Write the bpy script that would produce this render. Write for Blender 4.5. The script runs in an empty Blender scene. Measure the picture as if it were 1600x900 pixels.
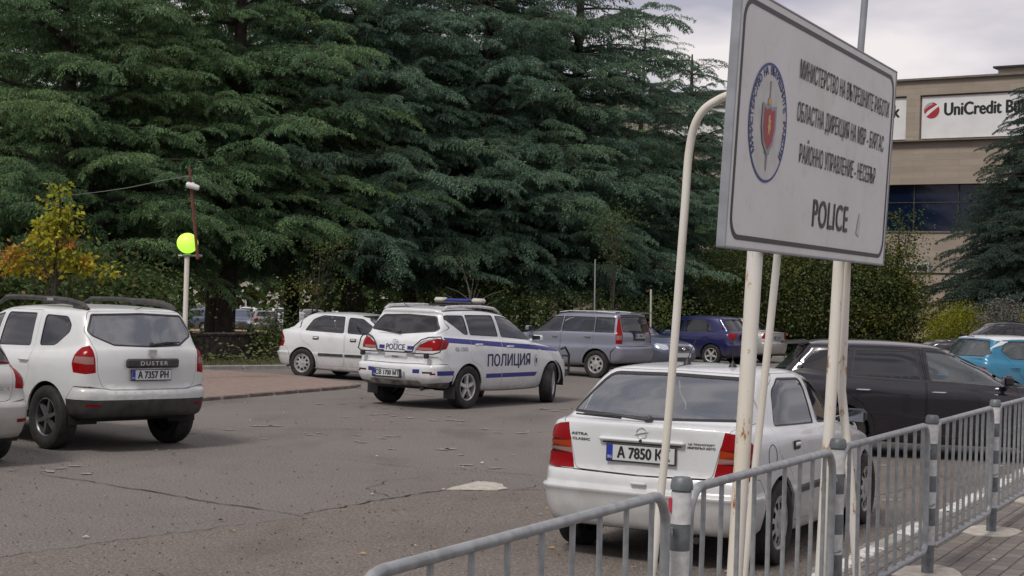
import bpy, math, random
import numpy as np
from mathutils import Vector, Matrix
from mathutils.geometry import delaunay_2d_cdt
R = math.radians
PI = math.pi
scene = bpy.context.scene
COL = scene.collection
rng = np.random.default_rng(7)
random.seed(7)

# ------------------------------------------------------------------ camera
CAMH, PITCH, ROLL, FPX = 1.926, 0.0044, 0.0331, 2451.0
cam_d = bpy.data.cameras.new('camera')
cam_d.sensor_width = 36.0
cam_d.lens = FPX * 36.0 / 1600.0
cam_d.clip_start = 0.1
cam_d.clip_end = 3000
cam = bpy.data.objects.new('camera', cam_d)
COL.objects.link(cam)
cam.matrix_world = Matrix.Translation((0, 0, CAMH)) @ Matrix.Rotation(PI / 2 + PITCH, 4, 'X') @ Matrix.Rotation(ROLL, 4, 'Z')
scene.camera = cam

# ------------------------------------------------------------------ sky, sun, exposure
SUN_EL, SUN_AZ = 52.0, 215.0      # degrees; azimuth clockwise from +Y
w = bpy.data.worlds.new('World')
scene.world = w
w.use_nodes = True
nt = w.node_tree
nt.nodes.clear()
o_ = nt.nodes.new('ShaderNodeOutputWorld')
bg = nt.nodes.new('ShaderNodeBackground')
bg.inputs['Strength'].default_value = 0.10
sky = nt.nodes.new('ShaderNodeTexSky')
sky.sky_type = 'NISHITA'
sky.sun_disc = False
sky.sun_elevation = R(SUN_EL)
sky.sun_rotation = R(SUN_AZ)
tc = nt.nodes.new('ShaderNodeTexCoord')
mp = nt.nodes.new('ShaderNodeMapping')
mp.inputs['Scale'].default_value = (1, 1, 3.2)
mp.inputs['Rotation'].default_value = (0.1, 0.15, 0.6)
nz = nt.nodes.new('ShaderNodeTexNoise')
nz.inputs['Scale'].default_value = 4.0
nz.inputs['Detail'].default_value = 5
nz.inputs['Roughness'].default_value = 0.5
cr = nt.nodes.new('ShaderNodeValToRGB')
cr.color_ramp.elements[0].position = 0.40
cr.color_ramp.elements[0].color = (3.05, 2.92, 3.4, 1)
cr.color_ramp.elements[1].position = 0.60
cr.color_ramp.elements[1].color = (6.1, 5.6, 5.55, 1)
mx = nt.nodes.new('ShaderNodeMix')
mx.data_type = 'RGBA'
mx.inputs[0].default_value = 0.93
nt.links.new(tc.outputs['Generated'], mp.inputs['Vector'])
nt.links.new(mp.outputs['Vector'], nz.inputs['Vector'])
nt.links.new(nz.outputs['Fac'], cr.inputs['Fac'])
nt.links.new(sky.outputs['Color'], mx.inputs[6])
nt.links.new(cr.outputs['Color'], mx.inputs[7])
nt.links.new(mx.outputs[2], bg.inputs['Color'])
nt.links.new(bg.outputs['Background'], o_.inputs['Surface'])
sd = bpy.data.lights.new('sun', 'SUN')
sd.energy = 1.5
sd.angle = R(12)
sd.color = (1.0, 0.95, 0.88)
sun = bpy.data.objects.new('sun', sd)
COL.objects.link(sun)
d_ = Vector((math.sin(R(SUN_AZ)) * math.cos(R(SUN_EL)), math.cos(R(SUN_AZ)) * math.cos(R(SUN_EL)), math.sin(R(SUN_EL))))
sun.rotation_euler = d_.to_track_quat('Z', 'Y').to_euler()
scene.view_settings.view_transform = 'Standard'
scene.view_settings.look = 'None'
scene.view_settings.exposure = 0.6
scene.view_settings.gamma = 1.0
scene.view_settings.use_curve_mapping = False
scene.render.engine = 'CYCLES'
scene.cycles.max_bounces = 7
scene.cycles.transparent_max_bounces = 12
scene.cycles.use_denoising = True

# ------------------------------------------------------------------ materials
def mat(name, col=(.5, .5, .5), rough=.5, metal=0.0, spec=.5, coat=0.0, em=None, ems=0.0, tr=0.0):
    m = bpy.data.materials.new(name)
    m.use_nodes = True
    p = m.node_tree.nodes['Principled BSDF']
    p.inputs['Base Color'].default_value = (*col, 1)
    p.inputs['Roughness'].default_value = rough
    p.inputs['Metallic'].default_value = metal
    p.inputs['Specular IOR Level'].default_value = spec
    p.inputs['Coat Weight'].default_value = coat
    p.inputs['Coat Roughness'].default_value = .06
    p.inputs['Transmission Weight'].default_value = tr
    if em:
        p.inputs['Emission Color'].default_value = (*em, 1)
        p.inputs['Emission Strength'].default_value = ems
    return m

def P(m): return m.node_tree.nodes['Principled BSDF']
def nn(m, t, **kw):
    n = m.node_tree.nodes.new(t)
    for k, v in kw.items():
        if k.startswith('i_'):
            n.inputs[k[2:].replace('_', ' ')].default_value = v
        else:
            setattr(n, k, v)
    return n
def lk(m, a, b): m.node_tree.links.new(a, b)

def ramp(m, fac, stops):
    r = nn(m, 'ShaderNodeValToRGB')
    e = r.color_ramp.elements
    while len(e) < len(stops): e.new(.5)
    for k, (p, c) in enumerate(stops):
        e[k].position = p
        e[k].color = (*c, 1) if len(c) == 3 else c
    lk(m, fac, r.inputs['Fac'])
    return r.outputs['Color']

def mixc(m, fac, a, b, blend='MIX'):
    x = nn(m, 'ShaderNodeMix', data_type='RGBA', blend_type=blend)
    if hasattr(fac, 'links'): lk(m, fac, x.inputs[0])
    else: x.inputs[0].default_value = fac
    for s, v in ((6, a), (7, b)):
        if hasattr(v, 'links'): lk(m, v, x.inputs[s])
        else: x.inputs[s].default_value = (*v, 1)
    return x.outputs[2]

def noise(m, scale, detail=3, rough=.5, coord='Object', sc=(1, 1, 1)):
    t = nn(m, 'ShaderNodeTexCoord')
    g = nn(m, 'ShaderNodeMapping')
    g.inputs['Scale'].default_value = sc
    n = nn(m, 'ShaderNodeTexNoise')
    n.inputs['Scale'].default_value = scale
    n.inputs['Detail'].default_value = detail
    n.inputs['Roughness'].default_value = rough
    lk(m, t.outputs[coord], g.inputs['Vector'])
    lk(m, g.outputs['Vector'], n.inputs['Vector'])
    return n.outputs['Fac']

def bump(m, h, strength=.3, dist=.01):
    b = nn(m, 'ShaderNodeBump')
    b.inputs['Strength'].default_value = strength
    b.inputs['Distance'].default_value = dist
    lk(m, h, b.inputs['Height'])
    lk(m, b.outputs['Normal'], P(m).inputs['Normal'])

def noisy(name, c1, c2, scale=8, rough=.6, metal=0, lo=.35, hi=.65, bumps=0, detail=4, **kw):
    m = mat(name, c1, rough, metal, **kw)
    f = noise(m, scale, detail)
    lk(m, ramp(m, f, [(lo, c1), (hi, c2)]), P(m).inputs['Base Color'])
    if bumps: bump(m, f, bumps)
    return m

def paint(name, col, metal=0.0, rough=.32, dirt=(.22, .19, .16), amt=.35):
    """car paint with road dust that gathers low on the body"""
    m = mat(name, col, rough, metal, coat=.6)
    t = nn(m, 'ShaderNodeTexCoord')
    s = nn(m, 'ShaderNodeSeparateXYZ')
    lk(m, t.outputs['Object'], s.inputs[0])
    mr = nn(m, 'ShaderNodeMapRange')
    mr.inputs['From Min'].default_value = .75
    mr.inputs['From Max'].default_value = .15
    lk(m, s.outputs['Z'], mr.inputs['Value'])
    n = noise(m, 7, 6, .65)
    mu = nn(m, 'ShaderNodeMath', operation='MULTIPLY')
    lk(m, mr.outputs[0], mu.inputs[0]); lk(m, n, mu.inputs[1])
    n2 = noise(m, 2.3, 5, .6)
    r2 = nn(m, 'ShaderNodeMapRange')
    r2.inputs['From Min'].default_value = .5; r2.inputs['From Max'].default_value = .9
    r2.inputs['To Max'].default_value = amt
    lk(m, n2, r2.inputs['Value'])
    ad = nn(m, 'ShaderNodeMath', operation='ADD')
    lk(m, mu.outputs[0], ad.inputs[0]); lk(m, r2.outputs[0], ad.inputs[1])
    a2 = nn(m, 'ShaderNodeMath', operation='ADD', use_clamp=True)
    lk(m, ad.outputs[0], a2.inputs[0]); a2.inputs[1].default_value = .03 if amt > .2 else -.12
    lk(m, mixc(m, a2.outputs[0], col, dirt), P(m).inputs['Base Color'])
    rr = nn(m, 'ShaderNodeMapRange')
    rr.inputs['To Min'].default_value = rough; rr.inputs['To Max'].default_value = .75
    lk(m, a2.outputs[0], rr.inputs['Value'])
    lk(m, rr.outputs[0], P(m).inputs['Roughness'])
    return m

def glass(name, tint=(.35, .38, .38), refl=1.0, through=.75, diffuse_col=(.13, .145, .16)):
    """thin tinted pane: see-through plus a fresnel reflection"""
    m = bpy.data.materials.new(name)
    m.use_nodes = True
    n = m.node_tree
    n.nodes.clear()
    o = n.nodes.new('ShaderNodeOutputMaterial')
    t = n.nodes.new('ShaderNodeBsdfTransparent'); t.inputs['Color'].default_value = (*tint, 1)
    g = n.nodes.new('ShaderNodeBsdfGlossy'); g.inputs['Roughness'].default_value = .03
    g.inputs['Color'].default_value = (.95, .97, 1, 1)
    dd = n.nodes.new('ShaderNodeBsdfDiffuse'); dd.inputs['Color'].default_value = (*diffuse_col, 1)  # flat diffuse colour mixed into the pane
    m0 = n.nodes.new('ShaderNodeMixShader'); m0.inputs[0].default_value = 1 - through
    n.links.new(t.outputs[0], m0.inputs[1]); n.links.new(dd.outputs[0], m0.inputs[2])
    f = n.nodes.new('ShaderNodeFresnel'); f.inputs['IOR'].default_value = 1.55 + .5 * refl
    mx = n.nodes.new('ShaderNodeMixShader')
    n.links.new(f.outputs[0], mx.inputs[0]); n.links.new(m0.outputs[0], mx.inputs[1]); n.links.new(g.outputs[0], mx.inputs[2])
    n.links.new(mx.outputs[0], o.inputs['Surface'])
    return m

M = {}
M['white'] = paint('white_paint', (.60, .62, .635), rough=.24)
M['police_white'] = paint('police_white_paint', (.66, .68, .70))
M['duster_white'] = paint('warm_white_paint', (.60, .62, .62))
M['silver'] = paint('silver_paint', (.50, .50, .48), .35, .35)
M['lilac'] = paint('grey_lilac_paint', (.22, .235, .30), .35, .33)
M['blue'] = paint('dark_blue_paint', (.008, .011, .075), .3, .3, amt=.1)
M['slate'] = paint('slate_blue_paint', (.05, .075, .14), .4, .3)
M['cyan'] = paint('bright_blue_paint', (.008, .16, .28), .15, .3)
M['black'] = paint('black_paint', (.006, .005, .010), .0, .2, (.03, .028, .03), .02)
M['grey_car'] = paint('grey_paint', (.20, .21, .22), .4, .35)
M['darkgrey_car'] = paint('dark_grey_paint', (.05, .055, .065), .4, .3)
M['red_car'] = paint('red_paint', (.25, .02, .02), .1, .3)
M['plastic'] = noisy('black_plastic', (.018, .018, .020), (.045, .042, .040), 9, .55)
M['trim'] = mat('rubber_trim', (.012, .012, .013), .5)
M['dark'] = mat('dark_interior', (.012, .012, .014), .85)
M['seat'] = noisy('seat_fabric', (.028, .03, .035), (.05, .052, .06), 30, .9)
M['tyre'] = noisy('tyre_rubber', (.008, .008, .008), (.024, .022, .020), 14, .8)
M['alloy'] = noisy('alloy_rim', (.62, .62, .63), (.45, .44, .43), 12, .35, .5)
M['dark_alloy'] = noisy('dark_alloy_rim', (.10, .10, .11), (.16, .16, .16), 12, .4, .6)
M['hubcap'] = noisy('hubcap_plastic', (.42, .43, .44), (.26, .25, .24), 10, .45, .2)
M['brake'] = mat('brake_disc', (.03, .03, .03), .7, .3)
M['chrome'] = mat('chrome', (.75, .76, .78), .15, 1.0)
M['red_lens'] = mat('red_lens', (.23, .002, .004), .2, spec=.2)
M['darkred_lens'] = mat('dark_red_lens', (.16, .003, .006), .2, spec=.25)
M['amber_lens'] = mat('amber_lens', (.30, .035, .006), .2, spec=.2)
M['clear_lens'] = mat('clear_lens', (.26, .13, .12), .2, spec=.3)
M['headlamp'] = mat('headlamp_glass', (.45, .5, .55), .1, .3, coat=1)
M['plate'] = mat('plate_white', (.50, .52, .53), .45)
M['plate_blue'] = mat('plate_blue', (.01, .03, .30), .4)
M['ink'] = mat('black_ink', (.01, .01, .012), .5)
M['ink_blue'] = mat('blue_livery', (.018, .025, .19), .4)
M['navy_text'] = mat('navy_letters', (.012, .016, .10), .45)
M['grey_text'] = mat('grey_letters', (.30, .32, .34), .5)
M['mirror_glass'] = mat('mirror_glass', (.25, .27, .30), .08, 1.0)
M['glass'] = glass('car_glass', (.68, .73, .73), .5, .95)
M['glass_clear'] = glass('clear_car_glass', (.74, .82, .81), .9, .86, (.22, .27, .27))
M['glass_dark'] = glass('tinted_car_glass', (.07, .075, .085), .35, .97)
M['rear_tint'] = mat('privacy_glass', (.008, .008, .01), .06, coat=.5)
M['glass_sheen'] = glass('painted_sheen_glass', (.74, .80, .86), 1.7, .78, (.25, .29, .33))  # pale bluish diffuse colour paints a sky reflection onto the rear glass

def unp(px, py, Y):
    """world point at depth Y on the sight line measured in the survey of the photograph"""
    dx, dy = px - 800, py - 450; c, s_ = math.cos(ROLL), math.sin(ROLL)
    u, v = dx * c + dy * s_, -dx * s_ + dy * c
    y, z, x = 1.0, -v / FPX, u / FPX; cp, sp = math.cos(PITCH), math.sin(PITCH)
    yy, zz_ = y * cp - z * sp, y * sp + z * cp
    return Vector((x / yy * Y, Y, CAMH + zz_ / yy * Y))

# ------------------------------------------------------------------ mesh helpers
def mesh_obj(name, V, F, mats, parent=None, mi=None, smooth=False, normals=None):
    me = bpy.data.meshes.new(name)
    me.from_pydata([tuple(v) for v in V], [], [tuple(f) for f in F])
    for m in (mats if isinstance(mats, (list, tuple)) else [mats]): me.materials.append(m)
    if mi is not None: me.polygons.foreach_set('material_index', np.asarray(mi, dtype=np.int32))
    if smooth: me.polygons.foreach_set('use_smooth', [True] * len(me.polygons))
    me.update()
    if normals is not None: me.normals_split_custom_set_from_vertices([tuple(n) for n in normals])
    o = bpy.data.objects.new(name, me)
    COL.objects.link(o)
    if parent: o.parent = parent
    return o

class MB:
    """collects shapes into one mesh"""
    def __init__(s): s.V = []; s.F = []; s.I = []
    def add(s, V, F, mi=0, mtx=None):
        b = len(s.V)
        for v in V:
            v = Vector(v)
            s.V.append(tuple(mtx @ v) if mtx else tuple(v))
        for f in F:
            s.F.append(tuple(b + i for i in f)); s.I.append(mi)
        return s
    def box(s, c, d, mi=0, rz=0, mtx=None, bev=0.0):
        x, y, z = d[0] / 2, d[1] / 2, d[2] / 2
        T = Matrix.Translation(c) @ Matrix.Rotation(rz, 4, 'Z')
        if mtx: T = mtx @ T
        if bev <= 0:
            V = [(a * x, b * y, e * z) for a in (-1, 1) for b in (-1, 1) for e in (-1, 1)]
            F = [(0, 1, 3, 2), (4, 6, 7, 5), (0, 4, 5, 1), (2, 3, 7, 6), (0, 2, 6, 4), (1, 5, 7, 3)]
            return s.add(V, F, mi, T)
        b = min(bev, x * .9, y * .9, z * .9)
        V = []; idx = {}
        for a in (-1, 1):
            for c_ in (-1, 1):
                for e in (-1, 1):
                    for k, p in enumerate(((a * x, c_ * (y - b), e * (z - b)), (a * (x - b), c_ * y, e * (z - b)), (a * (x - b), c_ * (y - b), e * z))):
                        idx[(a, c_, e, k)] = len(V); V.append(p)
        F = []
        for a in (-1, 1):
            F.append([idx[(a, p, q, 0)] for p, q in ((-1, -1), (1, -1), (1, 1), (-1, 1))][::a])
            F.append([idx[(p, a, q, 1)] for p, q in ((-1, -1), (1, -1), (1, 1), (-1, 1))][::-a])
            F.append([idx[(p, q, a, 2)] for p, q in ((-1, -1), (1, -1), (1, 1), (-1, 1))][::a])
        for p in (-1, 1):
            for q in (-1, 1):
                F.append((idx[(-1, p, q, 1)], idx[(1, p, q, 1)], idx[(1, p, q, 2)], idx[(-1, p, q, 2)]))
                F.append((idx[(p, -1, q, 0)], idx[(p, 1, q, 0)], idx[(p, 1, q, 2)], idx[(p, -1, q, 2)]))
                F.append((idx[(p, q, -1, 0)], idx[(p, q, 1, 0)], idx[(p, q, 1, 1)], idx[(p, q, -1, 1)]))
                for e in (-1, 1): F.append((idx[(p, q, e, 0)], idx[(p, q, e, 1)], idx[(p, q, e, 2)]))
        return s.add(V, F, mi, T)
    def tube(s, pts, r, n=10, mi=0, mtx=None, cap=True, closed=False):
        pts = [Vector(p) for p in pts]
        rr = r if isinstance(r, (list, tuple)) else [r] * len(pts)
        V = []; F = []
        N = len(pts); up = None
        for i, p in enumerate(pts):
            if closed: t = pts[(i + 1) % N] - pts[i - 1]
            else: t = pts[min(i + 1, N - 1)] - pts[max(i - 1, 0)]
            t.normalize()
            if up is None: up = t.orthogonal().normalized()
            up = (up - t * up.dot(t)).normalized()
            q = t.cross(up)
            for k in range(n):
                a = 2 * PI * k / n
                V.append(p + (up * math.cos(a) + q * math.sin(a)) * rr[i])
        for i in range(N if closed else N - 1):
            j = (i + 1) % N
            for k in range(n):
                l = (k + 1) % n
                F.append((i * n + k, i * n + l, j * n + l, j * n + k))
        if cap and not closed:
            F.append(tuple(range(n))[::-1]); F.append(tuple((N - 1) * n + k for k in range(n)))
        return s.add(V, F, mi, mtx)
    def lathe(s, prof, n=24, mi=0, mtx=None, cap=True):
        """prof: (radius, height) pairs, round the local z axis"""
        V = []; F = []
        for r_, h in prof:
            for k in range(n):
                a = 2 * PI * k / n
                V.append((r_ * math.cos(a), r_ * math.sin(a), h))
        for i in range(len(prof) - 1):
            for k in range(n):
                l = (k + 1) % n
                F.append((i * n + k, i * n + l, (i + 1) * n + l, (i + 1) * n + k))
        if cap:
            if prof[0][0] > 1e-4: F.append(tuple(range(n))[::-1])
            if prof[-1][0] > 1e-4: F.append(tuple((len(prof) - 1) * n + k for k in range(n)))
        return s.add(V, F, mi, mtx)
    def prism(s, poly, h0, h1, mi=0, mtx=None):
        n = len(poly)
        V = [(x, y, h0) for x, y in poly] + [(x, y, h1) for x, y in poly]
        F = [tuple(range(n))[::-1], tuple(range(n, 2 * n))] + [(i, (i + 1) % n, n + (i + 1) % n, n + i) for i in range(n)]
        return s.add(V, F, mi, mtx)
    def build(s, name, mats, parent=None, smooth=True, angle=35, bevel=0):
        o = mesh_obj(name, s.V, s.F, mats, parent, s.I)
        if smooth:
            o.data.polygons.foreach_set('use_smooth', [True] * len(o.data.polygons))
            o.data.set_sharp_from_angle(angle=R(angle))
        if bevel:
            b = o.modifiers.new('bevel', 'BEVEL'); b.width = bevel; b.segments = 2; b.limit_method = 'ANGLE'
        return o

def empty(name, label, cat, loc=(0, 0, 0), rz=0, group=None, kind=None):
    o = bpy.data.objects.new(name, None)
    COL.objects.link(o)
    o.location = loc
    o.rotation_euler = (0, 0, rz)
    o.empty_display_size = .2
    return tag(o, label, cat, group, kind)
def tag(o, label=None, cat=None, group=None, kind=None):
    if label: o['label'] = label
    if cat: o['category'] = cat
    if group: o['group'] = group
    if kind: o['kind'] = kind
    return o
def copy_tree(o, parent=None):
    c = o.copy(); COL.objects.link(c); c.parent = parent
    for ch in o.children: copy_tree(ch, c)
    return c

def text2d(body, h=1.0, xs=1.0, bold=0.0, align='CENTER', space=1.0):
    """glyph outlines as flat triangles: arrays of (x, y, layer) and faces"""
    c = bpy.data.curves.new('glyphs', 'FONT')
    c.body = body; c.align_x = align; c.align_y = 'CENTER'
    c.size = h / .70
    c.space_character = space
    c.resolution_u = 4
    o = bpy.data.objects.new('glyphs', c)
    COL.objects.link(o)
    me = bpy.data.meshes.new_from_object(o)
    V = np.array([v.co[:] for v in me.vertices]).reshape(-1, 3)
    F = [tuple(p.vertices) for p in me.polygons]
    bpy.data.objects.remove(o); bpy.data.meshes.remove(me)
    V[:, 0] *= xs
    VV = [V]; FF = list(F)
    if bold:
        for k, (dx, dy) in enumerate(((-bold, 0), (bold, 0), (0, bold * .6), (0, -bold * .6))):
            q = V.copy(); q[:, 0] += dx; q[:, 1] += dy; q[:, 2] = (k + 1) * .0003
            n = sum(len(a) for a in VV)
            VV.append(q); FF += [tuple(i + n for i in f) for f in F]
    return np.concatenate(VV), FF

def text_obj(name, body, m, parent, mtx, h=1.0, xs=1.0, bold=0.0, align='CENTER', space=1.0):
    V, F = text2d(body, h, xs, bold, align, space)
    return mesh_obj(name, [tuple(mtx @ Vector(v)) for v in V], F, m, parent)

# ------------------------------------------------------------------ car bodies
def pchip(t, Y, q):
    """monotone cubic through rows Y at parameters t"""
    t = np.asarray(t, float); Y = np.asarray(Y, float)
    h = np.diff(t); dl = np.diff(Y, axis=0) / h[:, None]
    m = np.zeros_like(Y)
    m[0] = dl[0]; m[-1] = dl[-1]
    for k in range(1, len(t) - 1):
        a, b = dl[k - 1], dl[k]
        w1, w2 = 2 * h[k] + h[k - 1], h[k] + 2 * h[k - 1]
        ok = a * b > 0
        with np.errstate(all='ignore'):
            v = (w1 + w2) / (w1 / a + w2 / b)
        m[k] = np.where(ok, np.nan_to_num(v), 0)
    k = np.clip(np.searchsorted(t, q, 'right') - 1, 0, len(t) - 2)
    u = ((q - t[k]) / h[k])[:, None]; H = h[k][:, None]
    return ((1 + 2 * u) * (1 - u) ** 2 * Y[k] + u * (1 - u) ** 2 * H * m[k] + u * u * (3 - 2 * u) * Y[k + 1] + u * u * (u - 1) * H * m[k + 1])

N1, N2, N3 = 12, 10, 64
def plan_curve(r):
    """half outline (y>=0) of one level: rear centre -> corner -> side -> corner -> front centre"""
    zr, zm, zf, xr, xf, w, br, rr, bf, rf, tr, tf = r
    wr, wf = w - tr, w - tf
    rr_ = min(rr, wr * .95); rf_ = min(rf, wf * .95)
    P_ = []
    for k in range(N1):
        y = (wr - rr_) * k / N1
        P_.append((xr + br * (y / max(wr, 1e-6)) ** 2, y))
    y0 = wr - rr_; x0 = xr + br * (y0 / max(wr, 1e-6)) ** 2
    for k in range(N2):
        a = (PI / 2) * k / N2
        P_.append((x0 + rr_ * 1.25 * (1 - math.cos(a)), y0 + rr_ * math.sin(a)))
    xa = x0 + rr_ * 1.25
    y1 = wf - rf_; x1 = xf - bf * (y1 / max(wf, 1e-6)) ** 2; xb = x1 - rf_ * 1.25
    L = xb - xa
    for k in range(N3 + 1):
        u = k / N3
        y = w - tr * max(0, 1 - u / .38) ** 2.2 - tf * max(0, 1 - (1 - u) / .38) ** 2.2
        P_.append((xa + L * u, y))
    for k in range(1, N2 + 1):
        a = (PI / 2) * (1 - k / N2)
        P_.append((x1 - rf_ * 1.25 * (1 - math.cos(a)), y1 + rf_ * math.sin(a)))
    for k in range(1, N1 + 1):
        y = (wf - rf_) * (1 - k / N1)
        P_.append((xf - bf * (y / max(wf, 1e-6)) ** 2, y))
    out = []
    Lx = max(xf - xr, 1e-6)
    for x, y in P_:
        g = (x - xr) / Lx
        if g < .5: z = zm + (zr - zm) * ((.5 - g) / .5) ** 2
        else: z = zm + (zf - zm) * ((g - .5) / .5) ** 2
        out.append((x, y, z))
    return np.array(out)

class Surf:
    def __init__(s, rows, nt=96):
        C = np.array([plan_curve(r) for r in rows])
        d = np.linalg.norm(np.diff(C, axis=0), axis=2)
        step = np.maximum(np.median(d, axis=1), .02)
        t = np.concatenate([[0], np.cumsum(step)])
        s.T = t[-1]
        q = np.linspace(0, t[-1], nt + 1)
        ns = C.shape[1]
        s.P = pchip(t, C.reshape(len(rows), -1), q).reshape(nt + 1, ns, 3).transpose(1, 0, 2)
        s.ns, s.nt = ns - 1, nt
        du = np.gradient(s.P, axis=0); dv = np.gradient(s.P, axis=1)
        du[0, :, 0] = 0; du[0, :, 2] = 0; du[-1, :, 0] = 0; du[-1, :, 2] = 0
        n = np.cross(du, dv)
        l = np.linalg.norm(n, axis=2, keepdims=True)
        n = np.where(l > 1e-9, n / np.maximum(l, 1e-9), np.array([0, 0, 1.0]))
        sgn = -1 if n[s.ns // 2, nt // 3, 1] < 0 else 1
        s.N = n * sgn
        seg = np.linalg.norm(np.diff(s.P, axis=0), axis=2)[:, :nt * 2 // 3].mean(axis=1)
        s.S = np.concatenate([[0], np.cumsum(np.maximum(seg, .004))])   # arc length per column
        s.ks = s.T / nt
    def ev(s, a, b, A=None):
        A = s.P if A is None else A
        a = np.clip(a, 0, s.ns - 1e-6); b = np.clip(b, 0, s.nt - 1e-6)
        i = a.astype(int); j = b.astype(int); u = (a - i)[:, None]; v = (b - j)[:, None]
        return (A[i, j] * (1 - u) * (1 - v) + A[i + 1, j] * u * (1 - v) + A[i, j + 1] * (1 - u) * v + A[i + 1, j + 1] * u * v)
    def nor(s, a, b):
        n = s.ev(a, b, s.N)
        return n / np.maximum(np.linalg.norm(n, axis=1, keepdims=True), 1e-9)
    def inv(s, kind, p, q):
        """grid coordinates of the surface point seen at (p, q) from the side, rear, front or top"""
        if kind == 'g': return p * s.ns, q * s.nt
        ax = {'s': (0, 2), 'r': (1, 2), 'f': (1, 2), 't': (0, 1)}[kind]
        if kind in 'rf': p = abs(p)
        if kind == 't': q = abs(q)
        X = s.P[:, :, ax[0]]; Y = s.P[:, :, ax[1]]
        D = (X - p) ** 2 + (Y - q) ** 2
        if kind == 's': D = D + (np.abs(s.N[:, :, 1]) < .25) * 4
        elif kind == 'r': D = D + (s.N[:, :, 0] > -.12) * 4; D[s.ns // 2:, :] += 9
        elif kind == 'f': D = D + (s.N[:, :, 0] < .12) * 4; D[:s.ns // 2, :] += 9
        else: D = D + (s.N[:, :, 2] < .3) * 4
        i, j = np.unravel_index(np.argmin(D), D.shape)
        a, b = float(i), float(j)
        for _ in range(4):
            e = 1.0
            p0 = s.ev(np.array([a]), np.array([b]))[0]
            a1 = min(a + e, s.ns - 1e-3); a0 = max(a - e, 0); b1 = min(b + e, s.nt - 1e-3); b0 = max(b - e, 0)
            A1 = s.ev(np.array([a1, a0, a, a]), np.array([b, b, b1, b0]))
            Ja = (A1[0] - A1[1]) / max(a1 - a0, 1e-6); Jb = (A1[2] - A1[3]) / max(b1 - b0, 1e-6)
            J = np.array([[Ja[ax[0]], Jb[ax[0]]], [Ja[ax[1]], Jb[ax[1]]]])
            r = np.array([p - p0[ax[0]], q - p0[ax[1]]])
            if abs(np.linalg.det(J)) < 1e-9: break
            st = np.clip(np.linalg.solve(J, r), -1.2, 1.2)
            a = float(np.clip(a + st[0], 0, s.ns)); b = float(np.clip(b + st[1], 0, s.nt))
        return a, b
    def pt(s, kind, p, q):
        a, b = s.inv(kind, p, q)
        return s.ev(np.array([a]), np.array([b]))[0], s.nor(np.array([a]), np.array([b]))[0]

def dense(poly, step=.045, kind0='s'):
    out = []
    n = len(poly)
    P_ = [(p if isinstance(p[0], str) else (kind0, p[0], p[1])) for p in poly]
    for i in range(n):
        a, b = P_[i], P_[(i + 1) % n]
        if a[0] == b[0]:
            d = math.hypot(b[1] - a[1], b[2] - a[2]); k = max(1, int(d / step))
            for u in range(k): out.append((a[0], a[1] + (b[1] - a[1]) * u / k, a[2] + (b[2] - a[2]) * u / k))
        else: out.append(a)
    return out

def rounded(poly, r=.04, n=3):
    """round the corners of a polygon of (a, b) pairs"""
    out = []
    N = len(poly)
    for i in range(N):
        p0, p, p1 = (Vector(poly[i - 1]), Vector(poly[i]), Vector(poly[(i + 1) % N]))
        d0, d1 = (p0 - p), (p1 - p)
        k = min(r, d0.length * .45, d1.length * .45)
        a, b = p + d0.normalized() * k, p + d1.normalized() * k
        for u in range(n + 1):
            t = u / n
            q = a * (1 - t) ** 2 + p * 2 * t * (1 - t) + b * t * t
            out.append((q.x, q.y))
    return out

def inset(poly, d):
    """move each edge of a polygon inwards by d"""
    A = sum(poly[i - 1][0] * poly[i][1] - poly[i][0] * poly[i - 1][1] for i in range(len(poly)))
    sg = 1 if A > 0 else -1
    out = []
    N = len(poly)
    for i in range(N):
        p0, p, p1 = Vector(poly[i - 1]), Vector(poly[i]), Vector(poly[(i + 1) % N])
        e0 = (p - p0); e1 = (p1 - p)
        if e0.length < 1e-7 or e1.length < 1e-7: out.append(tuple(p)); continue
        e0.normalize(); e1.normalize()
        n0 = Vector((-e0.y, e0.x)) * sg; n1 = Vector((-e1.y, e1.x)) * sg
        b = n0 + n1
        if b.length < 1e-6: b = n0
        b.normalize(); c = max(.45, b.dot(n0))
        q = p + b * d / c
        out.append((q.x, q.y))
    return out

def pip(px, py, poly):
    x = poly[:, 0]; y = poly[:, 1]
    x2 = np.roll(x, -1); y2 = np.roll(y, -1)
    inside = np.zeros(len(px), bool)
    for a, b, c, d in zip(x, y, x2, y2):
        if b == d: continue
        k = ((b > py) != (d > py)) & (px < (c - a) * (py - b) / (d - b) + a)
        inside ^= k
    return inside

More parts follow.
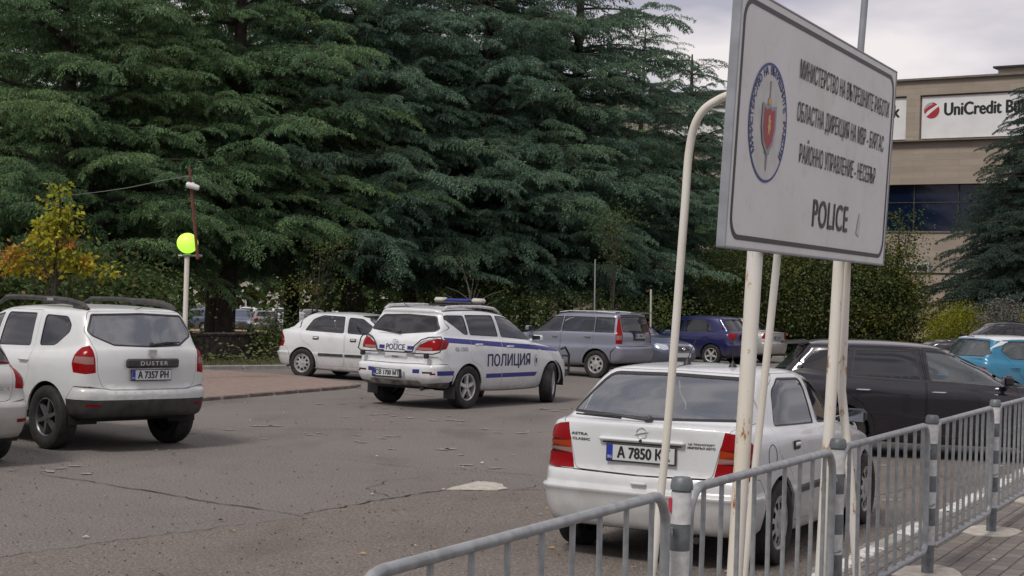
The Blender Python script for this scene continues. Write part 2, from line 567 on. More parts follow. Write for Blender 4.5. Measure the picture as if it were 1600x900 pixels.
def car_shell(surf, regions, root, mats, body='body', bodymat='paint', sg=3, tg=2, thick=.022):
    """cut the shell into parts.  region: (name, polygon, material or None, opts)
    opts: c=True joins both halves, off = inward offset, par = index of parent region, thin = no thickness"""
    S = surf.S; ks = surf.ks
    def flat(a, b):
        return np.interp(a, np.arange(surf.ns + 1), S), b * ks
    pts = []; ed = []
    ia = list(range(0, surf.ns + 1, sg)); ib = list(range(0, surf.nt + 1, tg))
    if ia[-1] != surf.ns: ia.append(surf.ns)
    if ib[-1] != surf.nt: ib.append(surf.nt)
    for a in ia:
        for b in ib:
            x, y = flat(a, b); pts.append((float(x), float(y)))
    polys = []
    for rg in regions:
        po = dense(rg[1])
        g = [surf.inv(*p) for p in po]
        f = []
        for a, b in g:
            x, y = flat(a, b)
            if f and math.hypot(x - f[-1][0], y - f[-1][1]) < 1e-4: continue
            f.append((float(x), float(y)))
        n0 = len(pts); pts += f
        ed += [(n0 + k, n0 + (k + 1) % len(f)) for k in range(len(f))]
        polys.append(np.array(f))
    v, e, f, _, _, _ = delaunay_2d_cdt([Vector(p) for p in pts], ed, [], 0, 1e-5)
    v = np.array([q[:] for q in v]); f = np.array([q for q in f if len(q) == 3])
    c = v[f].mean(axis=1)
    own = np.full(len(f), -1)
    for k in range(len(regions) - 1, -1, -1):
        own[pip(c[:, 0], c[:, 1], polys[k])] = k
    A = np.interp(v[:, 0], S, np.arange(surf.ns + 1)); B = v[:, 1] / ks
    Pv = surf.ev(A, B); Nv = surf.nor(A, B)
    Pv[v[:, 0] < 1e-5, 1] = 0; Pv[v[:, 0] > S[-1] - 1e-5, 1] = 0; Pv[v[:, 1] > surf.T - 1e-5, 1] = 0
    t0 = f[0]
    objs = {}
    def emit(name, sel, m, opt, parent, sides):
        ff = f[sel]
        if not len(ff): return None
        off = opt.get('off', 0); th = 0 if opt.get('thin') else opt.get('th', thick)
        VV = []; FF = []; NN = []; MI = []
        for sd_ in sides:
            used, inv_ = np.unique(ff, return_inverse=True); tri = inv_.reshape(-1, 3)
            p = Pv[used] - Nv[used] * off; n = Nv[used].copy()
            p = p.copy(); p[:, 1] *= sd_; n[:, 1] *= sd_
            # orientation from normals
            q0, q1, q2 = p[tri[:, 0]], p[tri[:, 1]], p[tri[:, 2]]
            fn = np.cross(q1 - q0, q2 - q0)
            area = np.linalg.norm(fn, axis=1)
            flip = (fn * n[tri[:, 0]]).sum(1) < 0
            tri = np.where(flip[:, None], tri[:, ::-1], tri)
            tri = tri[area > 1e-10]
            b = sum(len(a) for a in VV)
            VV.append(p); NN.append(n); FF += (tri + b).tolist(); MI += [0] * len(tri)
            if th:
                b2 = b + len(p)
                VV.append(p - n * th); NN.append(-n); FF += (tri[:, ::-1] + b2).tolist(); MI += [1] * len(tri)
                es = {}
                for t in tri.tolist():
                    for k in range(3):
                        x, y = t[k], t[(k + 1) % 3]
                        if (y, x) in es: es.pop((y, x))
                        else: es[(x, y)] = 1
                for (x, y) in es:
                    if len(sides) == 2 and abs(p[x][1]) < 1e-4 and abs(p[y][1]) < 1e-4: continue
                    b3 = sum(len(a) for a in VV)
                    q = np.array([p[x], p[y], p[y] - n[y] * th, p[x] - n[x] * th])
                    nn_ = np.cross(q[1] - q[0], q[3] - q[0]); nn_ = -nn_ / max(np.linalg.norm(nn_), 1e-9)
                    VV.append(q); NN.append(np.repeat([nn_], 4, 0)); FF.append([b3 + 3, b3 + 2, b3 + 1, b3]); MI.append(0)
        V = np.concatenate(VV); Nn = np.concatenate(NN)
        return mesh_obj(name, V, FF, [m, mats['liner']], parent, MI, True, Nn)
    body_o = emit(body, own == -1, mats[bodymat], {}, root, (1, -1))
    order = [k for k in range(len(regions)) if regions[k][3].get('key')] + [k for k in range(len(regions)) if not regions[k][3].get('key')]
    for k in order:
        name, poly, m, opt = regions[k]
        if m is None: continue
        mm = mats[m]
        if opt.get('c'):
            par = objs.get((opt.get('par'), 0), root) if opt.get('par') else root
            objs[(opt.get('key', name), 0)] = emit(name, own == k, mm, opt, par, (1, -1))
        else:
            for sd_ in opt.get('sides', (1, -1)):
                par = root
                if opt.get('par'):
                    par = objs.get((opt['par'], sd_)) or objs.get((opt['par'], 0)) or root
                if opt.get('body'): par = body_o
                objs[(opt.get('key', name), sd_)] = emit(name, own == k, mm, opt, par, (sd_,))
    objs['body'] = body_o
    return objs

def surf_text(surf, name, body, kind, u0, v0, h, m, parent, side=-1, xs=1.0, bold=0.0, off=.003, tilt=0.0, space=1.0):
    """lettering that lies on the shell"""
    V, F = text2d(body, h, xs, bold, space=space)
    out = []
    for x, y, l in V:
        x, y = x * math.cos(tilt) - y * math.sin(tilt), x * math.sin(tilt) + y * math.cos(tilt)
        if kind == 's':
            u = u0 + (x if side < 0 else -x); p, n = surf.pt('s', u, v0 + y); sy = side
        else:
            yy = u0 - x
            p, n = surf.pt('r', abs(yy), v0 + y); sy = 1 if yy >= 0 else -1
        q = p + n * (off + l)
        out.append((q[0], q[1] * sy, q[2]))
    return mesh_obj(name, out, F, m, parent)

def surf_patch(surf, name, poly, kind, m, parent, side=1, off=.002, step=.03):
    """thin sheet on the shell bounded by a polygon in rear (y,z) or side (x,z) coordinates"""
    P_ = []
    n = len(poly)
    for i in range(n):
        a, b = poly[i], poly[(i + 1) % n]
        k = max(1, int(math.hypot(b[0] - a[0], b[1] - a[1]) / step))
        P_ += [(a[0] + (b[0] - a[0]) * u / k, a[1] + (b[1] - a[1]) * u / k) for u in range(k)]
    x0, x1 = min(p[0] for p in P_), max(p[0] for p in P_); z0, z1 = min(p[1] for p in P_), max(p[1] for p in P_)
    G_ = [(x0 + (x1 - x0) * i / max(1, int((x1 - x0) / .05)), z0 + (z1 - z0) * j / max(1, int((z1 - z0) / .05))) for i in range(1, int((x1 - x0) / .05)) for j in range(1, int((z1 - z0) / .05))]
    pa = np.array(P_)
    if G_:
        ga = np.array(G_); G_ = [tuple(g) for g in ga[pip(ga[:, 0], ga[:, 1], pa)]]
    pts = P_ + G_
    v, e, f, *_ = delaunay_2d_cdt([Vector(p) for p in pts], [(k, (k + 1) % len(P_)) for k in range(len(P_))], [], 1, 1e-6)
    out = []
    for q in v:
        if kind == 's': p, nn_ = surf.pt('s', q.x, q.y); sy = side
        else: p, nn_ = surf.pt('r', abs(q.x), q.y); sy = 1 if q.x >= 0 else -1
        r = p + nn_ * off
        out.append((r[0], r[1] * sy, r[2]))
    return mesh_obj(name, out, f, m, parent, None, True)

# ------------------------------------------------------------------ wheels
def wheel(parent, x, y, r, width, style, mats, steer=0.0, rimr=None):
    """wheel centred at (x, y, r); outer face away from the car"""
    e = bpy.data.objects.new('wheel', None); COL.objects.link(e); e.parent = parent
    sd_ = 1 if y > 0 else -1
    e.location = (x, y - sd_ * width / 2, r)
    # local frame: z axis points outwards
    e.rotation_euler = (R(90), 0, steer) if sd_ < 0 else (R(-90), 0, steer)
    hw = width / 2; rr = rimr or r * .64
    t = MB()
    t.lathe([(rr, -hw * .86), (r * .86, -hw), (r * .965, -hw * .92), (r, -hw * .72), (r, hw * .72), (r * .965, hw * .92), (r * .90, hw * 1.0), (r * .80, hw * 1.0), (rr + .012, hw * .90), (rr, hw * .80), (rr - .006, hw * .3)], 40, 0, None, False)
    for k in (-.35, 0, .35):   # tread grooves as raised ribs between
        t.lathe([(r + .001, hw * (k - .12)), (r + .004, hw * (k - .1)), (r + .004, hw * (k + .1)), (r + .001, hw * (k + .12))], 40, 0, None, False)
    t.build('tyre', mats['tyre'], e)
    b = MB()
    b.lathe([(rr, hw * .82), (rr - .008, hw * .84), (rr - .02, hw * .72), (rr - .03, -hw * .7)], 40, 0, None, False)
    b.lathe([(rr * .93, hw * .05), (0.0, hw * .05)], 32, 1, None, False)
    b.lathe([(rr * .66, hw * .10), (rr * .66, hw * .2), (0.0, hw * .2)], 28, 2, None, False)
    rs = rr - .016
    if style in ('five', 'six', 'five_twin'):
        n = {'five': 5, 'six': 6, 'five_twin': 5}[style]
        b.lathe([(rs * .22, hw * .3), (rs * .27, hw * .55), (rs * .22, hw * .74), (rs * .10, hw * .78), (0, hw * .78)], 24, 0)
        for k in range(n):
            a = 2 * PI * k / n + .3
            T = Matrix.Rotation(a, 4, 'Z')
            wi, wo = rs * .17, rs * (.15 if n == 5 else .10)
            if style == 'five_twin': wo = rs * .2
            V = [(rs * .18, -wi, hw * .42), (rs * .18, wi, hw * .42), (rs * .18, -wi * .8, hw * .72), (rs * .18, wi * .8, hw * .72),
                 (rs * 1.01, -wo, hw * .30), (rs * 1.01, wo, hw * .30), (rs * 1.01, -wo * .8, hw * .70), (rs * 1.01, wo * .8, hw * .70)]
            b.add(V, [(0, 1, 5, 4), (2, 6, 7, 3), (0, 4, 6, 2), (1, 3, 7, 5), (4, 5, 7, 6)], 0, T)
            b.lathe([(.010, hw * .5), (.010, hw * .765), (0, hw * .765)], 8, 2, T @ Matrix.Rotation(PI / n, 4, 'Z') @ Matrix.Translation((rs * .155, 0, 0)))
    else:
        # full wheel cover with a ring of openings
        nh = {'cover': 9, 'cover7': 7}[style]
        zc = lambda q: hw * (.60 + .20 * (1 - q * q))
        for k in range(nh):
            a0 = 2 * PI * k / nh; aw = 2 * PI / nh
            for (q0, q1, f0, f1) in ((.0, .56, 0, 1), (.56, .84, 0, .42), (.84, 1.0, 0, 1)):
                for s_ in range(6):
                    u0 = a0 + aw * (f0 + (f1 - f0) * s_ / 6); u1 = a0 + aw * (f0 + (f1 - f0) * (s_ + 1) / 6)
                    V = [(rs * q * math.cos(u), rs * q * math.sin(u), zc(q)) for q, u in ((q0, u0), (q1, u0), (q1, u1), (q0, u1))]
                    b.add(V, [(0, 1, 2, 3)] if q0 > 0 else [(0, 1, 2)], 0)
        b.lathe([(rs * .24, hw * .79), (rs * .2, hw * .86), (0, hw * .88)], 20, 0)
        b.lathe([(rs * .99, hw * .58), (rs * .99, hw * .70), (rs * .93, hw * .72)], 36, 0, None, False)
    rim_m = {'five': mats['alloy'], 'six': mats['dark_alloy'], 'five_twin': mats['alloy'], 'cover': mats['hubcap'], 'cover7': mats['hubcap']}[style]
    b.build('rim', [rim_m, mats['trim'], mats['brake']], e)
    return e

def arc(cx, cz, r, a0, a1, n=14):
    return [(cx + r * math.cos(R(a0 + (a1 - a0) * k / n)), cz + r * math.sin(R(a0 + (a1 - a0) * k / n))) for k in range(n + 1)]

def seat(parent, x, y, h=.55, mats=M):
    b = MB()
    b.box((x + .02, y, .36), (.50, .48, .16), 0, bev=.05)
    T = Matrix.Translation((x - .22, y, .40)) @ Matrix.Rotation(R(-14), 4, 'Y')
    b.box((0, 0, .30), (.13, .46, .62), 0, mtx=T, bev=.05)
    b.box((-.01, 0, .70), (.09, .25, .17), 0, mtx=T, bev=.04)
    b.tube([T @ Vector((-.01, .05, .58)), T @ Vector((-.01, .05, .68))], .006, 6, 1)
    b.tube([T @ Vector((-.01, -.05, .58)), T @ Vector((-.01, -.05, .68))], .006, 6, 1)
    return b.build('seat', [M['seat'], M['chrome']], parent)

def interior(root, W_, x_rear, x_dash, z_dash, x_seat, zf=.27):
    b = MB()
    b.box(((x_rear + x_dash + .3) / 2, 0, zf), (x_dash + .3 - x_rear, 2 * W_ - .12, .04))
    b.box((x_dash + .12, 0, z_dash - .30), (.42, 2 * W_ - .16, .42), bev=.08)
    b.build('dashboard', M['dark'], root)
    for y in (.36, -.36): seat(root, x_seat, y)
    b = MB()
    b.box((x_seat - .85, 0, .36), (.5, 2 * W_ - .35, .18), 0, bev=.05)
    T = Matrix.Translation((x_seat - 1.08, 0, .40)) @ Matrix.Rotation(R(-16), 4, 'Y')
    b.box((0, 0, .27), (.13, 2 * W_ - .35, .56), 0, mtx=T, bev=.05)
    for y in (-.36, .36): b.box((0, y, .64), (.09, .27, .17), 0, mtx=T, bev=.045)
    b.build('rear_bench', M['seat'], root)
    s = MB()
    T = Matrix.Translation((x_dash - .18, .36, z_dash - .12)) @ Matrix.Rotation(R(68), 4, 'Y')
    s.tube([T @ Vector((.18 * math.cos(a), .18 * math.sin(a), 0)) for a in np.linspace(0, 2 * PI, 24, endpoint=False)], .014, 8, closed=True)
    s.box((0, 0, 0), (.09, .34, .02), mtx=T)
    s.tube([T @ Vector((0, 0, 0)), T @ Vector((0, 0, -.25))], .03, 8)
    s.build('steering_wheel', M['dark'], root)

def wells(root, W_, r, wb, zf=.24):
    b = MB()
    for x in (0, wb):
        for sy in (1, -1):
            V = []; F = []
            n = 12
            for k in range(n + 1):
                a = R(-8 + 196 * k / n)
                for y in (W_ - .03, W_ - .40): V.append((x + (r + .065) * math.cos(a), sy * y, r + (r + .065) * math.sin(a)))
            for k in range(n): F.append((2 * k, 2 * k + 1, 2 * k + 3, 2 * k + 2))
            F.append(tuple(2 * k + 1 for k in range(n + 1)))
            b.add(V, F)
    b.box((wb / 2, 0, zf), (wb + .9, 2 * W_ - .30, .03))
    b.build('underbody', M['dark'], root)

def mirror(parent, x, y, z, m, glassm, sd_, sz=1.0):
    b = MB()
    T = Matrix.Translation((x, y + sd_ * .10, z))
    b.box((0.02, 0, 0), (.11 * sz, .175 * sz, .115 * sz), 0, mtx=T, bev=.03)
    b.box((0.01, -sd_ * .11, -.035), (.05, .10, .05), 0, mtx=T, bev=.015)
    b.box((.02 - .056 * sz, 0, 0), (.008, .155 * sz, .095 * sz), 1, mtx=T)
    b.build('wing_mirror', [m, M['mirror_glass']], parent, bevel=0)

def plate(parent, x, y, z, rot, text, big=True, tilt=0.0, w_=.52):
    """number plate facing -x (rear)"""
    T = Matrix.Translation((x, y, z)) @ Matrix.Rotation(rot, 4, 'Z') @ Matrix.Rotation(tilt, 4, 'Y')
    # local: plate face normal -x ; text right = -y
    L = T @ Matrix(((0, 0, -1, 0), (-1, 0, 0, 0), (0, 1, 0, 0), (0, 0, 0, 1)))
    b = MB()
    b.box((0, 0, 0), (w_ + .02, .13, .012), 1, mtx=L, bev=.003)
    b.box((0, 0.002, .008), (w_, .110, .004), 0, mtx=L)
    p = b.build('number_plate', [M['plate'], M['plastic']], parent)
    b = MB(); b.box((-w_ / 2 + .022, .002, .0105), (.044, .110, .002), 0, mtx=L); b.build('plate_band', M['plate_blue'], p)
    text_obj('plate_number', text, M['ink'], p, L @ Matrix.Translation((.024, 0, .0115)), .078, .80, .004)
    text_obj('plate_code', 'BG', M['plate'], p, L @ Matrix.Translation((-w_ / 2 + .022, -.030, .0125)), .020, .9, .0007)
    return p

def handle(parent, x, y, z, sd_, m, l=.17, style='bar'):
    b = MB()
    if style == 'bar':
        b.tube([(x - l / 2, y + sd_ * .0, z - .004), (x - l / 2 + .02, y + sd_ * .028, z), (x + l / 2 - .02, y + sd_ * .028, z), (x + l / 2, y, z)], .012, 8)
        return b.build('handle', m, parent)
    b.box((x, y + sd_ * .004, z), (l, .016, .07), 1, bev=.02)
    b.box((x, y + sd_ * .012, z + .006), (l - .035, .02, .03), 0, bev=.01)
    return b.build('handle', [m, M['trim']], parent)

def wiper(parent, p0, p1, name='wiper'):
    b = MB()
    p0, p1 = Vector(p0), Vector(p1)
    b.lathe([(.03, 0), (.028, .03), (.015, .04), (0, .042)], 14, 0, Matrix.Translation(p0) @ Matrix.Rotation(R(-90), 4, 'Y'))
    mid = (p0 + p1) / 2 + Vector((-.035, 0, .012))
    b.tube([p0 + Vector((-.03, 0, 0)), mid, p1 + Vector((-.02, 0, 0))], [.013, .010, .006], 8)
    a = p0.lerp(p1, .42) + Vector((-.012, 0, -.008)); c = p0.lerp(p1, 1.12) + Vector((-.012, 0, -.004))
    b.tube([a, c], .007, 6)
    return b.build(name, M['plastic'], parent)

def finish(root, pos, yaw_deg):
    """root frame: +x forward, origin on the ground under the rear axle; yaw clockwise from +Y"""
    root.location = (pos[0], pos[1], 0)
    root.rotation_euler = (0, 0, PI / 2 - R(yaw_deg))

LIN = {'liner': M['dark']}
def MM(**k):
    d = dict(M); d.update(LIN); d.update(k); return d

def full(h): return [(-a, b) for a, b in h[::-1] if a > 1e-6] + list(h)
def hr(h, r=.05, ins=0.0):
    """half outline (first and last point on y=0) -> rounded / inset half outline for the rear or front"""
    f = full(h)
    if r: f = rounded(f, r, 3)
    if ins: f = inset(f, ins)
    out = []
    n = len(f)
    for i in range(n):
        a, b = f[i], f[(i + 1) % n]
        if a[0] >= 0: out.append(a)
        if (a[0] < 0) != (b[0] < 0):
            t = a[0] / (a[0] - b[0]); out.append((0.0, a[1] + (b[1] - a[1]) * t))
    return out
def rr_(h, k='r'): return [(k, a, b) for a, b in h]

def win(name, poly, par, r=.03, rim=.014, g='glass', **kw):
    p = rounded(poly, r)
    o = dict(off=.006, thin=True, par=par); o.update(kw)
    return [(name, inset(p, rim), g, o), (name + '_seal', p, 'trim', dict(off=.002, par=par, th=.012))]

def door(key, poly, g=.0045, r=.05):
    p = rounded(poly, r)
    return [('door', inset(p, g), 'paint', dict(key=key)), ('gap', p, None, {})]

def rearwin(h, par='gate', r=.06, rim=.02, g='glass'):
    return [('rear_window', rr_(hr(h, r, rim)), g, dict(c=True, off=.005, thin=True, par=par)),
            ('window_seal', rr_(hr(h, r)), 'trim', dict(c=True, off=.001, par=par, th=.012))]
def gate(h, r=.06, g=.0045, m='paint'):
    return [('tailgate', rr_(hr(h, r, g)), m, dict(c=True, key='gate')), ('gap', rr_(hr(h, r)), None, {})]
def windscreen(h):
    return [('windscreen', rr_(hr(h, .06, .02), 'f'), 'glass', dict(c=True, off=.005, thin=True)),
            ('windscreen_seal', rr_(hr(h, .06), 'f'), 'trim', dict(c=True, off=.001, th=.012))]
def arches(r, wb, ra, z=None):
    z = z or r
    out = []
    for x in (0, wb):
        out.append(('arch', arc(x, z, ra, -25, 205, 20) + [(x - ra * .9, .02), (x + ra * .9, .02)], None, {}))
    return out

# ---- white five-door hatchback ------------------------------------------------
def small_hatch(label, group, numbertext=None, details=True, steer=0.0):
    root = empty('hatchback', label, 'hatchback car', group=group)
    #      zr   zm   zf    xr    xf    w    br   rr   bf   rf   tr   tf
    rows = [(.24, .17, .20, -.54, 3.22, .74, .06, .16, .14, .25, .06, .08),
            (.27, .20, .22, -.68, 3.33, .805, .07, .16, .16, .28, .04, .08),
            (.38, .34, .32, -.735, 3.39, .84, .07, .16, .18, .30, .035, .08),
            (.50, .48, .44, -.765, 3.42, .854, .075, .16, .20, .30, .03, .08),
            (.540, .535, .50, -.788, 3.42, .864, .075, .16, .20, .30, .03, .08),
            (.549, .545, .53, -.742, 3.41, .851, .075, .16, .20, .30, .032, .08),
            (.60, .60, .56, -.735, 3.39, .852, .075, .16, .20, .30, .035, .08),
            (.648, .66, .60, -.722, 3.38, .853, .078, .15, .21, .30, .035, .08),
            (.665, .69, .63, -.705, 3.36, .853, .08, .15, .21, .30, .035, .08),
            (.72, .76, .66, -.700, 3.35, .853, .085, .15, .22, .30, .037, .09),
            (.88, .85, .72, -.708, 3.28, .850, .10, .15, .25, .28, .045, .10),
            (.985, .90, .80, -.712, 3.05, .840, .11, .14, .30, .25, .06, .13),
            (1.018, .93, .86, -.705, 2.85, .825, .11, .13, .31, .22, .065, .12),
            (1.032, .96, .89, -.66, 2.62, .808, .11, .12, .32, .20, .07, .12),
            (1.045, .995, .945, -.575, 2.25, .785, .10, .11, .34, .16, .07, .07),
            (1.20, 1.16, 1.14, -.33, 1.93, .735, .10, .10, .26, .14, .07, .06),
            (1.34, 1.31, 1.30, -.10, 1.62, .680, .09, .10, .22, .13, .06, .05),
            (1.385, 1.365, 1.365, .00, 1.44, .635, .09, .10, .20, .13, .05, .05),
            (1.405, 1.400, 1.395, .10, 1.28, .55, .06, .12, .15, .12, .05, .05),
            (1.417, 1.428, 1.405, .26, 1.12, .30, .03, .10, .08, .10, .0, .0),
            (1.419, 1.435, 1.41, .30, 1.08, .004, .0, .001, .0, .001, .0, .0)]
    S = Surf(rows)
    rg = arches(.312, 2.606, .352)
    lamp = [('r', .605, 1.00), ('r', .68, .99), ('s', -.575, .965), ('s', -.50, .88), ('s', -.47, .76), ('s', -.50, .672), ('r', .66, .668), ('r', .54, .668), ('r', .565, .80)]
    amber = [('r', .580, .87), ('s', -.49, .86), ('s', -.478, .81), ('r', .568, .815)]
    clear = [('r', .568, .815), ('s', -.478, .81), ('s', -.475, .775), ('r', .560, .775)]
    rg += [('indicator', amber, 'amber_lens', dict(par='lamp', off=.001)), ('reverse_lamp', clear, 'clear_lens', dict(par='lamp', off=.001)),
           ('tail_light', lamp, 'red_lens', dict(key='lamp', off=.001))]
    rg += rearwin([(0, 1.378), (.535, 1.366), (.705, 1.065), (0, 1.045)], g='glass_sheen')
    rg += gate([(0, 1.395), (.565, 1.385), (.735, 1.055), (.64, 1.01), (.585, .90), (.53, .665), (0, .655)], .04)
    rg += win('side_window', [(.0, 1.015), (1.01, .985), (.97, 1.345), (.40, 1.36), (.17, 1.27)], 'rdoor', .05)
    rg += win('side_window', [(1.09, .985), (1.93, .955), (1.62, 1.18), (1.38, 1.315), (1.06, 1.335)], 'fdoor', .05)
    rg += door('rdoor', [(-.09, 1.03), (.10, 1.28), (.38, 1.39), (1.01, 1.38), (1.055, .985), (1.06, .28), (.38, .28), (.375, .50), (.22, .68), (-.06, .82)], r=.06)
    rg += door('fdoor', [(1.075, .985), (1.035, 1.37), (1.42, 1.345), (1.66, 1.20), (1.98, .965), (2.06, .90), (2.08, .60), (2.06, .30), (1.07, .28)], r=.05)
    rg += [('bumper', [('r', 0, .648), ('r', .53, .657), ('s', -.47, .665), ('s', -.36, .56), ('s', -.33, .40), ('s', -.37, .18), ('r', .4, .21), ('r', 0, .21)], 'paint', dict(c=True)),
           ('gap', [('r', 0, .655), ('r', .53, .665), ('s', -.47, .673), ('s', -.35, .56), ('s', -.32, .40), ('s', -.36, .18), ('r', .4, .21), ('r', 0, .21)], None, {})]
    rg += windscreen([(0, 1.385), (.52, 1.375), (.70, .985), (0, .965)])
    rg += [('headlight', [('f', .42, .76), ('f', .62, .77), ('s', 3.02, .76), ('s', 3.10, .62), ('f', .60, .60), ('f', .45, .62)], 'headlamp', dict(off=.001))]
    rg += [('bonnet', [('t', 3.12, 0), ('t', 3.02, .45), ('t', 2.80, .66), ('t', 2.12, .70), ('t', 2.2, .3), ('t', 2.27, 0)], 'paint', dict(c=True, key='bonnet'))]
    mats = MM(paint=M['white'])
    ob = car_shell(S, rg, root, mats, tg=1, sg=2)
    interior(root, .80, -.55, 1.95, .97, 1.05)
    wells(root, .82, .305, 2.606)
    for x in (0, 2.606):
        for sy in (1, -1): wheel(root, x, sy * .850, .312, .19, 'cover', M, steer if x else 0, .20)
    for sy in (1, -1):
        mirror(root, 1.88, sy * .80, 1.005, M['trim'], M['chrome'], sy)
        for key, x, z in (('rdoor', .34, .865), ('fdoor', 1.28, .85)):
            p, n = S.pt('s', x, z); handle(ob[(key, sy)], x, sy * p[1], z, sy, M['white'], .15, 'cup')
        for key, x0, x1 in (('rdoor', .42, 1.04), ('fdoor', 1.09, 2.04)):
            b = MB()
            for k in range(8):
                xa, xb = x0 + (x1 - x0) * k / 8, x0 + (x1 - x0) * (k + 1) / 8
                p, n = S.pt('s', xa, .52); q, _ = S.pt('s', xb, .52)
                V = [(xa, sy * (p[1] - .01), .49), (xb, sy * (q[1] - .01), .49), (xb, sy * (q[1] + .014), .50), (xa, sy * (p[1] + .014), .50),
                     (xa, sy * (p[1] - .01), .55), (xb, sy * (q[1] - .01), .55), (xb, sy * (q[1] + .014), .54), (xa, sy * (p[1] + .014), .54)]
                b.add(V, [(0, 1, 2, 3), (7, 6, 5, 4), (3, 2, 6, 7), (0, 4, 5, 1)] + ([(0, 3, 7, 4)] if k == 0 else []) + ([(1, 5, 6, 2)] if k == 7 else []))
            b.build('side_moulding', M['plastic'], ob[(key, sy)])
    # plate recess lip, boot lid handle bar
    g = ob[('gate', 0)]
    b = MB()
    b.box((-.705, 0, .905), (.055, .66, .030), 0, bev=.012)
    b.box((-.698, 0, .884), (.03, .60, .014), 1)
    b.build('boot_handle', [M['white'], M['plastic']], g)
    if numbertext: plate(g, -.712, 0, .808, 0, numbertext)
    b = MB()
    T = Matrix.Translation((-.713, 0, .962)) @ Matrix.Rotation(R(-90), 4, 'Y') @ Matrix.Rotation(R(90), 4, 'Z')
    b.tube([T @ Vector((.038 * math.cos(a), .038 * math.sin(a), .002)) for a in np.linspace(0, 2 * PI, 24, endpoint=False)], .0045, 6, closed=True)
    b.prism([(-.052, -.012), (.012, .004), (.052, .012), (-.012, -.004)], .0, .008, 0, T)
    b.build('badge', M['chrome'] if details else M['chrome'], g)
    b = MB(); b.lathe([(.014, 0), (.012, .008), (0, .009)], 12, 0, Matrix.Translation((-.727, 0, .905)) @ Matrix.Rotation(R(-90), 4, 'Y')); b.build('lock', M['brake'], g)
    wiper(g, (-.615, -.02, 1.055), (-.60, .50, 1.066))
    # exhaust
    b = MB(); b.tube([(-.66, -.42, .22), (-.50, -.42, .24)], .025, 10); b.build('exhaust_pipe', M['brake'], root)
    if details:
        surf_text(S, 'badge_lettering', 'ASTRA', 'r', .505, .922, .019, M['grey_text'] if False else M['brake'], g, xs=1.7, bold=.0012)
        surf_text(S, 'badge_lettering', 'CLASSIC', 'r', .49, .885, .017, M['brake'], g, xs=1.7, bold=.0012)
        surf_text(S, 'dealer_lettering', 'US \u0422\u0420\u0410\u041d\u0421\u041f\u041e\u0420\u0422', 'r', -.445, .905, .013, M['brake'], g, xs=1.35, bold=.0010)
        surf_text(S, 'dealer_lettering', '\u0418\u041c\u041f\u0415\u0420\u042a\u041b \u0410\u0412\u0422\u041e', 'r', -.445, .880, .015, M['ink'], g, xs=1.15, bold=.0010)
        for x, y, l, tl in ((.42, .08, .16, -.08), (.40, -.30, .17, .0)):
            z = S.pt('t', x, y)[0][2]
            b = MB()
            b.lathe([(.035, -.005), (.030, .012), (.012, .035), (.006, .05), (0, .05)], 12, 0, Matrix.Translation((x, y, z)))
            b.tube([(x, y, z + .04), (x - .02 + tl * .3, y + tl, z + .04 + l)], .0035, 6)
            if y > 0: b.tube([(x - .03, y - .01, z), (x - .25, y - .02, z - .005), (x - .45, y + .0, z - .10), (x - .60, y + .04, z - .32)], .0035, 5)
            b.build('aerial', M['trim'], root)
        p, n = S.pt('s', -.14, .80)
        b = MB()
        b.tube([S.pt('s', -.20 + .085 * math.cos(a), .815 + .085 * math.sin(a))[0] * np.array([1, -1, 1]) - np.array([0, .0003, 0]) for a in np.linspace(0, 2 * PI, 28, endpoint=False)], .0035, 5, closed=True)
        b.build('fuel_flap', M['trim'], root)
        # pale notch in the bumper top
        b = MB(); b.box((-.752, 0, .60), (.03, .12, .022), 0, bev=.008); b.build('boot_catch', M['white'], root)
        # bulb strip seen through the rear glass
        b = MB(); b.box((.10, 0, 1.33), (.05, .34, .035), 0, bev=.01); b.build('brake_lamp', M['darkred_lens'], g)
    return root, S


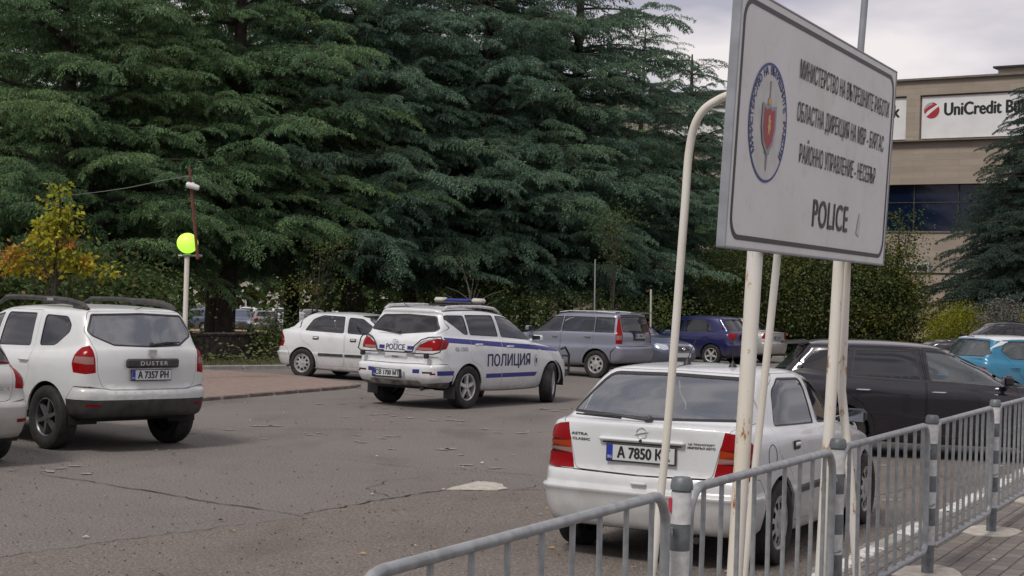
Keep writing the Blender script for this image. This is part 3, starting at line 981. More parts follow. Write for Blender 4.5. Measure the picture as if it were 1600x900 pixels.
# ---- police sport utility ------------------------------------------------------
def police_car():
    root = empty('police_car', 'white police estate with blue stripes, blue and white roof light bar and tail lamp guards', 'police car')
    rows = [(.36, .26, .30, -.66, 3.40, .76, .05, .18, .15, .25, .06, .10),
            (.38, .29, .32, -.80, 3.48, .83, .06, .18, .16, .28, .05, .10),
            (.46, .36, .40, -.885, 3.54, .875, .07, .18, .18, .30, .04, .10),
            (.55, .46, .48, -.93, 3.57, .898, .08, .18, .20, .32, .04, .10),
            (.68, .60, .58, -.94, 3.57, .905, .09, .18, .22, .32, .04, .10),
            (.725, .66, .64, -.925, 3.56, .905, .09, .17, .22, .32, .04, .10),
            (.745, .71, .68, -.870, 3.55, .905, .09, .17, .22, .32, .04, .10),
            (.80, .78, .72, -.862, 3.54, .906, .09, .17, .24, .32, .045, .10),
            (.95, .90, .80, -.868, 3.50, .904, .10, .17, .26, .32, .05, .11),
            (1.10, 1.01, .90, -.850, 3.38, .895, .10, .17, .28, .30, .06, .12),
            (1.165, 1.08, .97, -.815, 3.10, .878, .10, .16, .30, .28, .07, .13),
            (1.195, 1.13, 1.02, -.795, 2.80, .858, .10, .15, .32, .20, .07, .12),
            (1.225, 1.165, 1.07, -.765, 2.45, .838, .10, .14, .34, .16, .07, .06),
            (1.40, 1.36, 1.30, -.645, 2.06, .785, .09, .13, .28, .14, .06, .05),
            (1.56, 1.53, 1.47, -.535, 1.72, .725, .08, .12, .22, .13, .05, .05),
            (1.60, 1.59, 1.53, -.545, 1.56, .690, .08, .12, .20, .13, .05, .05),
            (1.63, 1.63, 1.57, -.545, 1.40, .62, .07, .14, .18, .12, .05, .05),
            (1.655, 1.66, 1.60, -.45, 1.22, .42, .05, .14, .12, .12, .03, .03),
            (1.665, 1.685, 1.61, -.35, 1.05, .20, .02, .10, .08, .10, .0, .0),
            (1.667, 1.69, 1.615, -.30, 1.0, .004, .0, .001, .0, .001, .0, .0)]
    S = Surf(rows, 108)
    rg = arches(.36, 2.68, .40)
    lamp = [('r', .40, .965), ('r', .47, 1.06), ('r', .60, 1.13), ('r', .74, 1.165), ('s', -.66, 1.165), ('s', -.50, 1.115), ('s', -.60, 1.0), ('r', .74, .965), ('r', .55, .955)]
    rg += [('reverse_lamp', [('r', .42, .968), ('r', .45, 1.015), ('r', .70, 1.015), ('r', .70, .97)], 'clear_lens', dict(par='lamp', off=.001)),
           ('tail_light', lamp, 'red_lens', dict(key='lamp', off=.001))]
    rg += rearwin([(0, 1.555), (.56, 1.535), (.70, 1.33), (.66, 1.275), (0, 1.215)], r=.05, g='glass_dark')
    rg += gate([(0, 1.60), (.62, 1.585), (.755, 1.33), (.72, 1.25), (.56, 1.15), (.40, 1.04), (.38, .96), (.57, .93), (.60, .75), (0, .742)], .04)
    rg += [('bumper_reflector', [('r', .72, .60), ('r', .80, .605), ('r', .80, .575), ('r', .72, .57)], 'darkred_lens', dict(off=0))]
    rg += [('quarter_window', inset(rounded([(-.50, 1.50), (-.06, 1.235), (.06, 1.225), (.02, 1.555), (-.42, 1.555)], .05), .014), 'glass_dark', dict(off=.006, thin=True)),
           ('window_seal', rounded([(-.50, 1.50), (-.06, 1.235), (.06, 1.225), (.02, 1.555), (-.42, 1.555)], .05), 'trim', dict(off=.001))]
    rg += win('side_window', [(.10, 1.225), (.94, 1.195), (.88, 1.565), (.06, 1.565)], 'rdoor', .04, g='glass_dark')
    rg += win('side_window', [(1.02, 1.19), (2.06, 1.13), (1.86, 1.30), (1.56, 1.485), (1.28, 1.545), (.96, 1.56)], 'fdoor', .05)
    # blue livery bands are cut from the shell panels themselves
    def band(f, x0, x1, n=8):
        return [(x0 + (x1 - x0) * k / n, f(x0 + (x1 - x0) * k / n)[1]) for k in range(n + 1)] + [(x1 + (x0 - x1) * k / n, f(x1 + (x0 - x1) * k / n)[0]) for k in range(n + 1)]
    up = lambda x: (1.10 - .052 * (x + .5) + (-.02 if x > 2.2 else 0), 1.185 - .052 * (x + .5))
    rg += [('upper_stripe', band(up, -.60, .066), 'ink_blue', dict()), ('upper_stripe', band(up, .074, .976), 'ink_blue', dict(par='rdoor')),
           ('upper_stripe', band(up, .984, 2.176), 'ink_blue', dict(par='fdoor')), ('upper_stripe', band(lambda x: (up(x)[0] + .02, up(x)[1] - .03 * (x - 2.2)), 2.186, 3.0), 'ink_blue', dict())]
    rg += [('lower_stripe', [(.50, .50), (.974, .50), (.974, .575), (.50, .575)], 'ink_blue', dict(par='rdoor')), ('lower_stripe', [(.984, .50), (2.05, .50), (2.13, .575), (.984, .575)], 'ink_blue', dict(par='fdoor')),
           ('rear_stripe', [('r', .82, .565), ('s', -.66, .565), ('s', -.42, .565), ('s', -.40, .64), ('s', -.68, .64), ('r', .82, .64)], 'ink_blue', dict())]
    rg += [('bumper_stripe', [('r', .40, .59), ('r', .53, .592), ('r', .53, .66), ('r', .40, .655)], 'ink_blue', dict()),
           ('fog_lamp', [('r', .58, .59), ('r', .76, .595), ('r', .76, .625), ('r', .58, .622)], 'brake', dict(off=.004))]
    rg += door('rdoor', [(.07, 1.24), (.03, 1.60), (.90, 1.60), (.975, 1.19), (.98, .34), (.46, .34), (.45, .50), (.36, .70), (.07, .80)], r=.05)
    rg += door('fdoor', [(.985, 1.19), (.925, 1.60), (1.30, 1.585), (1.62, 1.515), (1.90, 1.34), (2.15, 1.14), (2.20, 1.0), (2.18, .60), (2.10, .34), (.985, .34)], r=.05)
    rg += [('bumper', [('r', 0, .734), ('r', .62, .742), ('r', .80, .75), ('s', -.58, .74), ('s', -.42, .60), ('s', -.44, .48), ('s', -.50, .45), ('r', .76, .44), ('r', .55, .42), ('r', .48, .47), ('r', 0, .465)], 'paint', dict(c=True)),
           ('lower_bumper', [('r', 0, .462), ('r', .48, .466), ('r', .55, .416), ('r', .76, .436), ('s', -.50, .44), ('s', -.40, .28), ('r', .6, .28), ('r', 0, .28)], 'skid', dict(c=True)),
           ('gap', [('r', 0, .741), ('r', .62, .749), ('r', .80, .757), ('s', -.58, .748), ('s', -.41, .60), ('s', -.40, .30), ('r', .6, .28), ('r', 0, .28)], None, {})]
    rg += windscreen([(0, 1.56), (.58, 1.545), (.76, 1.10), (0, 1.09)])
    rg += [('headlight', [('f', .50, .90), ('f', .74, .93), ('s', 3.02, .93), ('s', 3.14, .78), ('f', .66, .76), ('f', .52, .78)], 'headlamp', dict(off=.001)),
           ('grille', [('f', 0, .86), ('f', .44, .86), ('f', .40, .66), ('f', 0, .64)], 'plastic', dict(c=True, off=.004))]
    mats = MM(paint=M['police_white'], skid=noisy('bumper_cladding', (.30, .30, .29), (.07, .065, .06), 6, .6))
    ob = car_shell(S, rg, root, mats, tg=1, sg=2)
    interior(root, .85, -.55, 2.05, 1.12, 1.15, .40)
    wells(root, .88, .36, 2.68, .34)
    for x in (0, 2.68):
        for sy in (1, -1): wheel(root, x, sy * (.90 if not x else .895), .36, .235, 'five', M, R(24) if x else 0, .225)
    for sy in (1, -1):
        mirror(root, 2.02, sy * .84, 1.17, M['police_white'], M['chrome'], sy, 1.05)
        for key, x, z in (('rdoor', .28, 1.075), ('fdoor', 1.22, 1.035)):
            p, n = S.pt('s', x, z); handle(ob[(key, sy)], x, sy * p[1], z, sy, M['police_white'], .19)
        b = MB()   # roof rail
        pts = [(-.42, 1.625), (-.30, 1.68), (.1, 1.70), (.7, 1.705), (1.1, 1.675), (1.28, 1.60)]
        b.tube([(x, sy * .60, z) for x, z in pts], [.022, .030, .028, .028, .028, .018], 10)
        b.tube([(x, sy * .60, S.pt('t', x, .60)[0][2]) for x in (-.42, -.1, .3, .7, 1.0, 1.24)], .014, 8, 1)
        b.build('roof_rail', [M['alloy'], M['trim']], root)
        # mud flap
        b = MB(); b.box((-.42, sy * .80, .28), (.02, .22, .20)); b.build('mud_flap', M['trim'], root)
        # lamp guard of black tube
        g0 = [(.22, .945), (.37, .945), (.40, 1.04), (.50, 1.14), (.62, 1.185), (.80, 1.20), (.86, 1.12), (.85, .95), (.74, .915), (.45, .915), (.22, .925)]
        pts = []
        for y, z in g0:
            p, n = S.pt('r', min(y, .80), min(z, 1.17)); pts.append((min(p[0] - .045, -.70), sy * y, z))
        b = MB(); b.tube(pts, .011, 8)
        b.box((-.90, sy * .66, .885), (.06, .09, .09), bev=.015)
        b.build('lamp_guard', M['trim'], root)
    b = MB(); b.tube([(-.93, y, .925) for y in (-.24, 0, .24)], .011, 8); b.build('guard_tube', M['trim'], root)
    g = ob[('gate', 0)]
    plate(root, -.945, .115, .575, 0, '\u0421\u0412 1700 \u041c\u0422')
    b = MB(); b.box((-.946, -.23, .57), (.02, .035, .09), bev=.006); b.box((-.93, .12, .575), (.03, .62, .15), 1, bev=.02); b.build('plate_recess', [M['grey_text'], M['plastic']], root)
    wiper(g, (-.79, -.02, 1.262), (-.775, .42, 1.30))
    b = MB()
    b.tube([(-.878, .035 * math.cos(a) * 1.5, 1.095 + .036 * math.sin(a)) for a in np.linspace(0, 2 * PI, 24, endpoint=False)], .005, 6, closed=True)
    b.tube([(-.88, 0, 1.06), (-.88, 0, 1.13)], .006, 6)
    b.build('badge', M['chrome'], g)
    b = MB(); b.box((-.872, .0, .855), (.02, .16, .035), 0, bev=.01); b.box((-.884, 0, .85), (.004, .12, .012), 1); b.build('gate_handle', [M['police_white'], M['trim']], g)
    surf_text(S, 'police_lettering', 'POLICE', 'r', .01, 1.0, .092, M['navy_text'], g, xs=.92, bold=.003, tilt=0)
    for y0, y1 in ((.235, .355), (-.235, -.36)):
        surf_patch(S, 'tailgate_stripe', [(y0, .97), (y1, .97), (y1, 1.03), (y0, 1.03)], 'r', M['ink_blue'], g, off=.002)
    surf_text(S, 'model_lettering', 'HAVAL', 'r', -.46, .845, .022, M['chrome'], g, xs=1.6, bold=.001)
    for sy in (-1, 1):
        # lettering spans both doors
        surf_text(S, 'police_lettering', '\u041f\u041e\u041b\u0418\u0426\u0418\u042f', 's', 1.20, .785, .195, M['navy_text'], root, side=sy, xs=.97, bold=.007, off=.004)
        surf_text(S, 'fleet_number', '02-1503', 's', -.20 if sy < 0 else -.20, .99, .065, M['grey_text'], root, side=sy, xs=1.1, bold=.003)
        c = []
        q = surf_patch(S, 'door_emblem', [(2.07 + .062 * math.cos(a), .775 + .105 * math.sin(a)) for a in np.linspace(0, 2 * PI, 24, endpoint=False)], 's', M['grey_text'], root, side=sy, off=.003)
        surf_patch(S, 'emblem_disc', [(2.07 + .046 * math.cos(a), .775 + .088 * math.sin(a)) for a in np.linspace(0, 2 * PI, 24, endpoint=False)], 's', M['police_white'], q, side=sy, off=.005)
        surf_patch(S, 'emblem_shield', [(2.045, .82), (2.095, .82), (2.098, .76), (2.07, .71), (2.042, .76)], 's', M['navy_text'], q, side=sy, off=.007)
    # light bar on cross bars
    b = MB()
    for x in (.82, 1.02): b.tube([(x, -.60, 1.71), (x, .60, 1.71)], .014, 8)
    b.build('cross_bar', M['trim'], root)
    b = MB()
    b.box((.93, 0, 1.755), (.24, .66, .05), 1, bev=.02)
    b.box((.93, 0, 1.80), (.20, .50, .06), 0, bev=.02)
    lb = b.build('light_bar', [M['ink_blue'], M['plastic']], root)
    for sy in (1, -1):
        b = MB()
        b.box((.93, sy * .40, 1.80), (.20, .22, .09), 0, bev=.038)
        b.box((.93, sy * .40, 1.752), (.18, .17, .03), 1, bev=.01)
        b.build('speaker_horn', [mat('cream_plastic', (.42, .41, .37), .45), M['plastic']], lb)
    b = MB(); b.tube([(-.30, .18, 1.66), (-.44, .18, 1.73)], .005, 6); b.lathe([(.018, 0), (.01, .02), (0, .02)], 10, 0, Matrix.Translation((-.30, .18, 1.655))); b.build('aerial', M['trim'], root)
    # push bar at the front
    b = MB()
    for sy in (1, -1): b.tube([(3.50, sy * .62, .45), (3.66, sy * .62, .50), (3.66, sy * .62, .85), (3.55, sy * .60, .98), (3.40, sy * .60, .95)], .022, 8)
    for z in (.55, .82): b.tube([(3.66, -.62, z), (3.68, 0, z), (3.66, .62, z)], .018, 8)
    b.build('push_bar', M['trim'], root)
    b = MB(); b.tube([(-.80, -.50, .33), (-.62, -.50, .36)], .03, 10); b.box((-.50, 0, .37), (.35, 1.1, .10), 0, bev=.03); b.build('exhaust_pipe', M['brake'], root)
    return root

# ---- white sport utility with black roof rails ----------------------------------
def suv_white():
    root = empty('sport_utility', 'white sport utility with black roof rails and a black strip over its number plate', 'sport utility car')
    rows = [(.38, .30, .30, -.50, 3.30, .76, .04, .18, .15, .25, .06, .10),
            (.40, .33, .32, -.70, 3.38, .84, .05, .18, .16, .28, .05, .10),
            (.45, .38, .38, -.77, 3.44, .875, .12, .18, .18, .30, .04, .10),
            (.58, .50, .48, -.80, 3.47, .898, .14, .18, .20, .32, .04, .10),
            (.605, .56, .54, -.80, 3.47, .902, .14, .18, .22, .32, .04, .10),
            (.64, .60, .58, -.805, 3.46, .905, .14, .18, .22, .32, .04, .10),
            (.70, .66, .64, -.80, 3.45, .905, .14, .18, .22, .32, .04, .10),
            (.72, .72, .68, -.775, 3.44, .906, .14, .18, .22, .32, .04, .10),
            (.78, .78, .72, -.770, 3.43, .908, .14, .18, .24, .32, .04, .10),
            (.95, .90, .80, -.775, 3.40, .908, .15, .18, .26, .32, .045, .11),
            (1.08, .98, .90, -.765, 3.30, .90, .15, .18, .28, .30, .05, .12),
            (1.16, 1.06, .98, -.745, 3.05, .875, .15, .17, .30, .28, .06, .13),
            (1.19, 1.10, 1.02, -.725, 2.75, .85, .15, .16, .32, .20, .06, .12),
            (1.22, 1.14, 1.07, -.705, 2.42, .832, .15, .16, .34, .16, .06, .06),
            (1.40, 1.35, 1.30, -.60, 2.05, .785, .14, .15, .28, .14, .05, .05),
            (1.55, 1.53, 1.50, -.50, 1.72, .735, .12, .14, .22, .13, .05, .05),
            (1.585, 1.58, 1.56, -.47, 1.55, .70, .12, .14, .20, .13, .05, .05),
            (1.61, 1.615, 1.59, -.42, 1.40, .62, .10, .14, .18, .12, .05, .05),
            (1.625, 1.64, 1.61, -.30, 1.22, .42, .06, .14, .12, .12, .03, .03),
            (1.632, 1.65, 1.62, -.20, 1.05, .20, .02, .10, .08, .10, .0, .0),
            (1.634, 1.652, 1.622, -.18, 1.0, .004, .0, .001, .0, .001, .0, .0)]
    S = Surf(rows, 108)
    rg = arches(.362, 2.673, .415)
    lamp = [('r', .70, 1.20), ('s', -.575, 1.20), ('s', -.52, 1.18), ('s', -.485, 1.10), ('s', -.47, 1.0), ('s', -.51, .90), ('r', .78, .885), ('r', .675, .90), ('r', .68, 1.05)]
    rg += [('reverse_lamp', [('r', .70, 1.075), ('r', .78, 1.08), ('s', -.50, 1.08), ('s', -.50, 1.01), ('r', .78, .995), ('r', .70, .995)], 'clear_lens', dict(par='lamp', off=.001)),
           ('tail_light', lamp, 'red_lens', dict(key='lamp', off=.001))]
    rg += rearwin([(0, 1.575), (.60, 1.555), (.69, 1.365), (.66, 1.305), (.44, 1.20), (0, 1.185)], r=.025, g='glass_sheen')
    rg += gate([(0, 1.60), (.62, 1.585), (.712, 1.36), (.69, 1.285), (.66, 1.10), (.66, .90), (.60, .73), (.50, .712), (0, .712)], .05)
    rg += [('quarter_window', inset(rounded([(-.25, 1.42), (-.25, 1.34), (-.03, 1.18), (.29, 1.165), (.30, 1.53), (-.14, 1.52)], .05), .012), 'glass_dark', dict(off=.006, thin=True)),
           ('window_seal', rounded([(-.25, 1.42), (-.25, 1.34), (-.03, 1.18), (.29, 1.165), (.30, 1.53), (-.14, 1.52)], .05), 'trim', dict(off=.001))]
    rg += win('side_window', [(.48, 1.155), (1.22, 1.135), (1.18, 1.535), (.50, 1.54)], 'rdoor', .04, g='glass_dark')
    rg += win('side_window', [(1.31, 1.13), (2.04, 1.09), (1.80, 1.34), (1.60, 1.475), (1.28, 1.53)], 'fdoor', .05)
    rg += door('rdoor', [(.385, 1.16), (.40, 1.575), (1.22, 1.57), (1.26, 1.13), (1.27, .40), (.50, .40), (.50, .52), (.46, .72), (.385, .85)], r=.05)
    rg += door('fdoor', [(1.28, 1.13), (1.24, 1.57), (1.62, 1.53), (1.90, 1.34), (2.12, 1.11), (2.17, .95), (2.15, .40), (1.28, .40)], r=.05)
    rg += [('fog_reflector', [('r', .62, .515), ('r', .78, .52), ('r', .78, .55), ('r', .62, .545)], 'darkred_lens', {}),
           ('bumper', [('r', 0, .704), ('r', .50, .704), ('r', .62, .725), ('s', -.52, .74), ('s', -.40, .60), ('r', .70, .595), ('r', 0, .600)], 'paint', dict(c=True)),
           ('lower_bumper', [('r', 0, .60), ('r', .70, .595), ('s', -.40, .60), ('s', -.37, .33), ('r', .6, .33), ('r', 0, .33)], 'plastic', dict(c=True)),
           ('gap', [('r', 0, .710), ('r', .50, .710), ('r', .62, .732), ('s', -.52, .748), ('s', -.39, .60), ('s', -.37, .33), ('r', 0, .33)], None, {})]
    rg += [('sill_cladding', [(.37, .42), (2.30, .42), (2.32, .28), (.35, .28)], 'plastic', {})]
    rg += windscreen([(0, 1.58), (.58, 1.56), (.76, 1.10), (0, 1.085)])
    rg += [('headlight', [('f', .50, .90), ('f', .74, .93), ('s', 3.02, .93), ('s', 3.10, .78), ('f', .66, .76), ('f', .52, .78)], 'headlamp', dict(off=.001)),
           ('grille', [('f', 0, .86), ('f', .44, .86), ('f', .40, .66), ('f', 0, .64)], 'plastic', dict(c=True, off=.004))]
    ob = car_shell(S, rg, root, MM(paint=M['duster_white']), tg=1, sg=2)
    interior(root, .85, -.5, 2.0, 1.10, 1.2, .42)
    wells(root, .88, .362, 2.673, .36)
    for x in (0, 2.673):
        for sy in (1, -1): wheel(root, x, sy * .905, .362, .23, 'six', M, 0, .222)
    for sy in (1, -1):
        mirror(root, 2.0, sy * .84, 1.17, M['trim'], M['chrome'], sy, 1.3)
        for key, x, z in (('rdoor', .50, 1.0), ('fdoor', 1.45, .99)):
            p, n = S.pt('s', x, z); handle(ob[(key, sy)], x, sy * p[1], z, sy, M['duster_white'], .19)
        b = MB()
        b.tube([(-.34, sy * .585, 1.600), (-.22, sy * .59, 1.650), (.02, sy * .60, 1.682), (.4, sy * .60, 1.700)], [.022, .036, .040, .040], 10)
        b.tube([(.4, sy * .60, 1.700), (1.0, sy * .60, 1.712), (1.5, sy * .58, 1.70), (1.72, sy * .56, 1.62)], [.030, .028, .03, .02], 10)
        b.box((.42, sy * .60, 1.695), (.36, .075, .075), 0, bev=.02)
        b.box((.40, sy * .640, 1.70), (.14, .006, .032), 1)
        b.box((-.18, sy * .60, 1.625), (.26, .05, .06), 0, bev=.02)
        b.build('roof_rail', [M['plastic'], M['chrome']], root)
    g = ob[('gate', 0)]
    b = MB(); b.box((-.785, 0, 1.01), (.045, .70, .105), 0, bev=.018); bar = b.build('number_strip', M['plastic'], g)
    T = Matrix(((0, 0, -1, -.8085), (-1, 0, 0, 0), (0, 1, 0, 1.008), (0, 0, 0, 1)))
    text_obj('model_lettering', 'DUSTER', M['chrome'], bar, T @ Matrix.Translation((0, 0, .003)), .045, 1.35, .003, space=1.25)
    plate(g, -.79, .02, .875, 0, '\u0410 7357 \u0420\u041d')
    b = MB()
    T = Matrix(((0, 0, -1, -.768), (-1, 0, 0, 0), (0, 1, 0, 1.125), (0, 0, 0, 1)))
    b.prism([(-.055, .04), (.055, .04), (.052, -.015), (.025, -.045), (-.025, -.045), (-.052, -.015)], 0, .014, 0, T)
    b.prism([(-.040, .022), (.040, .022), (.038, .004), (-.038, .004)], .014, .016, 1, T)
    b.build('badge', [M['chrome'], M['grey_text']], g)
    b = MB(); b.box((-.60, -.80, .66), (.02, .07, .05), 0, bev=.01); b.build('sensor', M['plastic'], root)
    wiper(g, (-.69, -.03, 1.215), (-.655, -.40, 1.245))
    b = MB(); b.tube([(-.36, 0, 1.61), (-.52, 0, 1.64)], .004, 6); b.build('aerial', M['trim'], root)
    return root

# ---- tall compact estate, lilac grey ----------------------------------------------
def tall_estate():
    root = empty('compact_estate', 'lilac grey boxy estate with tall red tail lamps and a roof spoiler', 'estate car')
    rows = [(.36, .26, .30, -.50, 3.20, .70, .04, .14, .15, .25, .06, .10),
            (.38, .29, .32, -.66, 3.26, .78, .05, .14, .16, .28, .05, .10),
            (.46, .36, .40, -.73, 3.30, .815, .06, .14, .18, .30, .03, .10),
            (.60, .50, .48, -.76, 3.32, .835, .07, .14, .20, .32, .03, .10),
            (.735, .66, .58, -.76, 3.32, .842, .07, .14, .22, .32, .03, .10),
            (.765, .70, .64, -.745, 3.31, .842, .07, .13, .22, .32, .03, .10),
            (.785, .745, .68, -.685, 3.30, .835, .05, .12, .22, .32, .03, .10),
            (.83, .78, .72, -.675, 3.28, .822, .05, .11, .24, .32, .02, .10),
            (1.00, .96, .80, -.675, 3.22, .820, .05, .10, .26, .32, .02, .11),
            (1.07, 1.05, .90, -.665, 3.00, .815, .05, .10, .28, .30, .02, .12),
            (1.095, 1.075, .96, -.655, 2.60, .805, .05, .10, .30, .22, .02, .10),
            (1.12, 1.10, 1.02, -.648, 2.25, .795, .05, .10, .34, .16, .02, .06),
            (1.32, 1.28, 1.24, -.60, 1.85, .755, .05, .10, .28, .14, .02, .05),
            (1.48, 1.46, 1.44, -.555, 1.52, .715, .05, .10, .22, .13, .02, .05),
            (1.52, 1.50, 1.49, -.55, 1.40, .695, .05, .10, .20, .13, .02, .05),
            (1.545, 1.545, 1.53, -.52, 1.26, .62, .05, .12, .18, .12, .02, .05),
            (1.56, 1.565, 1.55, -.45, 1.12, .42, .03, .12, .12, .12, .02, .03),
            (1.565, 1.575, 1.555, -.40, 1.0, .20, .02, .10, .08, .10, .0, .0),
            (1.566, 1.577, 1.556, -.38, .98, .004, .0, .001, .0, .001, .0, .0)]
    S = Surf(rows, 96)
    rg = arches(.33, 2.46, .385)
    lamp = [('r', .63, 1.49), ('s', -.50, 1.49), ('s', -.53, 1.10), ('s', -.54, .84), ('r', .68, .84), ('r', .645, 1.10)]
    rg += [('reverse_lamp', [('r', .665, 1.05), ('s', -.545, 1.05), ('s', -.545, .93), ('r', .67, .93)], 'clear_lens', dict(par='lamp')),
           ('tail_light', lamp, 'red_lens', dict(key='lamp', off=-.006))]
    rg += rearwin([(0, 1.50), (.60, 1.49), (.62, 1.12), (0, 1.11)], r=.05, g='glass_dark')
    rg += gate([(0, 1.53), (.625, 1.52), (.64, 1.10), (.66, .80), (0, .795)], .03)
    rg += [('quarter_window', inset([(-.46, 1.11), (.06, 1.105), (.06, 1.455), (-.45, 1.455)], .012), 'glass', dict(off=.006, thin=True)),
           ('window_seal', [(-.47, 1.10), (.07, 1.095), (.07, 1.47), (-.46, 1.47)], 'trim', dict(off=.001))]
    rg += win('side_window', [(.09, 1.10), (1.00, 1.09), (.97, 1.465), (.09, 1.465)], 'rdoor', .03)
    rg += win('side_window', [(1.03, 1.09), (1.92, 1.05), (1.60, 1.32), (1.38, 1.43), (1.0, 1.465)], 'fdoor', .04)
    rg += door('rdoor', [(.08, 1.10), (.08, 1.495), (1.0, 1.495), (1.015, .34), (.44, .34), (.42, .56), (.30, .72), (.09, .78)], r=.03)
    rg += door('fdoor', [(1.02, 1.10), (1.01, 1.495), (1.40, 1.47), (1.66, 1.33), (1.98, 1.06), (2.02, .80), (2.0, .34), (1.025, .34)], r=.04)
    rg += [('bumper', [('r', 0, .772), ('r', .66, .775), ('s', -.56, .775), ('s', -.42, .62), ('s', -.40, .30), ('r', .5, .3), ('r', 0, .3)], 'paint', dict(c=True)),
           ('gap', [('r', 0, .782), ('r', .66, .785), ('s', -.56, .785), ('s', -.40, .64), ('s', -.38, .30), ('r', 0, .3)], None, {})]
    rg += windscreen([(0, 1.50), (.58, 1.49), (.72, 1.05), (0, 1.035)])
    rg += [('headlight', [('f', .46, .84), ('f', .70, .86), ('s', 2.95, .86), ('s', 3.0, .70), ('f', .60, .70)], 'headlamp', dict(off=.001))]
    ob = car_shell(S, rg, root, MM(paint=M['lilac']))
    interior(root, .78, -.55, 1.85, 1.05, 1.0)
    wells(root, .80, .33, 2.46)
    for x in (0, 2.46):
        for sy in (1, -1): wheel(root, x, sy * .83, .33, .20, 'cover7', M, 0, .215)
    for sy in (1, -1):
        mirror(root, 1.88, sy * .80, 1.13, M['lilac'], M['chrome'], sy, 1.1)
        for key, x, z in (('rdoor', .24, .99), ('fdoor', 1.18, .97)):
            p, n = S.pt('s', x, z); handle(ob[(key, sy)], x, sy * p[1], z, sy, M['lilac'], .16)
        b = MB(); b.tube([(-.40, sy * .60, 1.575), (.2, sy * .61, 1.60), (.9, sy * .60, 1.59), (1.2, sy * .59, 1.55)], .014, 8); b.build('roof_rail', M['alloy'], root)
    g = ob[('gate', 0)]
    plate(g, -.695, -.08, 1.03, 0, '\u0410 1246 \u041a\u0422', w_=.46)
    b = MB(); b.box((-.672, -.08, 1.03), (.02, .56, .22), 0, bev=.03); b.build('plate_recess', M['plastic'], g)
    b = MB()
    b.add([(-.52, -.60, 1.56), (-.52, .60, 1.56), (-.78, .56, 1.585), (-.78, -.56, 1.585), (-.50, -.60, 1.60), (-.50, .60, 1.60), (-.79, .55, 1.605), (-.79, -.55, 1.605)],
          [(3, 2, 1, 0), (4, 5, 6, 7), (0, 1, 5, 4), (1, 2, 6, 5), (2, 3, 7, 6), (3, 0, 4, 7)])
    b.build('roof_spoiler', [M['lilac']], g)
    wiper(g, (-.65, -.1, 1.13), (-.635, .30, 1.15))
    return root

# ---- compact description for the other cars -------------------------------------------
def mkrows(ro, wb, fo, W, H, belt, tail, xg0, xg1, cowl, xw, lip=.02, hood=.78, bz=.66, Wt=.76, Wr=.66, rr=.16, br=.10, low=.24, deck=None):
    """ro rear overhang, xg0/xg1 foot and top of the rear glass, cowl/xw foot and top of the windscreen, tail height of the rear deck"""
    xf = wb + fo; r0 = -ro
    D = deck if deck is not None else r0 + .10
    R_ = [(low + .03, low - .04, low - .03, r0 + .22, xf - .22, W - .11, .05, rr, .14, .26, .06, .09),
          (low + .06, low, low, r0 + .09, xf - .10, W - .05, .06, rr, .16, .28, .04, .09),
          (.40, .36, .34, r0 + .03, xf - .03, W - .018, .08, rr, .18, .30, .035, .09),
          (bz - .12, .52, .46, r0, xf, W - .002, .09, rr, .20, .32, .03, .09),
          (bz - .02, .60, .54, r0, xf, W, .09, rr, .21, .32, .03, .09),
          (bz, .64, .58, r0 + .02, xf - .01, W, .09, rr, .21, .32, .03, .09),
          (bz + .02, .68, .62, r0 + .05, xf - .03, W, .09, rr, .22, .32, .03, .09),
          (bz + .10, .76, .67, r0 + .055, xf - .06, W, br, rr, .24, .32, .035, .10),
          ((bz + .1 + tail) / 2, (belt + .76) / 2, .71, r0 + .055, xf - .11, W - .004, br, rr, .26, .30, .045, .11),
          (tail - .05, belt - .08, hood, r0 + .07, xf - .30, W - .018, br, rr * .9, .30, .26, .055, .13),
          (tail - .01, belt - .035, hood + .05, D, xf - .60, W - .042, br, rr * .8, .31, .22, .065, .12),
          (tail + .01, belt, (hood + .05 + belt) / 2, (D + xg0) / 2, (xf + cowl) / 2, W - .062, .09, rr * .75, .32, .18, .065, .10),
          (tail + .03, belt + .03, belt - .02, xg0, cowl, W - .08, .09, rr * .7, .34, .15, .065, .06)]
    t0, t1 = tail + .03, H - .085
    for u in (.5, .88):
        R_.append((t0 + (t1 - t0) * u, belt + .03 + (t1 - .01 - belt - .03) * u, belt - .02 + (t1 - belt) * u, xg0 + (xg1 - xg0) * u, cowl + (xw - cowl) * u, W - .08 + (Wr + .02 - W + .08) * u, .09, .11, .34 - .12 * u, .13, .055, .05))
    R_ += [(H - .075, H - .075, H - .085, xg1, xw, Wr, .09, .10, .20, .13, .05, .05),
           (H - .045, H - .035, H - .05, xg1 + .10, xw - .16, Wr - .09, .06, .12, .15, .12, .05, .05),
           (H - .02, H - .006, H - .03, xg1 + .26, xw - .32, Wr * .5, .03, .10, .08, .10, .0, .0),
           (H - .018, H, H - .026, xg1 + .30, xw - .36, .004, .0, .001, .0, .001, .0, .0)]
    return R_

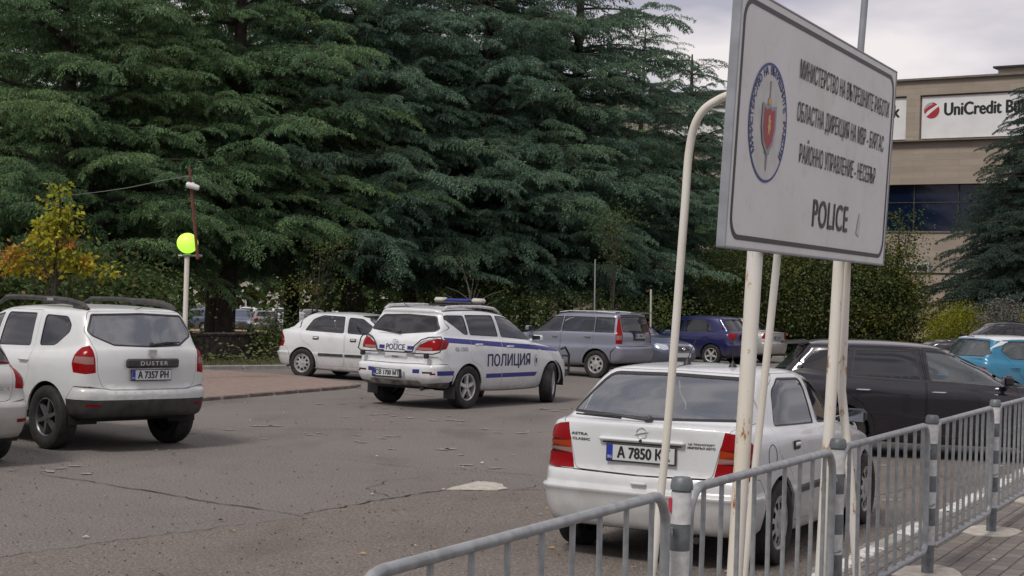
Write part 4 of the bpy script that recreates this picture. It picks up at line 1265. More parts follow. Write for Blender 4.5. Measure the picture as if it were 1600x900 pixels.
def gen_car(name, label, cat, rows, wb, r, W, col, rear, lamp, gatep, sides, doors, style='five', group=None, mirror_m=None, lampm='red_lens', plate_txt=None, plate_at=None, front=None, glassm='glass', roofm=None, belt=1.0, dash=None, low=False):
    root = empty(name, label, cat, group=group)
    S = Surf(rows, 60 if low else 80)
    rg = arches(r, wb, r + .045)
    rg += [('tail_light', lamp, lampm, dict(off=-.001, key='lamp'))]
    rg += rearwin(rear, 'gate', .05, .018, glassm)
    if gatep: rg += gate(gatep, .04)
    for k, s_ in enumerate(sides):
        rg += win('side_window', s_, 'door%d' % k if k < len(doors) else None, .04, g=glassm)
    for k, d in enumerate(doors): rg += door('door%d' % k, d, r=.05)
    if roofm: rg += [('roof_panel', roofm[1], roofm[0], dict(c=True, off=-.001))]
    bz = rows[5][0]
    rg += [('bumper', [('r', 0, bz), ('r', W - .30, bz), ('s', -rows[5][3] * -.72, bz + .02), ('s', -(r + .055), .52), ('s', -(r + .06), .2), ('r', .4, .22), ('r', 0, .22)], 'paint', dict(c=True))]
    if not low: rg += windscreen(front or [(0, rows[-5][2] + .01), (W - .30, rows[-5][2]), (W - .12, belt + .02), (0, belt)])
    xf = rows[4][4]
    rg += [('headlight', [('f', .42, .74), ('f', .66, .77), ('s', xf - .42, .78), ('s', xf - .34, .66), ('f', .60, .60), ('f', .46, .62)], 'headlamp', dict(off=.001)),
           ('grille', [('f', 0, .70), ('f', .34, .70), ('f', .30, .58), ('f', 0, .56)], 'plastic', dict(c=True, off=.004))]
    ob = car_shell(S, rg, root, MM(paint=M[col]), sg=4 if low else 3)
    if not low: interior(root, W - .06, rows[3][3] + .2, dash or 1.9, belt, 1.05)
    wells(root, W - .03, r, wb)
    for x in (0, wb):
        for sy in (1, -1): wheel(root, x, sy * (W - .005), r, .20, style, M, 0, r * .66)
    for sy in (1, -1):
        if not low or True: mirror(root, (dash or 1.9) + .0, sy * (W - .06), belt + .06, M[mirror_m or col], M['chrome'], sy, 1.1)
        for k, d in enumerate(doors):
            x = min(p[0] for p in d) + (.16 if k or len(doors) == 1 else .20); z = belt - .12
            p, n = S.pt('s', x + .05, z); handle(ob[('door%d' % k, sy)], x + .05, sy * p[1], z, sy, M[col] if col != 'black' else M['chrome'], .17)
    g = ob.get(('gate', 0), root) or root
    if plate_txt: plate(g, plate_at[0], 0, plate_at[1], 0, plate_txt, w_=.50)
    return root, S, ob

def others():
    out = {}
    # black estate: explicit so that only the two doors are doors
    rows = mkrows(.95, 2.70, .87, .90, 1.49, .98, 1.04, -.80, -.50, 2.35, 1.42, bz=.68)
    r, S, ob = gen_car('estate_car', 'long black estate car with chrome door handles, broadside behind the grey railings', 'estate car', rows, 2.70, .32, .90, 'black',
        [(0, 1.40), (.52, 1.39), (.70, 1.12), (0, 1.08)],
        [('r', .52, 1.04), ('r', .74, 1.06), ('s', -.62, 1.04), ('s', -.55, .92), ('r', .74, .86), ('r', .50, .88)],
        [(0, 1.425), (.56, 1.41), (.75, 1.12), (.72, 1.04), (.62, .72), (0, .70)],
        [[(.10, 1.03), (1.00, 1.0), (.92, 1.385), (.16, 1.38)], [(1.10, 1.0), (2.10, .955), (1.88, 1.12), (1.56, 1.30), (1.30, 1.37), (1.04, 1.385)]],
        [[(.02, 1.04), (.09, 1.42), (.97, 1.42), (1.045, 1.0), (1.05, .32), (.42, .32), (.40, .50), (.28, .68), (.03, .84)],
         [(1.06, 1.0), (1.0, 1.42), (1.34, 1.405), (1.62, 1.325), (1.94, 1.14), (2.18, .96), (2.22, .80), (2.16, .32), (1.06, .32)]],
        'five_twin', glassm='glass_clear', belt=.99, dash=2.02)
    q = inset(rounded([(-.55, 1.12), (-.06, 1.04), (-.02, 1.04), (.04, 1.375), (-.34, 1.35)], .04), .01)
    for sy in (1, -1): surf_patch(S, 'quarter_window', q, 's', M['rear_tint'], r, side=sy, off=.002)
    for sy in (1, -1):   # rear doors have dark glass
        for o in list(r.children):
            for c in list(o.children):
                if c.name.startswith('side_window') and 'seal' not in c.name:
                    xs = [v.co.x for v in c.data.vertices]
                    if max(xs) < 1.1: c.data.materials[0] = M['glass_dark']
    b = MB()
    b.add([(-.44, -.56, 1.42), (-.44, .56, 1.42), (-.72, .52, 1.405), (-.72, -.52, 1.405), (-.40, -.56, 1.455), (-.40, .56, 1.455), (-.74, .50, 1.425), (-.74, -.50, 1.425)],
          [(3, 2, 1, 0), (4, 5, 6, 7), (0, 1, 5, 4), (1, 2, 6, 5), (2, 3, 7, 6), (3, 0, 4, 7)])
    b.build('roof_spoiler', M['black'], ob[('gate', 0)])
    b = MB(); b.box((-.735, 0, 1.415), (.012, .34, .018)); b.build('brake_lamp', M['red_lens'], ob[('gate', 0)])
    b = MB(); b.tube([(.05, 0, 1.485), (-.12, 0, 1.56)], .006, 6); b.build('aerial', M['trim'], r)
    out['black'] = r
    # silver hatch cut by the left edge
    rows = mkrows(.78, 2.53, .85, .83, 1.46, .92, .99, -.62, -.30, 2.15, 1.30, bz=.66, rr=.15)
    r, S, ob = gen_car('silver_hatchback', 'silver hatchback with a tall red tail lamp, cut by the left edge', 'hatchback car', rows, 2.53, .30, .83, 'silver',
        [(0, 1.38), (.52, 1.36), (.66, 1.08), (.64, 1.04), (0, 1.02)],
        [('r', .625, 1.07), ('s', -.56, 1.08), ('s', -.50, 1.05), ('s', -.45, .95), ('s', -.47, .80), ('r', .72, .79), ('r', .615, .80)],
        [(0, 1.40), (.55, 1.38), (.69, 1.10), (.60, 1.0), (.585, .80), (.56, .69), (.50, .67), (0, .665)],
        [[(.06, .97), (.92, .945), (.88, 1.33), (.28, 1.33)], [(1.0, .94), (1.80, .91), (1.50, 1.17), (1.26, 1.31), (.97, 1.335)]],
        [[(-.02, .98), (.2, 1.32), (.30, 1.36), (.93, 1.36), (.96, .94), (.97, .30), (.40, .30), (.30, .62), (.0, .78)], [(.98, .94), (.95, 1.36), (1.30, 1.34), (1.56, 1.19), (1.86, .92), (1.94, .8), (1.94, .30), (.98, .30)]],
        'cover', belt=.95, plate_txt='\u0410 4418 \u041a\u041c', plate_at=(-.75, .80), glassm='glass_dark')
    surf_patch(S, 'bumper_reflector', [(-.62, .455), (-.75, .46), (-.75, .495), (-.62, .49)], 'r', M['darkred_lens'], r, off=.004)
    surf_text(S, 'model_lettering', 'HDi', 'r', -.47, .80, .045, M['chrome'], ob[('gate', 0)], xs=1.5, bold=.002)
    out['left'] = r
    # dark blue hatch
    rows = mkrows(.76, 2.61, .84, .865, 1.50, .95, 1.02, -.60, -.30, 2.2, 1.35, bz=.68)
    r, S, ob = gen_car('blue_hatchback', 'dark blue hatchback parked beyond the lilac estate', 'hatchback car', rows, 2.61, .315, .865, 'blue',
        [(0, 1.40), (.52, 1.385), (.68, 1.10), (.60, 1.055), (0, 1.05)],
        [('r', .40, .97), ('r', .60, .985), ('s', -.58, .99), ('s', -.50, .93), ('r', .76, .80), ('r', .56, .79)],
        [(0, 1.425), (.56, 1.41), (.72, 1.10), (.66, 1.02), (.42, .98), (.53, .78), (.50, .70), (0, .70)],
        [[(.02, 1.05), (.05, .99), (1.0, .97), (.95, 1.36), (.30, 1.37)], [(1.1, .965), (1.90, .94), (1.58, 1.19), (1.34, 1.34), (1.03, 1.365)]],
        [[(-.06, 1.0), (.2, 1.36), (.32, 1.40), (.98, 1.395), (1.04, .965), (1.05, .30), (.42, .30), (.32, .62), (.0, .80)], [(1.06, .965), (1.0, 1.395), (1.38, 1.37), (1.64, 1.21), (1.95, .95), (2.03, .8), (2.02, .30), (1.06, .30)]],
        'five', belt=.98, glassm='glass_dark')
    wiper(ob[('gate', 0)], (-.62, -.02, 1.085), (-.60, -.40, 1.10))
    b = MB(); b.box((-.73, 0, .88), (.02, .52, .17), 0, bev=.03); b.build('plate_recess', M['trim'], ob[('gate', 0)])
    b = MB(); b.tube([(.05, 0, 1.49), (-.05, 0, 1.60)], .006, 6); b.build('aerial', M['trim'], r)
    out['blue'] = r
    # silver saloon
    rows = mkrows(.92, 2.50, .80, .835, 1.42, .90, 1.00, -.38, .10, 2.1, 1.28, bz=.66, deck=-.86)
    r, S, ob = gen_car('saloon_car', 'silver saloon with a square red tail lamp beyond the dark blue hatchback', 'saloon car', rows, 2.50, .30, .835, 'silver',
        [(0, 1.345), (.50, 1.335), (.64, 1.06), (0, 1.05)],
        [('r', .52, .98), ('r', .74, .975), ('s', -.72, .97), ('s', -.66, .80), ('r', .74, .78), ('r', .52, .78)],
        [(0, 1.02), (.50, 1.01), (.50, .70), (0, .69)],
        [[(.22, .95), (.88, .93), (.88, 1.29), (.50, 1.28)], [(.98, .93), (1.76, .90), (1.48, 1.14), (1.26, 1.27), (.95, 1.295)]],
        [[(.02, .93), (.18, 1.02), (.40, 1.31), (.92, 1.325), (.93, .30), (.42, .30), (.30, .62)], [(.94, .93), (.935, 1.325), (1.28, 1.30), (1.54, 1.16), (1.83, .91), (1.9, .8), (1.9, .30), (.94, .30)]],
        'cover', belt=.93, plate_txt='\u0410 2906 \u041d\u0422', plate_at=(-.895, .82), glassm='glass_dark')
    out['saloon'] = r
    # slate blue car nose-out behind the lilac estate
    rows = mkrows(.75, 2.55, .88, .86, 1.48, .95, 1.02, -.60, -.25, 2.2, 1.35)
    r, S, ob = gen_car('slate_hatchback', 'slate blue hatchback showing its bonnet and headlamp past the tail of the lilac estate', 'hatchback car', rows, 2.55, .31, .86, 'slate',
        [(0, 1.38), (.52, 1.37), (.68, 1.10), (0, 1.05)],
        [('r', .56, 1.0), ('r', .72, 1.0), ('s', -.56, .97), ('s', -.50, .82), ('r', .72, .78), ('r', .54, .78)],
        [(0, 1.405), (.56, 1.39), (.72, 1.10), (.56, 1.02), (.50, .70), (0, .69)],
        [[(.02, 1.02), (1.0, .97), (.95, 1.34), (.30, 1.35)], [(1.1, .965), (1.90, .94), (1.58, 1.19), (1.34, 1.32), (1.03, 1.345)]], [], 'cover', belt=.98)
    b = MB(); b.tube([(3.435, .05 * math.cos(a), .64 + .03 * math.sin(a)) for a in np.linspace(0, 2 * PI, 18, endpoint=False)], .007, 6, closed=True)
    b.tube([(3.435, -.035, .615), (3.435, .035, .665)], .007, 6); b.build('badge', M['chrome'], r)
    b = MB(); b.box((3.45, 0, .47), (.012, .52, .11)); b.build('number_plate', M['plate'], r)
    out['slate'] = r
    # bright blue hatch with white roof
    rows = mkrows(.66, 2.54, .79, .865, 1.47, .98, 1.03, -.52, -.26, 2.15, 1.36, rr=.22, br=.14)
    roof = [('g', 1, 1), ('f', 0, 1.425), ('f', .40, 1.42), ('s', 1.32, 1.385), ('s', .9, 1.40), ('s', .3, 1.405), ('s', -.04, 1.385), ('s', -.20, 1.30), ('s', -.34, 1.20), ('r', .66, 1.36), ('r', .45, 1.40), ('r', 0, 1.41), ('g', 0, 1)]
    r, S, ob = gen_car('two_tone_hatchback', 'bright blue hatchback with a white roof', 'hatchback car', rows, 2.54, .31, .865, 'cyan',
        [(0, 1.385), (.50, 1.37), (.70, 1.13), (.62, 1.07), (0, 1.06)],
        [('r', .56, .88), ('r', .72, .88), ('s', -.46, .87), ('s', -.44, .80), ('r', .72, .74), ('r', .54, .74)],
        None,
        [[(-.12, 1.18), (.06, 1.04), (.94, 1.0), (.90, 1.375), (.10, 1.37), (-.04, 1.32)], [(1.02, .995), (1.86, .97), (1.56, 1.20), (1.34, 1.34), (.98, 1.375)]],
        [[(.0, 1.0), (-.14, 1.18), (.10, 1.40), (.93, 1.40), (.98, .995), (.98, .32), (.42, .32), (.32, .62)], [(.99, .995), (.945, 1.40), (1.38, 1.37), (1.62, 1.22), (1.93, .98), (2.0, .8), (2.0, .32), (.99, .32)]],
        'five', belt=1.0, glassm='glass_clear', mirror_m='white', roofm=('white', roof))
    b = MB(); b.box((-.30, 0, 1.432), (.012, .22, .016)); b.build('brake_lamp', M['red_lens'], r)
    b = MB(); b.tube([(.05, 0, 1.46), (.0, 0, 1.53)], .006, 6); b.build('aerial', M['trim'], r)
    out['cyan'] = r
    # dark coupe-shaped sport utility
    rows = mkrows(.95, 2.85, .90, .93, 1.64, 1.06, 1.16, -.62, .45, 2.45, 1.62, bz=.74, hood=.95, low=.30)
    r, S, ob = gen_car('coupe_utility', 'black coupe-backed utility with a sloping roof at the far shrubs', 'sport utility car', rows, 2.85, .37, .93, 'black',
        [(0, 1.53), (.48, 1.52), (.70, 1.22), (0, 1.20)],
        [('r', .50, 1.12), ('r', .76, 1.12), ('s', -.72, 1.10), ('s', -.66, 1.0), ('r', .76, .96), ('r', .50, .98)],
        None,
        [[(.12, 1.26), (.35, 1.15), (.96, 1.13), (.92, 1.51), (.62, 1.48)], [(1.05, 1.12), (2.14, 1.08), (1.86, 1.32), (1.56, 1.49), (1.0, 1.52)]],
        [[(.0, 1.12), (.3, 1.36), (.58, 1.53), (.96, 1.56), (1.0, .36), (.48, .36), (.36, .72)], [(1.01, 1.12), (.975, 1.56), (1.58, 1.54), (1.92, 1.34), (2.22, 1.08), (2.26, .9), (2.2, .36), (1.01, .36)]],
        'five_twin', belt=1.10, glassm='glass_dark', dash=2.1)
    out['coupe'] = r
    return out

def distant_proto(col, label, saloon=False):
    rows = mkrows(.85, 2.6, .82, .86, 1.46, .94, 1.01, -.45 if saloon else -.66, .05 if saloon else -.35, 2.15, 1.3, deck=-.78 if saloon else None)
    r, S, ob = gen_car('parked_car', label, 'car', rows, 2.6, .31, .86, col,
        [(0, 1.37), (.50, 1.36), (.66, 1.09), (0, 1.07)],
        [('r', .54, 1.0), ('r', .74, 1.0), ('s', -.66, .98), ('s', -.60, .82), ('r', .72, .80), ('r', .54, .80)],
        None, [[(.1, .99), (1.0, .97), (.95, 1.32), (.35, 1.33)], [(1.1, .965), (1.88, .94), (1.56, 1.19), (1.32, 1.31), (1.03, 1.325)]], [], 'cover', group='cars in the far car park beyond the trees', glassm='glass_dark', low=True)
    return r

# ------------------------------------------------------------------ ground and pavements
def asphalt_mat(name, c1, c2, c3, sandy=.5):
    m = mat(name, c1, .88)
    a = noise(m, .35, 6, .6); b = noise(m, 3.0, 6, .65); c = noise(m, 42, 4, .8); d = noise(m, 200, 2, .6)
    base = mixc(m, ramp(m, a, [(.35, (0, 0, 0)), (.68, (1, 1, 1))]), c1, c2)
    base = mixc(m, ramp(m, b, [(.48, (0, 0, 0)), (.75, (sandy,) * 3)]), base, c3)
    base = mixc(m, ramp(m, c, [(.52, (0, 0, 0)), (.66, (.9, .9, .9))]), base, tuple(v * 2.1 for v in c2))
    base = mixc(m, ramp(m, c, [(.34, (.95, .95, .95)), (.47, (0, 0, 0))]), base, tuple(v * .35 for v in c1))
    st = noise(m, .9, 4, .5, sc=(1, .35, 1))
    base = mixc(m, ramp(m, st, [(.54, (0, 0, 0)), (.68, (.38, .38, .38))]), base, (.055, .047, .042))
    e = noise(m, 11, 5, .7)
    base = mixc(m, ramp(m, e, [(.60, (0, 0, 0)), (.70, (.45, .45, .45))]), base, (.05, .045, .04))
    lk(m, base, P(m).inputs['Base Color'])
    ad = nn(m, 'ShaderNodeMath', operation='ADD'); lk(m, c, ad.inputs[0]); lk(m, d, ad.inputs[1])
    bump(m, ad.outputs[0], .55, .006)
    return m
M['asphalt'] = asphalt_mat('asphalt', (.122, .111, .102), (.152, .137, .124), (.168, .147, .129), .65)
M['asphalt_near'] = asphalt_mat('worn_asphalt', (.118, .102, .090), (.148, .126, .109), (.170, .140, .117), .75)
M['soil'] = noisy('soil', (.06, .05, .035), (.10, .085, .06), 3, .95, bumps=.4)
M['tan_soil'] = noisy('tan_gravel', (.30, .20, .12), (.22, .16, .10), 2, .95)
M['concrete'] = noisy('concrete', (.34, .33, .31), (.24, .23, .21), 6, .9, bumps=.2)
M['white_cement'] = noisy('white_cement', (.46, .43, .38), (.34, .31, .27), 14, .9, bumps=.3)
M['old_kerb'] = noisy('old_kerb', (.20, .165, .14), (.11, .095, .085), 4, .9)
M['crack'] = mat('crack_dirt', (.022, .019, .017), 1)
M['faded_paint'] = noisy('faded_road_paint', (.28, .27, .25), (.15, .135, .12), 28, .85, lo=.46, hi=.60)
M['kerb_paint'] = noisy('worn_kerb_paint', (.60, .60, .58), (.26, .25, .22), 16, .8, lo=.52, hi=.62)

def sheet(name, poly, z, m, kind='structure', label=None, grid=None):
    o = mesh_obj(name, [(x, y, z) for x, y in poly], [tuple(range(len(poly)))], m)
    if kind: o['kind'] = kind
    return o
BD = Vector((math.sin(R(27.07)), math.cos(R(27.07)), 0)); BN = Vector((-BD.y, BD.x, 0)); B0 = Vector((.723, 6.459, 0))
def BP(a, n, z=0): return B0 + BD * a + BN * n + Vector((0, 0, z))

# the lot is a raised slab; behind the low wall the land drops by a metre
g = MB()
g.add([(-900, -60, -1.0), (900, -60, -1.0), (900, 1800, -1.0), (-900, 1800, -1.0)], [(0, 1, 2, 3)])
g.build('ground', M['soil'], smooth=False)['kind'] = 'structure'
lot = [(-60, -40), (60, -40), (75, 74), (22, 66), (12, 62), (4, 56), (-2, 48), (-7.2, 40.0), (-9.0, 37.2), (-30, 31), (-60, 28)]
b = MB(); b.prism(lot, -1.2, 0); b.build('parking_lot', M['asphalt'], smooth=False)['kind'] = 'structure'
# coarser, browner asphalt this side of the crack
def wob(pts, amp, step, seed):
    r_ = random.Random(seed); out = [Vector(pts[0])]
    for a, c in zip(pts[:-1], pts[1:]):
        a, c = Vector(a), Vector(c); L = (c - a).length; n = max(1, int(L / step)); pn = Vector((-(c - a).y, (c - a).x)).normalized()
        for k in range(1, n + 1):
            p = a.lerp(c, k / n)
            if k < n: p = p + pn * r_.uniform(-amp, amp)
            out.append(p)
    return out
main_crack = wob([(-1.76, 13.28), (-1.25, 14.2), (-.62, 15.25), (.1, 15.45), (1.2, 15.75), (1.75, 15.9)], .035, .09, 3)
left_crack = wob([(-1.76, 13.28), (-2.6, 13.9), (-3.79, 14.9), (-4.6, 15.5)], .03, .12, 4)
hair_crack = wob([(-1.70, 13.2), (-2.1, 12.67), (-2.9, 11.6), (-3.46, 10.8), (-4.3, 9.6)], .04, .10, 5)
extra_cracks = [wob([(-2.1, 17.9), (-1.2, 17.3), (-.2, 17.0), (.6, 16.7)], .06, .2, 6), wob([(-1.05, 14.55), (-1.35, 15.2), (-1.2, 15.9), (-.9, 16.3)], .05, .12, 7),
                wob([(-4.5, 20.5), (-2.5, 21.5), (1.5, 22.5), (5, 24)], .08, .3, 8), wob([(.1, 15.45), (.5, 16.3), (1.2, 17.4)], .04, .12, 9), wob([(3.2, 14.9), (4.6, 17.3), (6.2, 18.9)], .06, .2, 10)]
def ribbon(path, w0, z, seed):
    r_ = random.Random(seed); V = []; F = []
    n = len(path)
    for i, p in enumerate(path):
        t = (path[min(i + 1, n - 1)] - path[max(i - 1, 0)]).normalized(); q = Vector((-t.y, t.x))
        e = min(i, n - 1 - i) / max(n * .2, 1)
        ww = w0 * min(1, .25 + e) * r_.uniform(.35, 1.3)
        V += [(p.x + q.x * ww, p.y + q.y * ww, z), (p.x - q.x * ww, p.y - q.y * ww, z)]
    for i in range(n - 1): F.append((2 * i, 2 * i + 1, 2 * i + 3, 2 * i + 2))
    return V, F
near = [(p.x, p.y) for p in hair_crack[::-1]] + [(p.x, p.y) for p in main_crack] + [(3.4, 17.5), (8, 25), (13, 24), (6, 3), (4, -6), (-3, 2), (-5, 8.8)]
sheet('worn_asphalt', near, .004, M['asphalt_near'])
cb = MB()
for path, w0, sd_ in [(main_crack, .016, 1), (left_crack, .012, 2), (hair_crack, .006, 3)] + [(e, .005, 10 + i) for i, e in enumerate(extra_cracks)]:
    V, F = ribbon(path, w0, .008, sd_); cb.add(V, F)
cb.build('asphalt_cracks', M['crack'], smooth=False)['kind'] = 'structure'
def blob(cx, cy, rx, ry, n, jag, seed, rot=0):
    r_ = random.Random(seed); o = []
    for k in range(n):
        a = 2 * PI * k / n; u = 1 + r_.uniform(-jag, jag)
        x, y = rx * u * math.cos(a), ry * u * math.sin(a)
        o.append((cx + x * math.cos(rot) - y * math.sin(rot), cy + x * math.sin(rot) + y * math.cos(rot)))
    return o
pt_ = MB()
pt_.prism([(-.58, 15.27), (-.52, 15.5), (-.38, 15.82), (-.28, 16.05), (-.12, 16.0), (-.03, 15.86), (-.02, 15.68), (.03, 15.55), (-.08, 15.38), (-.28, 15.33), (-.45, 15.30)], 0, .012)
o = pt_.build('cement_patch', M['white_cement'], smooth=False); o['kind'] = 'structure'
fl = MB()
r_ = random.Random(12)
for (cx, cy, n, sx, sy) in ((-3.0, 20.1, 12, .75, .9), (-1.6, 23.5, 9, .6, .5), (-2.6, 22.3, 5, .6, 1.2), (.75, 26.6, 5, .25, .2), (-4.6, 15.7, 7, .35, .25), (-.9, 18.6, 8, .6, .9), (.3, 22.5, 6, .6, .8), (-2.8, 26.0, 5, .5, .8), (1.2, 13.8, 6, .8, 1.2), (4.6, 16.5, 6, .8, 1.4)):
    for _ in range(n):
        x, y = r_.gauss(cx, sx), r_.gauss(cy, sy); s_ = r_.uniform(.025, .07)
        q = blob(x, y, s_ * r_.uniform(.8, 2.2), s_, 9, .45, r_.random(), r_.uniform(-.4, 1.4))
        fl.add([(a, c, .009) for a, c in q], [tuple(range(9))])
o = fl.build('paint_flecks', M['faded_paint'], smooth=False); o['kind'] = 'structure'
# faded bay lines
bl = MB()
def bar(p0, p1, w_, z):
    p0, p1 = Vector(p0), Vector(p1); t = (p1 - p0).normalized(); q = Vector((-t.y, t.x)) * w_ / 2
    return [(p0.x + q.x, p0.y + q.y, z), (p0.x - q.x, p0.y - q.y, z), (p1.x - q.x, p1.y - q.y, z), (p1.x + q.x, p1.y + q.y, z)]
for p0, p1 in (((-5.1, 33.3), (-2.64, 30.4)), ((-2.2, 29.9), (-1.4, 29.0)), ((.9, 36.8), (3.9, 34.6)), ((4.0, 40.9), (6.8, 38.9))):
    bl.add(bar(p0, p1, .09, .008), [(0, 1, 2, 3)])
bl.build('bay_lines', M['faded_paint'], smooth=False)['kind'] = 'structure'
# fallen leaves: uncountable scatter
lv = MB(); r_ = random.Random(5)
for k in range(700):
    if k < 420:
        y = r_.uniform(8.5, 40); x = r_.uniform(-.36 * y, .40 * y)
    else:
        a = r_.uniform(-1, 22); q = BP(a, r_.uniform(-2.5, 1.6)); x, y = q.x, q.y
    s_ = r_.uniform(.012, .034); an = r_.uniform(0, 6.3)
    T = Matrix.Translation((x, y, .014 if (Vector((x, y, 0)) - B0).dot(BN) > .7 else .134)) @ Matrix.Rotation(an, 4, 'Z') @ Matrix.Rotation(r_.uniform(-.35, .35), 4, 'X')
    lv.add([(-s_, 0, 0), (-.2 * s_, -.6 * s_, .25 * s_), (s_, -.1 * s_, 0), (.1 * s_, .65 * s_, .3 * s_)], [(0, 1, 2), (0, 2, 3)], r_.choice((0, 0, 1, 2)), T)
o = lv.build('fallen_leaves', [mat('dry_leaf', (.13, .08, .04), .8), mat('yellow_leaf', (.36, .24, .07), .8), mat('pale_litter', (.42, .40, .36), .8)], smooth=False); o['kind'] = 'stuff'
# little stones on the worn part: uncountable
sv = MB(); r_ = random.Random(9)
for k in range(1500):
    y = 8.5 + 9 * r_.random() ** 1.3; x = r_.uniform(-.36 * y, .24 * y)
    s_ = r_.uniform(.004, .013)
    T = Matrix.Translation((x, y, .006)) @ Matrix.Rotation(r_.uniform(0, 6), 4, 'Z')
    sv.add([(-s_, 0, 0), (0, -s_ * .8, 0), (s_, 0, 0), (0, s_ * .9, 0), (0, 0, s_ * .8)], [(0, 1, 4), (1, 2, 4), (2, 3, 4), (3, 0, 4)], r_.choice((0, 0, 1)), T)
o = sv.build('loose_grit', [mat('dark_grit', (.05, .043, .038), .9), mat('pale_grit', (.24, .21, .18), .9)], smooth=False); o['kind'] = 'stuff'

# reddish pavement on the left
m = mat('red_pavers', (.21, .15, .13), .9)
bt = nn(m, 'ShaderNodeTexBrick'); bt.inputs['Scale'].default_value = 1.0
bt.inputs['Brick Width'].default_value = .20; bt.inputs['Row Height'].default_value = .10; bt.inputs['Mortar Size'].default_value = .006
bt.inputs['Color1'].default_value = (.27, .185, .155, 1); bt.inputs['Color2'].default_value = (.205, .148, .126, 1); bt.inputs['Mortar'].default_value = (.10, .085, .075, 1)
tcn = nn(m, 'ShaderNodeTexCoord'); mpn = nn(m, 'ShaderNodeMapping'); mpn.inputs['Rotation'].default_value = (0, 0, R(66))
lk(m, tcn.outputs['Object'], mpn.inputs['Vector']); lk(m, mpn.outputs['Vector'], bt.inputs['Vector'])
lk(m, mixc(m, ramp(m, noise(m, 1.4, 5, .6), [(.4, (0, 0, 0)), (.7, (.7, .7, .7))]), bt.outputs['Color'], (.20, .165, .14)), P(m).inputs['Base Color'])
M['red_pavers'] = m
edge = [(-9.2, 16.5), (-5.2, 25.7), (-3.25, 30.2), (-3.05, 30.75), (-3.0, 31.2), (-3.2, 31.7), (-4.9, 33.9), (-6.7, 34.6), (-12, 32.2), (-16, 30), (-18, 20)]
b = MB(); b.prism(edge, -.02, .055); o = b.build('pavement', M['red_pavers'], smooth=False); o['kind'] = 'structure'
kb = MB()
for a, c in zip(edge[:7], edge[1:8]):
    a, c = Vector(a), Vector(c); n = max(1, int((c - a).length / .8))
    for k in range(n):
        p0, p1 = a.lerp(c, k / n + .006), a.lerp(c, (k + 1) / n - .006); t = (p1 - p0); L = t.length; an = math.atan2(t.y, t.x)
        kb.box(((p0.x + p1.x) / 2, (p0.y + p1.y) / 2, .0), (L, .12, .125), 0, an, bev=.012)
o = kb.build('kerb', M['old_kerb'], smooth=False); o['kind'] = 'structure'
# strip of grass with its own kerb, then the low wall
gk = MB()
gp = [Vector((-20, 30.2)), Vector((-12, 33.2)), Vector((-7.1, 35.3)), Vector((-5.25, 37.2)), Vector((-2.0, 42.5)), Vector((4.5, 51.5)), Vector((13, 57))]
for a, c in zip(gp[:-1], gp[1:]):
    n = max(1, int((c - a).length / 1.0))
    for k in range(n):
        p0, p1 = a.lerp(c, k / n + .006), a.lerp(c, (k + 1) / n - .006); t = (p1 - p0)
        gk.box(((p0.x + p1.x) / 2, (p0.y + p1.y) / 2, .02), (t.length, .12, .15), 0, math.atan2(t.y, t.x), bev=.012)
o = gk.build('kerb', M['concrete'], smooth=False); o['kind'] = 'structure'
M['grass'] = noisy('grass_blades', (.045, .065, .02), (.13, .12, .05), 1.3, .9)
V = []; F = []
r_ = random.Random(3)
for a, c in zip(gp[:-1], gp[1:]):
    t = (c - a); L = t.length; t.normalize(); q = Vector((-t.y, t.x))
    for k in range(int(L * 520)):
        p = a + t * r_.uniform(0, L) + q * (.1 + 2.9 * r_.random()); h = r_.uniform(.04, .20); an = r_.uniform(0, 6.3); w_ = .012
        b0 = len(V); V += [(p.x - w_ * math.cos(an), p.y - w_ * math.sin(an), .02), (p.x + w_ * math.cos(an), p.y + w_ * math.sin(an), .02), (p.x + r_.uniform(-.07, .07), p.y + r_.uniform(-.07, .07), .02 + h)]
        F.append((b0, b0 + 1, b0 + 2))
o = mesh_obj('grass', V, F, M['grass']); o['kind'] = 'stuff'
gs = MB()
GP = [(p.x, p.y) for p in gp]; back = [(p.x - 1.9, p.y + 3.0) for p in gp[::-1]]
gs.prism(GP + back, -.02, .05); o = gs.build('verge_soil', M['soil'], smooth=False); o['kind'] = 'structure'
# low weeds along the foot of the wall
Vw = []; Fw = []
for k in range(2600):
    t_ = r_.random(); a, c = (Vector((-11.8, 35.6)), Vector((-7.4, 37.9))) if t_ < .4 else (Vector((-7.4, 37.9)), Vector((-4.4, 42.8))); p = a.lerp(c, r_.random()); cl = math.sin(p.x * 3.1) * math.sin(p.y * 2.3)
    if cl < -.2 and r_.random() < .7: continue
    x, y, z = p.x + r_.gauss(.1, .3), p.y + r_.gauss(-.1, .3), .05 + abs(r_.gauss(0, .22)) * (1 + cl); s_ = r_.uniform(.03, .07); an = r_.uniform(0, 6.3); b0 = len(Vw)
    Vw += [(x, y, z), (x + s_ * math.cos(an), y + s_ * math.sin(an), z + s_ * .5), (x + 1.8 * s_ * math.cos(an + .4), y + 1.8 * s_ * math.sin(an + .4), z), (x + s_ * math.cos(an + .9), y + s_ * math.sin(an + .9), z - s_ * .4)]
    Fw.append((b0, b0 + 1, b0 + 2, b0 + 3))
o = mesh_obj('weeds', Vw, Fw, noisy('weed_leaves', (.045, .07, .02), (.11, .12, .04), 2, .8)); o['kind'] = 'stuff'
